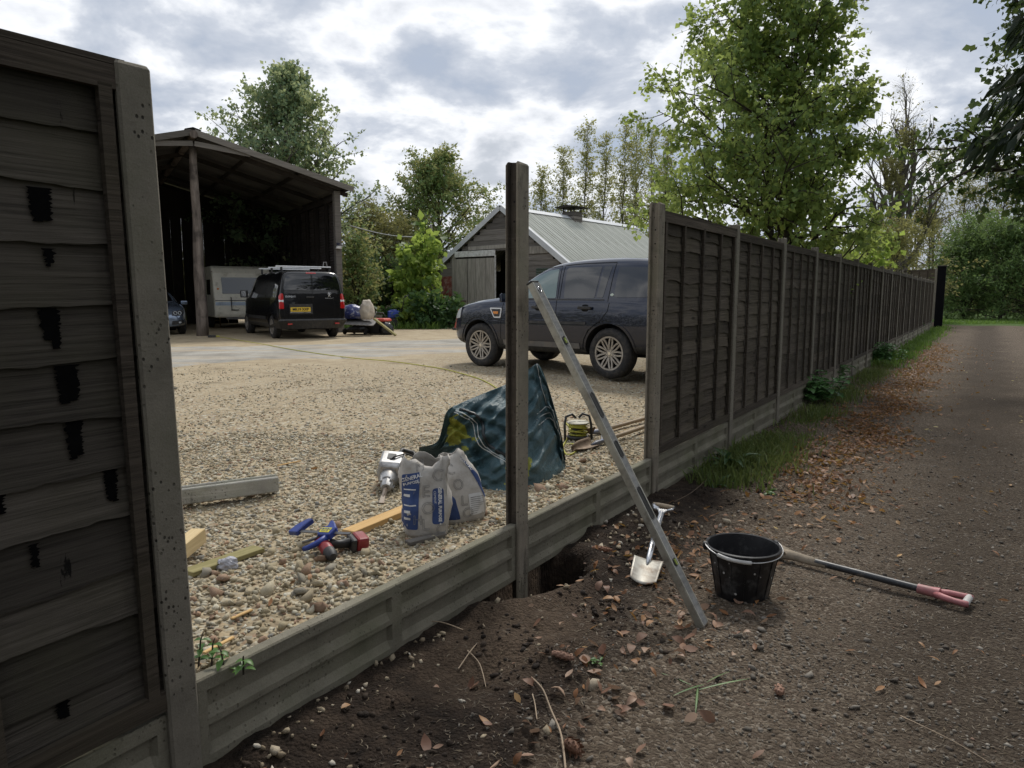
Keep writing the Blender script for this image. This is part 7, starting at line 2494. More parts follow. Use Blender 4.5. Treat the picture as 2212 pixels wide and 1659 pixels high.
def cement_bag(label, base, rz, h, w0, d0, seed, lean):
    root = thing('cement_bag', label, 'cement bag', base, rz, 'cement bags')
    rings = []
    n = 40
    K = 18
    for k in range(K + 1):
        t = k / K
        hw = w0 / 2 * (0.86 + 0.20 * math.sin(min(1, t * 2.2) * math.pi * 0.5) - 0.22 * t ** 1.8)
        hd = d0 / 2 * (0.80 + 0.35 * math.sin(min(1, t * 2.0) * math.pi * 0.6)) * (1 - 0.86 * t ** 1.5)
        ring = []
        for i in range(n):
            a = 2 * math.pi * i / n
            ca, sa = math.cos(a), math.sin(a)
            x = hw * math.copysign(abs(ca) ** 0.62, ca); y = hd * math.copysign(abs(sa) ** 0.72, sa)
            cr = mnoise.fractal(Vector((x * 9 + seed, y * 9, t * 3.2 * h / 0.4)), 0.9, 2.1, 4)
            f_ = 1 - abs(mnoise.noise(Vector((a * 1.9 + seed, t * 2.5, seed)))) * 2
            q = 0.013 * cr * (1 + 1.2 * t * t) + 0.012 * f_ * (0.3 + t + 1.2 * t ** 4)
            z = h * t + (0.018 * mnoise.noise(Vector((a * 2.2, seed, 0))) * max(0, t - 0.7) / 0.3 if t > 0.7 else 0) + ((0.022 * math.sin(a * 3 + seed) + 0.012 * math.sin(a * 7 + 2)) * max(0, t - 0.85) / 0.15)
            ring.append((x + q * ca + lean[0] * t * t, y + q * sa + lean[1] * t * t, max(0.0, z)))
        rings.append(ring)
    mb = MB(); mb.loft(rings, cap=False)
    b = len(mb.v)
    mb.add([(0, 0, 0.004)], [])
    mb.f += [(i, (i + 1) % n, b) for i in range(n)]; mb.m += [0] * n
    o = mb.build('sack', M_BAGW, root, smooth='all', solid=0.003)
    bv = BVHTree.FromPolygons([Vector(v) for v in mb.v], mb.f)
    return root, bv


def bag_pf(bv):
    def pf(x, z, off):
        hit, nrm, _, _ = bv.ray_cast(Vector((x, -1.5, z)), Vector((0, 1, 0)))
        if hit is None:
            hit2, nrm2, _, _ = bv.find_nearest(Vector((x, -0.1, z)))
            return hit2 + Vector((0, -off, 0))
        if nrm.y > 0:
            nrm = -nrm
        return hit + nrm * off
    return pf


b1p = YP(921, 1152)
bag1, bv1 = cement_bag('open white and blue cement bag standing in front', b1p, R(8), 0.405, 0.246, 0.175, 3.0, (0.0, 0.03))
pf1 = bag_pf(bv1)
patch('printed_panel', M_BAGB, bag1, [(-0.128, 0.05), (-0.122, 0.335), (-0.03, 0.345), (-0.045, 0.05)], pf1, 0.004, 0.02, 6, 0.01, False)
bx_ = patch('name_panel', M_BAGB, bag1, [(0.030, 0.075), (0.034, 0.262), (0.092, 0.262), (0.092, 0.075)], pf1, 0.004, 0.02, 6, 0.02, False)


def on_bag(pf, cx, cz, rot, off=0.0058):
    c_, s_ = math.cos(rot), math.sin(rot)
    return lambda x, y: pf(cx + x * c_ - y * s_, cz + x * s_ + y * c_, off)


wrap_text('GENERAL PURPOSE +', 0.0205, M_BAGT, bag1, on_bag(pf1, 0.072, 0.168, R(-90)), 0.0008, subdiv=1)
wrap_text('CEMENT', 0.017, M_BAGT, bag1, on_bag(pf1, 0.047, 0.215, R(-90)), 0.0, subdiv=1)
wrap_text('GENERAL', 0.026, M_BAGT, bag1, on_bag(pf1, -0.072, 0.318, R(14)), 0.0006, subdiv=1)
wrap_text('PURPOSE', 0.020, M_BAGT, bag1, on_bag(pf1, -0.075, 0.292, R(14)), 0.0004, subdiv=1)
for i in range(5):
    z = 0.255 - 0.012 * (i > 1) - 0.035 * i
    part(bag1, 'printed_line', M_BAGT, lambda m: m.grid(6, 1, lambda a, b: pf1(-0.112 + 0.06 * a * (1 if i in (0, 2) else 0.5), z + 0.006 * b * (1 if i in (0, 2) else 2.2), 0.0058)), fix=False)


def outline_letter(bag, pf, ch, cx, cz, size, rot, r_=0.0011):
    cu = bpy.data.curves.new('o', 'FONT'); cu.body = ch; cu.size = size; cu.align_x = 'CENTER'; cu.align_y = 'CENTER'; cu.fill_mode = 'NONE'; cu.offset = 0.008; cu.resolution_u = 5
    ob = bpy.data.objects.new('o', cu); COL.objects.link(ob)
    dg = bpy.context.evaluated_depsgraph_get(); dg.update()
    me = bpy.data.meshes.new_from_object(ob.evaluated_get(dg)); bpy.data.objects.remove(ob)
    f = on_bag(pf, cx, cz, rot, 0.0045)
    mb = MB()
    for e_ in me.edges:
        a = me.vertices[e_.vertices[0]].co; b = me.vertices[e_.vertices[1]].co
        k = max(1, int((b - a).length / 0.02))
        for q in range(k):
            p0 = a.lerp(b, q / k); p1 = a.lerp(b, (q + 1) / k)
            mb.bar(f(p0.x, p0.y), f(p1.x, p1.y), 2 * r_, 0.0006, (0, -1, 0.2))
    bpy.data.meshes.remove(me)
    if mb.v:
        mb.build('outline_letter', M_BAGG, bag, fix=False)


for ch, cx, cz, s_, ro in (('C', 0.062, 0.325, 0.085, -8), ('E', 0.000, 0.245, 0.085, 0), ('L', -0.005, 0.075, 0.085, 0), ('C', 0.075, 0.045, 0.075, 0), ('O', 0.010, 0.160, 0.085, 0), ('H', -0.045, 0.10, 0.07, 0), ('M', -0.03, 0.37, 0.06, 5)):
    outline_letter(bag1, pf1, ch, cx, cz, s_, R(ro))
bag2, bv2 = cement_bag('second cement bag leaning behind the open one', YP(1002, 1122), R(30), 0.375, 0.255, 0.16, 11.0, (-0.09, 0.05))
pf2 = bag_pf(bv2)
patch('printed_panel', M_BAGB, bag2, [(-0.125, 0.03), (-0.115, 0.18), (-0.085, 0.15), (-0.055, 0.03)], pf2, 0.004, 0.02, 5, 0.01, False)
patch('printed_panel', M_BAGB, bag2, [(0.0, 0.345), (-0.02, 0.375), (0.075, 0.26), (0.115, 0.13), (0.102, 0.13), (0.05, 0.25)], pf2, 0.004, 0.02, 4, 0.005, False)
lab_ = patch('printed_label', M_BAGT, bag2, [(0.005, 0.045), (-0.005, 0.165), (0.075, 0.165), (0.105, 0.045)], pf2, 0.004, 0.02, 5, 0.008, False)
for i in range(9):
    part(lab_, 'printed_line', M_BAGG, lambda m: m.grid(6, 1, lambda a, b: pf2(0.008 + (0.085 - (0.03 if i < 3 else 0)) * a * (0.7 + 0.3 * ((i * 7) % 3) / 2), 0.055 + 0.011 * i + 0.003 * b, 0.0056)), fix=False)
for ch, cx, cz, s_ in (('O', -0.01, 0.06, 0.08), ('L', -0.03, 0.13, 0.08), ('O', -0.055, 0.22, 0.08), ('C', -0.085, 0.30, 0.07)):
    outline_letter(bag2, pf2, ch, cx, cz, s_, 0.0)
wrap_text('GENERAL', 0.020, M_BAGT, bag2, on_bag(pf2, 0.012, 0.325, R(-48)), 0.0004, subdiv=1)

# ------------------------------------------------------------------ electric breaker
M_BRK = plain('cast_aluminium', (0.42, 0.42, 0.42), 0.45, 0.6, var=0.2, dirt=(0.15, 0.13, 0.11), dirt_amt=0.5)
ct = YP(824, 1090, 0.01); cb = dp(848, 983, 4.75); cb.z = yard_z(cb.x, cb.y) + 0.12
bkr = thing('breaker', 'grey electric demolition hammer lying with its chisel towards the viewer', 'breaker')
bkr.matrix_world = frame(ct, cb - ct, (0.1, -0.2, 1))
BL = (cb - ct).length
part(bkr, 'chisel', plain('chisel_steel', (0.20, 0.17, 0.14), 0.5, 0.6, dirt=(0.15, 0.10, 0.07)), lambda m: [m.loft([[(0, -0.016, -0.002), (0, 0.016, -0.002), (0, 0.016, 0.002), (0, -0.016, 0.002)], [(0.07, -0.013, -0.012), (0.07, 0.013, -0.012), (0.07, 0.013, 0.012), (0.07, -0.013, 0.012)]]), m.tube([(0.065, 0, 0), (BL * 0.46, 0, 0)], 0.0145, 6)], smooth=30)
part(bkr, 'retainer', M_BRK, lambda m: m.tube([(BL * 0.36, 0, 0), (BL * 0.40, 0, 0), (BL * 0.50, 0, 0), (BL * 0.52, 0, 0)], [0.030, 0.038, 0.040, 0.048], 8), smooth=30)
for k in range(4):
    a = k * math.pi / 2 + 0.6
    part(bkr, 'bolt', MV_STEEL, lambda m: m.cyl((BL * 0.44, 0.042 * math.cos(a), 0.042 * math.sin(a)), (BL * 0.55, 0.050 * math.cos(a), 0.050 * math.sin(a)), 0.009, n=6))
part(bkr, 'barrel', M_BRK, lambda m: m.tube([(BL * 0.50, 0, 0), (BL * 0.56, 0, 0), (BL * 0.66, 0, 0.0), (BL * 0.70, 0, 0.0)], [0.046, 0.058, 0.062, 0.055], 18), smooth=35)
part(bkr, 'gear_housing', M_BRK, lambda m: m.loft([[(BL * x_, y_ * s_, z_ * s_ + 0.01) for y_, z_ in ((-0.072, -0.065), (0.072, -0.065), (0.085, 0.0), (0.070, 0.085), (-0.070, 0.085), (-0.085, 0.0))] for x_, s_ in ((0.64, 0.75), (0.70, 1.0), (1.0, 1.02), (1.06, 0.85))]), bevel=0.012, bseg=2)
part(bkr, 'name_plate', MV_PLASTIC, lambda m: m.box((BL * 0.86, 0, 0.098), (BL * 0.14, 0.055, 0.004)), bevel=0.002)
part(bkr, 'motor', plain('black_motor_casing', (0.02, 0.02, 0.022), 0.5), lambda m: m.tube([(BL * 0.84, -0.05, -0.02), (BL * 0.84, -0.16, -0.02), (BL * 0.84, -0.22, -0.02)], [0.062, 0.066, 0.058], 16), smooth=35)
part(bkr, 'handle', MV_PLASTIC, lambda m: m.tube([(BL * 1.02, -0.03, 0.05), (BL * 1.2, -0.05, 0.06), (BL * 1.26, -0.12, 0.03), (BL * 1.16, -0.17, 0.0), (BL * 0.98, -0.15, 0.0)], 0.017, 8), smooth='all')
part(bkr, 'power_cord', MV_RUB, lambda m: m.tube([(BL * 0.70, 0.05, 0.06), (BL * 0.8, -0.02, 0.11), (BL * 0.95, -0.09, 0.10), (BL * 1.1, -0.2, 0.02), (BL * 1.25, -0.35, -0.04)], 0.006, 6), smooth='all')

# ------------------------------------------------------------------ old concrete post lying on the gravel
Rr = YP(604, 1073); Ll = YP(360, 1108)
cp = MB()
dirp = (Ll - Rr).normalized(); lp = 1.25
side = Vector((-dirp.y, dirp.x, 0))
if side.y > 0:
    side = -side
org = Rr - side * 0.055 + Vector((0, 0, 0.03))
rings = []
for i in range(9):
    t = i / 8 * lp
    rings.append([org + dirp * t + side * (b * 1.05 + 0.003 * mnoise.noise(Vector((t * 6, b * 30, 0)))) + Vector((0, 0, 0.048 + a * 1.0)) for a, b in POST_PROF])
cp.loft(rings)
cpo = cp.build('concrete_post', m_concrete('pale_lying_concrete', (0.46, 0.44, 0.40), 0.1, 0.6), None, smooth=25, bevel=0.003)
tag(cpo, 'pale length of old concrete post lying on the gravel', 'concrete post')

# ------------------------------------------------------------------ timber offcuts
M_PINE = m_board('fresh_pine', (0.50, 0.31, 0.13), (0.66, 0.45, 0.21), (3, 30, 30), rnd=0.08)
M_PINEP = m_board('pale_pine', (0.56, 0.42, 0.22), (0.70, 0.56, 0.33), (3, 30, 30), rnd=0.05)
M_TREAT = m_board('treated_timber', (0.17, 0.15, 0.06), (0.34, 0.30, 0.15), (3, 22, 22), (0.09, 0.065, 0.04), rnd=0.05)


def timber(label, a, b, w, h, mat, roll=0.0, lift=0.0, name='timber_offcut'):
    d = (b - a)
    m = frame((a + b) / 2 + Vector((0, 0, h / 2 + lift)), d, (0, roll, 1))
    mb = MB(); mb.box((0, 0, 0), (d.length, w, h))
    o = mb.build(name, mat, None, bevel=0.0025)
    o.matrix_world = m
    return tag(o, label, 'timber')


timber('orange pine batten lying beside the cement bag', YP(752, 1160), YP(885, 1104), 0.085, 0.036, M_PINE)
timber('sawn pale pine post end jutting out past the left post', YP(370, 1236), YP(432, 1192, 0.02), 0.072, 0.072, M_PINEP, 0.25, 0.03)
timber('flat green treated board half buried in the gravel', YP(405, 1246), YP(560, 1192), 0.095, 0.022, M_TREAT, 0.1, 0.006)
timber('weathered grey batten buried under the front cement bag', YP(880, 1178), YP(960, 1158), 0.05, 0.02, M_BARNG, 0, 0.002)

# ------------------------------------------------------------------ cordless driver and bar clamp
M_BLUEP = plain('clamp_blue', (0.018, 0.042, 0.22), 0.45, var=0.15, dirt=(0.1, 0.1, 0.12), dirt_amt=0.3)
M_REDP = plain('tool_red', (0.24, 0.018, 0.022), 0.4, var=0.15, dirt=(0.2, 0.08, 0.07), dirt_amt=0.35)
M_BARST = plain('bar_steel', (0.16, 0.155, 0.15), 0.4, 0.8)
da, db = YP(690, 1200), YP(775, 1187)
drl = thing('cordless_drill', 'red and black cordless driver lying under the blue clamp', 'drill')
drl.matrix_world = frame(da, db - da, (0, -0.15, 1))
dl = (db - da).length
part(drl, 'battery', M_REDP, lambda m: m.box((dl + 0.005, 0, 0.044), (0.062, 0.10, 0.072)), bevel=0.012, bseg=2)
part(drl, 'battery_foot', MV_PLASTIC, lambda m: m.box((dl - 0.04, 0, 0.042), (0.03, 0.095, 0.068)), bevel=0.01, bseg=2)
part(drl, 'handle', MV_PLASTIC, lambda m: m.tube([(dl - 0.05, 0, 0.045), (0.09, 0.0, 0.045), (0.05, 0.01, 0.048)], [0.024, 0.020, 0.026], 10, squash=1.3), smooth='all')
part(drl, 'motor_housing', M_REDP, lambda m: m.tube([(0.02, -0.08, 0.05), (0.02, -0.06, 0.05), (0.02, 0.02, 0.05), (0.02, 0.06, 0.05), (0.02, 0.09, 0.05)], [0.026, 0.031, 0.032, 0.030, 0.018], 14), smooth=40)
part(drl, 'chuck', MV_PLASTIC, lambda m: m.tube([(0.02, -0.075, 0.05), (0.02, -0.115, 0.05), (0.02, -0.135, 0.05)], [0.031, 0.029, 0.018], 14), smooth=40)
ca_, cb_ = YP(648, 1178, 0.03), YP(765, 1202, 0.07)
clm = thing('bar_clamp', 'blue quick release bar clamp lying across the red driver', 'clamp')
clm.matrix_world = frame(ca_, cb_ - ca_, (0.1, -0.5, 1)) @ Matrix.Translation((0, 0, 0.055))
cl = (cb_ - ca_).length
part(clm, 'bar', M_BARST, lambda m: m.box((cl * 0.52, 0, 0), (cl * 0.98, 0.016, 0.005)))
part(clm, 'fixed_jaw', M_BLUEP, lambda m: m.prism([(-0.03, -0.02), (0.03, -0.022), (0.035, 0.02), (0.045, 0.055), (0.055, 0.085), (0.025, 0.09), (0.0, 0.06), (-0.02, 0.03)], lambda a, b: (a, b, -0.014), lambda a, b: (a, b, 0.014)), bevel=0.004)
part(clm, 'sliding_jaw', M_BLUEP, lambda m: m.prism([(cl * 0.50, -0.035), (cl * 0.72, -0.035), (cl * 0.74, 0.02), (cl * 0.66, 0.05), (cl * 0.57, 0.075), (cl * 0.53, 0.065), (cl * 0.56, 0.03), (cl * 0.50, 0.02)], lambda a, b: (a, b, -0.018), lambda a, b: (a, b, 0.020)), bevel=0.005)
part(clm, 'grip', M_BLUEP, lambda m: m.tube([(cl * 0.66, -0.03, 0), (cl * 0.60, -0.075, 0.0), (cl * 0.50, -0.115, 0.0), (cl * 0.44, -0.125, 0.0)], [0.017, 0.015, 0.013, 0.012], 8), smooth='all')
part(clm, 'trigger', M_BARST, lambda m: m.tube([(cl * 0.52, -0.03, 0), (cl * 0.42, -0.06, 0.0), (cl * 0.32, -0.08, 0.0)], [0.010, 0.008, 0.007], 6), smooth='all')
part(clm, 'sticker', plain('yellow_sticker', (0.62, 0.55, 0.04), 0.5, var=0.05), lambda m: m.box((cl * 0.61, -0.005, 0.0215), (cl * 0.17, 0.034, 0.001)))
lettering('IRWIN', 0.018, M_BAGB, clm, Matrix.Translation((cl * 0.61, 0.0, 0.0225)), 0.0002, 0.0006)
lettering('QUICK-GRIP', 0.008, M_BAGB, clm, Matrix.Translation((cl * 0.61, -0.014, 0.0225)), 0.0002, 0.0002)

# ------------------------------------------------------------------ cable reel, post hole digger, cable
M_YEL = plain('yellow_cable', (0.40, 0.38, 0.055), 0.5, var=0.15)
rl = thing('cable_reel', 'small cable reel wound with yellow flex on a black stand', 'cable reel', YP(1248, 950, -0.005), R(15))
RC = 0.098
part(rl, 'drum_core', MV_PLASTIC, lambda m: m.cyl((0, 0, 0.04), (0, 0, 0.15), 0.05, n=20))
part(rl, 'top_flange', plain('grey_flange', (0.46, 0.44, 0.36), 0.6, dirt=(0.25, 0.2, 0.12)), lambda m: m.lathe([(0.0, 0.172), (0.085, 0.172), (RC, 0.166), (RC, 0.158), (0.085, 0.156), (0, 0.156)], 28), smooth=35)
part(rl, 'bottom_flange', MV_PLASTIC, lambda m: m.lathe([(0.0, 0.045), (0.09, 0.045), (RC, 0.038), (RC, 0.028), (0.0, 0.026)], 28), smooth=35)
rgc = random.Random(8)
part(rl, 'wound_cable', M_YEL, lambda m: m.tube([((0.070 + 0.012 * math.sin(i * 0.37)) * math.cos(i * 0.45), (0.070 + 0.012 * math.sin(i * 0.37)) * math.sin(i * 0.45), 0.050 + 0.10 * (0.5 + 0.5 * math.sin(i * 0.021 * 6.28 / 2))) for i in range(150)], 0.0075, 6), smooth='all')
for s in (-1, 1):
    part(rl, 'stand', MV_PLASTIC, lambda m: m.tube([(s * 0.125, -0.02, 0.0), (s * 0.125, 0.0, 0.14), (s * 0.11, 0.01, 0.215), (s * 0.05, 0.02, 0.235), (s * 0.015, 0.02, 0.20)], 0.012, 8), smooth='all')
dgr = thing('post_hole_digger', 'rusty post hole digger with twin blades and wooden handles lying on the gravel', 'digger')
for i, (t0, s0, e0_) in enumerate((((1226, 948), (1300, 938), (1400, 912)), ((1236, 978), (1300, 962), (1400, 930)))):
    p0 = YP(*t0, 0.012); p1 = YP(*s0, 0.035); p2 = YP(*e0_, 0.05)
    m4 = frame(p0, p1 - p0, (0, 0.6 * (1 - 2 * i), 1))
    ln = (p1 - p0).length
    bl = MB(m4)
    bl.grid(8, 8, lambda a, b: (ln * 0.72 * b, (a - 0.5) * 0.13 * (0.25 + 0.75 * math.sin(min(1, b * 1.5 + 0.1) * 1.57)), 0.034 * (abs(a - 0.5) * 2) ** 2))
    bo = bl.build('blade', plain('rusty_blade%d' % i, (0.16, 0.115, 0.075), 0.65, 0.5, var=0.3, scale=12, dirt=(0.09, 0.05, 0.03)), dgr, smooth='all', solid=0.003, fix=False)
    part(dgr, 'socket', plain('blue_grey_socket%d' % i, (0.20, 0.20, 0.21), 0.6, 0.3, var=0.2, scale=18, dirt=(0.05, 0.13, 0.34), dirt_amt=0.5), lambda m: m.tube([p0.lerp(p1, 0.62), p0.lerp(p1, 0.8), p1, p1.lerp(p2, 0.12)], [0.012, 0.028, 0.026, 0.024], 10, squash=0.7), smooth='all')
    part(dgr, 'handle', M_ASH, lambda m: m.tube([p1, p1.lerp(p2, 0.5), p2, p2 + (p2 - p1) * 0.7], 0.0195, 10), smooth='all')
part(dgr, 'pivot', MV_STEEL, lambda m: m.cyl(YP(1300, 938, 0.05), YP(1300, 962, 0.05), 0.008, n=8))
cab = MB()
cpts = [YP(u, v, 0.012) for u, v in ((466, 727), (500, 733), (560, 745), (630, 758), (700, 769), (770, 778), (840, 784), (905, 790), (960, 799), (1010, 812), (1045, 824), (1075, 842), (1100, 866))]
for p_ in cpts[2:7]:
    p_.z += 0.022
cab.tube([spl(cpts, i / 60) for i in range(61)], 0.0085, 6)
co_ = cab.build('yellow_cable', M_YEL, None, smooth='all')
tag(co_, 'yellow extension cable snaking over the yard from the barn pole', 'cable')
cb2 = MB()
cpts = [YP(u, v, 0.01) for u, v in ((1222, 915), (1232, 930), (1224, 952), (1216, 968), (1226, 985), (1246, 975), (1240, 962), (1222, 962))]
cb2.tube([spl(cpts, i / 40) for i in range(41)], 0.007, 6)
co2 = cb2.build('yellow_cable', M_YEL, None, smooth='all')
tag(co2, 'loop of yellow flex trailing from the cable reel', 'cable')
pg = thing('cable_socket', 'black cable socket at the foot of the barn pole', 'socket', YP(458, 729), 0.3)
part(pg, 'body', MV_PLASTIC, lambda m: m.box((0, 0, 0.035), (0.22, 0.10, 0.07)), bevel=0.015, bseg=2)
part(pg, 'plug', M_YEL, lambda m: m.tube([(0.1, 0, 0.03), (0.2, 0.02, 0.03)], 0.025, 8), smooth=40)

# ------------------------------------------------------------------ heap of garden machines by the van
def JP(u, v, y=None):
    return YP(u, v) if y is None else dp(u, v, y)


mw = thing('lawn_mower', 'black petrol lawn mower by the van', 'mower', YP(776, 722), R(-20))
part(mw, 'deck', MV_PLASTIC, lambda m: m.loft([[(x_ * s_, y_ * s_, z_) for x_, y_ in ((-0.36, -0.22), (-0.22, -0.30), (0.22, -0.30), (0.36, -0.22), (0.36, 0.35), (-0.36, 0.35))] for s_, z_ in ((1.0, 0.06), (1.02, 0.16), (0.72, 0.24))]), bevel=0.02)
part(mw, 'engine', plain('engine_black', (0.018, 0.018, 0.02), 0.45), lambda m: [m.box((0, 0.02, 0.36), (0.36, 0.36, 0.24)), m.cyl((0, 0.02, 0.47), (0, 0.02, 0.53), 0.15, n=18), m.box((-0.2, -0.05, 0.33), (0.1, 0.2, 0.14))], bevel=0.03, bseg=2)
part(mw, 'exhaust', MV_CHROME, lambda m: [m.cyl((0.10, -0.18, 0.33), (0.10, -0.26, 0.33), 0.06, n=12), m.cyl((-0.08, -0.18, 0.32), (-0.08, -0.24, 0.32), 0.045, n=12)], smooth=35)
for sx in (-1, 1):
    for sy in (-0.24, 0.30):
        part(mw, 'wheel', MV_RUB, lambda m: m.lathe([(0.0, -0.025), (0.09, -0.025), (0.10, -0.01), (0.10, 0.02), (0.0, 0.03)], 18, Matrix.Translation((sx * 0.37, sy, 0.10)) @ Matrix.Rotation(R(90), 4, 'Y')), smooth=35)
part(mw, 'handlebar', MV_PLASTIC, lambda m: m.tube([(-0.22, 0.3, 0.2), (-0.24, 0.55, 0.55), (-0.2, 0.75, 0.7), (0.2, 0.75, 0.7), (0.24, 0.55, 0.55), (0.22, 0.3, 0.2)], 0.014, 6), smooth='all')
gb = thing('grass_box', 'black mower grass box with a red rim', 'grass box', YP(812, 722), R(-12))
part(gb, 'bin', plain('bin_black', (0.016, 0.016, 0.017), 0.5), lambda m: m.loft([[(x_ * s_, y_ * s_ * 0.8, z_) for x_, y_ in ((-0.40, -0.3), (0.40, -0.3), (0.40, 0.4), (-0.40, 0.4))] for s_, z_ in ((0.72, 0.02), (1.0, 0.42))]), bevel=0.03, bseg=2)
part(gb, 'rim', plain('rim_red', (0.45, 0.05, 0.03), 0.45), lambda m: m.loft([[(x_ * s_, y_ * s_ * 0.8, z_) for x_, y_ in ((-0.40, -0.3), (0.40, -0.3), (0.40, 0.4), (-0.40, 0.4))] for s_, z_ in ((1.01, 0.40), (1.05, 0.44), (0.92, 0.50))]), bevel=0.015)
part(gb, 'carry_handle', MV_PLASTIC, lambda m: m.tube([(-0.3, 0.2, 0.45), (-0.2, 0.15, 0.66), (0.2, 0.15, 0.66), (0.3, 0.2, 0.45)], 0.014, 6), smooth='all')
bd_ = timber('grey sheet board resting on the machines beside the van', dp(745, 694, 21.6), dp(812, 697, 21.6), 0.8, 0.02, plain('grey_mdf', (0.20, 0.19, 0.18), 0.8), -0.22, 0.0, 'sheet_board')
bd_['category'] = 'board'
for s in (0, 1):
    pass
tres = thing('trestle', 'low trestle under the sheet board beside the van', 'trestle', YP(790, 715) + Vector((0, 0.7, 0)), 0)
part(tres, 'top_beam', M_BARNG, lambda m: m.box((0, 0, 0.50), (0.9, 0.08, 0.06)))
for sx in (-0.4, 0.4):
    for sy in (-0.2, 0.2):
        part(tres, 'leg', M_BARNG, lambda m: m.bar((sx, sy, 0), (sx, sy * 0.15, 0.49), 0.05, 0.05))


def sack(label, base, sx, sy, sz, mat, seed, name='rubble_sack', crump=0.25):
    bm = bmesh.new(); bmesh.ops.create_icosphere(bm, subdivisions=4, radius=1.0)
    for v in bm.verts:
        f = mnoise.fractal(v.co * 1.6 + Vector((seed, 0, 0)), 0.9, 2.1, 4); rr = 1 - abs(mnoise.noise(v.co * 2.4 + Vector((0, seed, 0)))) * 2
        v.co = v.co * (1 + crump * 0.6 * f + crump * 0.35 * rr)
        v.co.z = max(v.co.z, -0.72)
        v.co = Vector((v.co.x * sx, v.co.y * sy, (v.co.z + 0.72) * sz))
    me = bpy.data.meshes.new(name); bm.to_mesh(me); bm.free()
    me.materials.append(mat); me.polygons.foreach_set('use_smooth', [True] * len(me.polygons))
    o = bpy.data.objects.new(name, me); COL.objects.link(o); o.location = base
    return tag(o, label, 'sack')


def m_print_bag():
    t = NT('blue_print_bag')
    c = t.ramp(t.noise(7, 5, 0.6, 1.0), [(0.40, (0.02, 0.03, 0.12)), (0.52, (0.035, 0.05, 0.19)), (0.60, (0.35, 0.36, 0.4)), (0.66, (0.03, 0.04, 0.15))])
    return t.bsdf(col=c, rough=0.4)


MBAGB = m_print_bag()
bz = dp(765, 690, 21.7).z
sack('blue printed bag lying on the sheet board', Vector((dp(762, 690, 21.7).x, 21.7, bz + 0.02)), 0.42, 0.30, 0.24, MBAGB, 1.0)
sack('cream paper sack on the end of the sheet board', Vector((dp(793, 692, 21.6).x, 21.6, bz + 0.0)), 0.21, 0.2, 0.34, plain('cream_sack', (0.50, 0.44, 0.36), 0.8, bump=0.3, bscale=12), 5.0)
sack('black bin bag at the foot of the plank', YP(835, 723), 0.22, 0.20, 0.22, plain('black_bin_bag', (0.012, 0.013, 0.016), 0.3), 9.0, 'bin_bag')
pk = timber('long plank leaning off the sheet board onto the ground', YP(855, 726, 0.0), dp(808, 690, 21.3), 0.20, 0.05, M_TREAT, 0, 0.0, 'leaning_plank')
til = thing('rotary_tiller', 'blue motor tiller with upright handlebars behind the plank', 'tiller', YP(842, 712) + Vector((0, 0.9, 0)), R(15))
part(til, 'engine', plain('tiller_blue', (0.02, 0.055, 0.32), 0.4), lambda m: [m.box((0, 0, 0.52), (0.44, 0.32, 0.26)), m.cyl((0, 0, 0.62), (0, 0, 0.69), 0.15, n=16)], bevel=0.04, bseg=2)
part(til, 'frame', MV_PLASTIC, lambda m: [m.box((0, 0, 0.28), (0.3, 0.3, 0.25)), m.bar((0.1, 0, 0.25), (0.35, 0.2, 0.6), 0.06, 0.06)], bevel=0.01)
for s in (-1, 1):
    part(til, 'handlebar', MV_PLASTIC, lambda m: m.tube([(0.2, s * 0.08, 0.35), (0.32, s * 0.2, 0.8), (0.36, s * 0.28, 1.12), (0.52, s * 0.34, 1.22)], 0.018, 6), smooth='all')
    part(til, 'wheel', MV_RUB, lambda m: m.lathe([(0.0, -0.04), (0.16, -0.04), (0.18, -0.02), (0.18, 0.02), (0.16, 0.04), (0, 0.04)], 18, Matrix.Translation((0, s * 0.24, 0.18)) @ Matrix.Rotation(R(90), 4, 'X')), smooth=35)
# traffic cone
cn = thing('traffic_cone', 'faded red traffic cone in front of the off-roader', 'cone', YP(990, 712), 0.2)
cn.rotation_euler = (0, R(3), 0.2)
part(cn, 'cone', plain('faded_cone_red', (0.46, 0.10, 0.075), 0.55, var=0.2, dirt=(0.35, 0.25, 0.22), dirt_amt=0.4), lambda m: m.lathe([(0.155, 0.05), (0.15, 0.06), (0.10, 0.30), (0.052, 0.60), (0.032, 0.72), (0.0, 0.725)], 24), smooth=40)
part(cn, 'base', plain('cone_base', (0.04, 0.038, 0.036), 0.8), lambda m: m.box((0, 0, 0.028), (0.42, 0.42, 0.055), taper=0.92), bevel=0.01)
# clutter inside the barn
ch = thing('step_ladder', 'small wooden step ladder standing inside the barn', 'ladder', YP(465, 706), R(20))
for sx in (-0.18, 0.18):
    part(ch, 'leg', M_PINEP, lambda m: m.bar((sx, 0, 0), (sx * 0.85, 0.12, 1.0), 0.03, 0.05))
    part(ch, 'leg', M_PINEP, lambda m: m.bar((sx, 0.5, 0), (sx * 0.85, 0.14, 1.0), 0.025, 0.04))
for k in range(3):
    part(ch, 'tread', M_PINEP, lambda m: m.box((0, 0.03 + 0.035 * k, 0.25 + 0.28 * k), (0.34, 0.12, 0.025)))
bn = thing('storage_bin', 'blue plastic bin on the step ladder inside the barn', 'bin', YP(465, 706) + Vector((0.0, 0.14, 1.01)), 0.2)
part(bn, 'tub', plain('navy_bin', (0.03, 0.05, 0.12), 0.5), lambda m: m.loft([[(x_ * s_, y_ * s_, z_) for x_, y_ in ((-0.22, -0.16), (0.22, -0.16), (0.22, 0.16), (-0.22, 0.16))] for s_, z_ in ((0.85, 0.0), (1.0, 0.18), (1.06, 0.18), (1.06, 0.21))]), bevel=0.01)
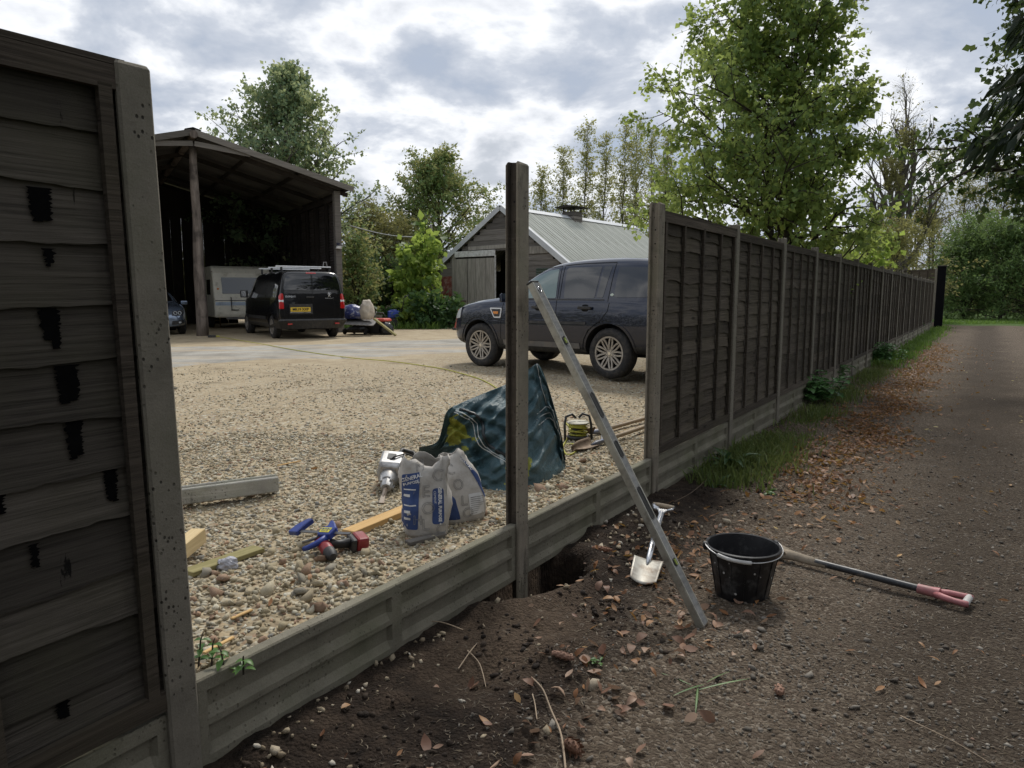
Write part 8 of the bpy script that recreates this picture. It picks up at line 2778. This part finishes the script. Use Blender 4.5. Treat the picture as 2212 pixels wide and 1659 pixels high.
# black gate post and raised fence at the driveway end
gpst = thing('gate_post', 'broad black gate post at the far end of the fence', 'gate post', W(POST_E[-1] + 1.0, 0.25), FROT)
part(gpst, 'board', plain('black_gate_paint', (0.004, 0.004, 0.005), 0.9, var=0.2, scale=3, spec=0.1), lambda m: m.box((0, 0, 1.4), (0.24, 0.34, 2.95)), bevel=0.01)
part(gpst, 'cap', plain('black_gate_cap', (0.012, 0.012, 0.013), 0.7), lambda m: m.box((0, 0, 2.90), (0.30, 0.40, 0.05)), bevel=0.01)
for q in range(2):
    p_ = lap_panel(0, 1.93, ['nearer', 'farther'][q] + ' raised lap panel beside the black gate post', SL_ME, 10, 3, seed=300 + q, z0=0.9, group='raised panels by the gate')
    c = W(POST_E[-1] + 2.4 + 1.2 * q, -0.75 - 1.5 * q, 0.95)
    p_.location = c; p_.rotation_euler = (0, 0, FROT + R(52))
for z_ in (0,):
    for q in range(3):
        pp = link_copy(post_src); pp.location = W(POST_E[-1] + 1.75 + 1.2 * q, 0.0 - 1.5 * q, 0.6); pp.rotation_euler = (0, 0, FROT + R(52))
        tag(pp, ['first', 'second', 'third'][q] + ' post of the raised fence by the black gate post', 'fence post', 'concrete fence posts')


# ------------------------------------------------------------------ pine cones, sticks and bits on the ground
M_CONE = plain('cone_scales', (0.17, 0.085, 0.05), 0.75, var=0.35, scale=30)


def pine_cone(label, p, L, r, rz, seed, open_=0.5, mat=None):
    root = thing('pine_cone', label, 'pine cone', p, rz, 'pine cones on the ground')
    mb = MB(Matrix.Translation((0, 0, r * 0.9)) @ Matrix.Rotation(R(90), 4, 'Y') @ Matrix.Translation((0, 0, -L / 2)))
    mb.lathe([(0.0, 0.0)] + [(r * 0.82 * math.sin(math.pi * min(0.97, 0.12 + 0.85 * t)) ** 0.7, L * t) for t in [i / 8 for i in range(9)]] + [(0, L)], 12)
    n = int(L / 0.0022)
    for i in range(n):
        t = (i + 0.5) / n; a = i * 2.39996
        rr = r * 0.86 * math.sin(math.pi * min(0.97, 0.12 + 0.85 * t)) ** 0.7
        c = Vector((rr * math.cos(a), rr * math.sin(a), L * t)); o_ = Vector((math.cos(a), math.sin(a), 0)); s_ = Vector((-math.sin(a), math.cos(a), 0)); u_ = Vector((0, 0, 1))
        k = r * 0.32
        tipd = (o_ * open_ + u_ * (1 - open_ * 0.5)).normalized()
        mb.add([c - s_ * k * 0.8 - u_ * k * 0.4, c + s_ * k * 0.8 - u_ * k * 0.4, c + tipd * k * 1.3 + s_ * k * 0.5, c + tipd * k * 1.5, c + tipd * k * 1.3 - s_ * k * 0.5, c + o_ * k * 0.5], [(0, 1, 5), (1, 2, 5), (2, 3, 5), (3, 4, 5), (4, 0, 5)])
    mb.build('scales', mat or M_CONE, root, fix=False)
    return root


pine_cone('slim spruce cone lying in the soil below the near board', DPT(1216, 1424), 0.10, 0.018, R(-30), 1, 0.3, plain('pale_cone', (0.28, 0.16, 0.11), 0.8, var=0.3, scale=40))
pine_cone('open spiky pine cone at the bottom edge of the picture', DPT(1238, 1628), 0.075, 0.026, R(-55), 2, 0.9)
pine_cone('stub of a reddish spruce cone standing in the grey chips', DPT(1683, 1500), 0.05, 0.021, R(80), 3, 0.2, plain('red_cone', (0.33, 0.19, 0.13), 0.8, var=0.3, scale=40))
pine_cone('long spruce cone lying beside the dug hole', DPT(1300, 1192), 0.12, 0.019, R(-18), 4, 0.3, plain('tan_cone', (0.26, 0.13, 0.08), 0.8, var=0.3, scale=40))
pine_cone('dark spruce cone at the edge of the leaf litter', DPT(1656, 988), 0.12, 0.02, R(-8), 5, 0.4)


def stick(label, uv, r0, r1, mat, name='stick', lift=0.01):
    pts = [DPT(u, v, lift + (0.012 if 0 < i < len(uv) - 1 else 0)) for i, (u, v) in enumerate(uv)]
    mb = MB(); mb.tube([spl(pts, i / 24) for i in range(25)], [r0 + (r1 - r0) * i / 24 for i in range(25)], 6)
    o = mb.build(name, mat, None, smooth='all')
    return tag(o, label, 'stick')


M_TWIG = plain('pale_twig', (0.34, 0.26, 0.18), 0.8, var=0.3, scale=20)
M_TWIGD = plain('dark_root', (0.10, 0.07, 0.045), 0.85, var=0.3, scale=20)
stick('long pale bare twig lying in the foreground soil', [(1148, 1468), (1172, 1500), (1190, 1545), (1212, 1600), (1222, 1672)], 0.003, 0.0042, M_TWIG)
stick('short pale twig beside the long one', [(1160, 1560), (1155, 1530), (1150, 1505)], 0.002, 0.0025, M_TWIG)
stick('dry straw stalk at the lower right of the driveway', [(1945, 1552), (1990, 1580), (2060, 1615), (2140, 1655)], 0.0022, 0.0012, M_TWIG, 'straw')
stick('thin root curling out of the soil near the open fence end', [(1455, 1090), (1490, 1075), (1520, 1050), (1530, 1035), (1525, 1020)], 0.003, 0.002, M_TWIGD, 'root', 0.02)
stick('thin dark root hanging over the dug hole', [(1170, 1245), (1195, 1225), (1225, 1212), (1262, 1200)], 0.002, 0.003, M_TWIGD, 'root', 0.02)
stick('dry bent twig beside the small green seedling', [(1680, 1060), (1705, 1045), (1725, 1040), (1745, 1035)], 0.004, 0.003, M_TWIGD)
for i, (u0, v0, u1, v1) in enumerate(((1030, 1395, 990, 1450), (1050, 1490, 1010, 1410), (880, 1350, 1000, 1365))):
    stick(['grey splinter of wood in the foreground soil', 'second grey splinter lying crosswise in the soil', 'thin brown root along the foot of the near board'][i], [(u0, v0), ((u0 + u1) / 2 + 6, (v0 + v1) / 2 - 5), (u1, v1)], 0.002, 0.003, M_TWIG)
# crumpled clear wrapper and wood shards on the gravel
wrp = sack('crumpled clear plastic wrapper on the gravel near the treated board', YP(492, 1228), 0.045, 0.03, 0.028, plain('clear_wrapper', (0.42, 0.42, 0.46), 0.2), 3.0, 'plastic_wrapper', 0.7)
wrp['category'] = 'wrapper'
rg3 = random.Random(4)
for i, (u0, v0, u1, v1, lab) in enumerate(((440, 1420, 505, 1385, 'tan wood shard beside the sprig at lower left'), (500, 1345, 545, 1325, 'split pale wood chip among the flint lumps'), (735, 1320, 800, 1306, 'rotten wood sliver near the board top'), (600, 1010, 650, 1000, 'thin wood strip on the gravel beyond the lying post'), (900, 1080, 940, 1086, 'orange bark flake right of the batten'))):
    timber(lab, YP(u0, v0), YP(u1, v1), 0.018, 0.008, M_PINE if i != 2 else M_TREAT, 0.2, 0.012, 'wood_shard')
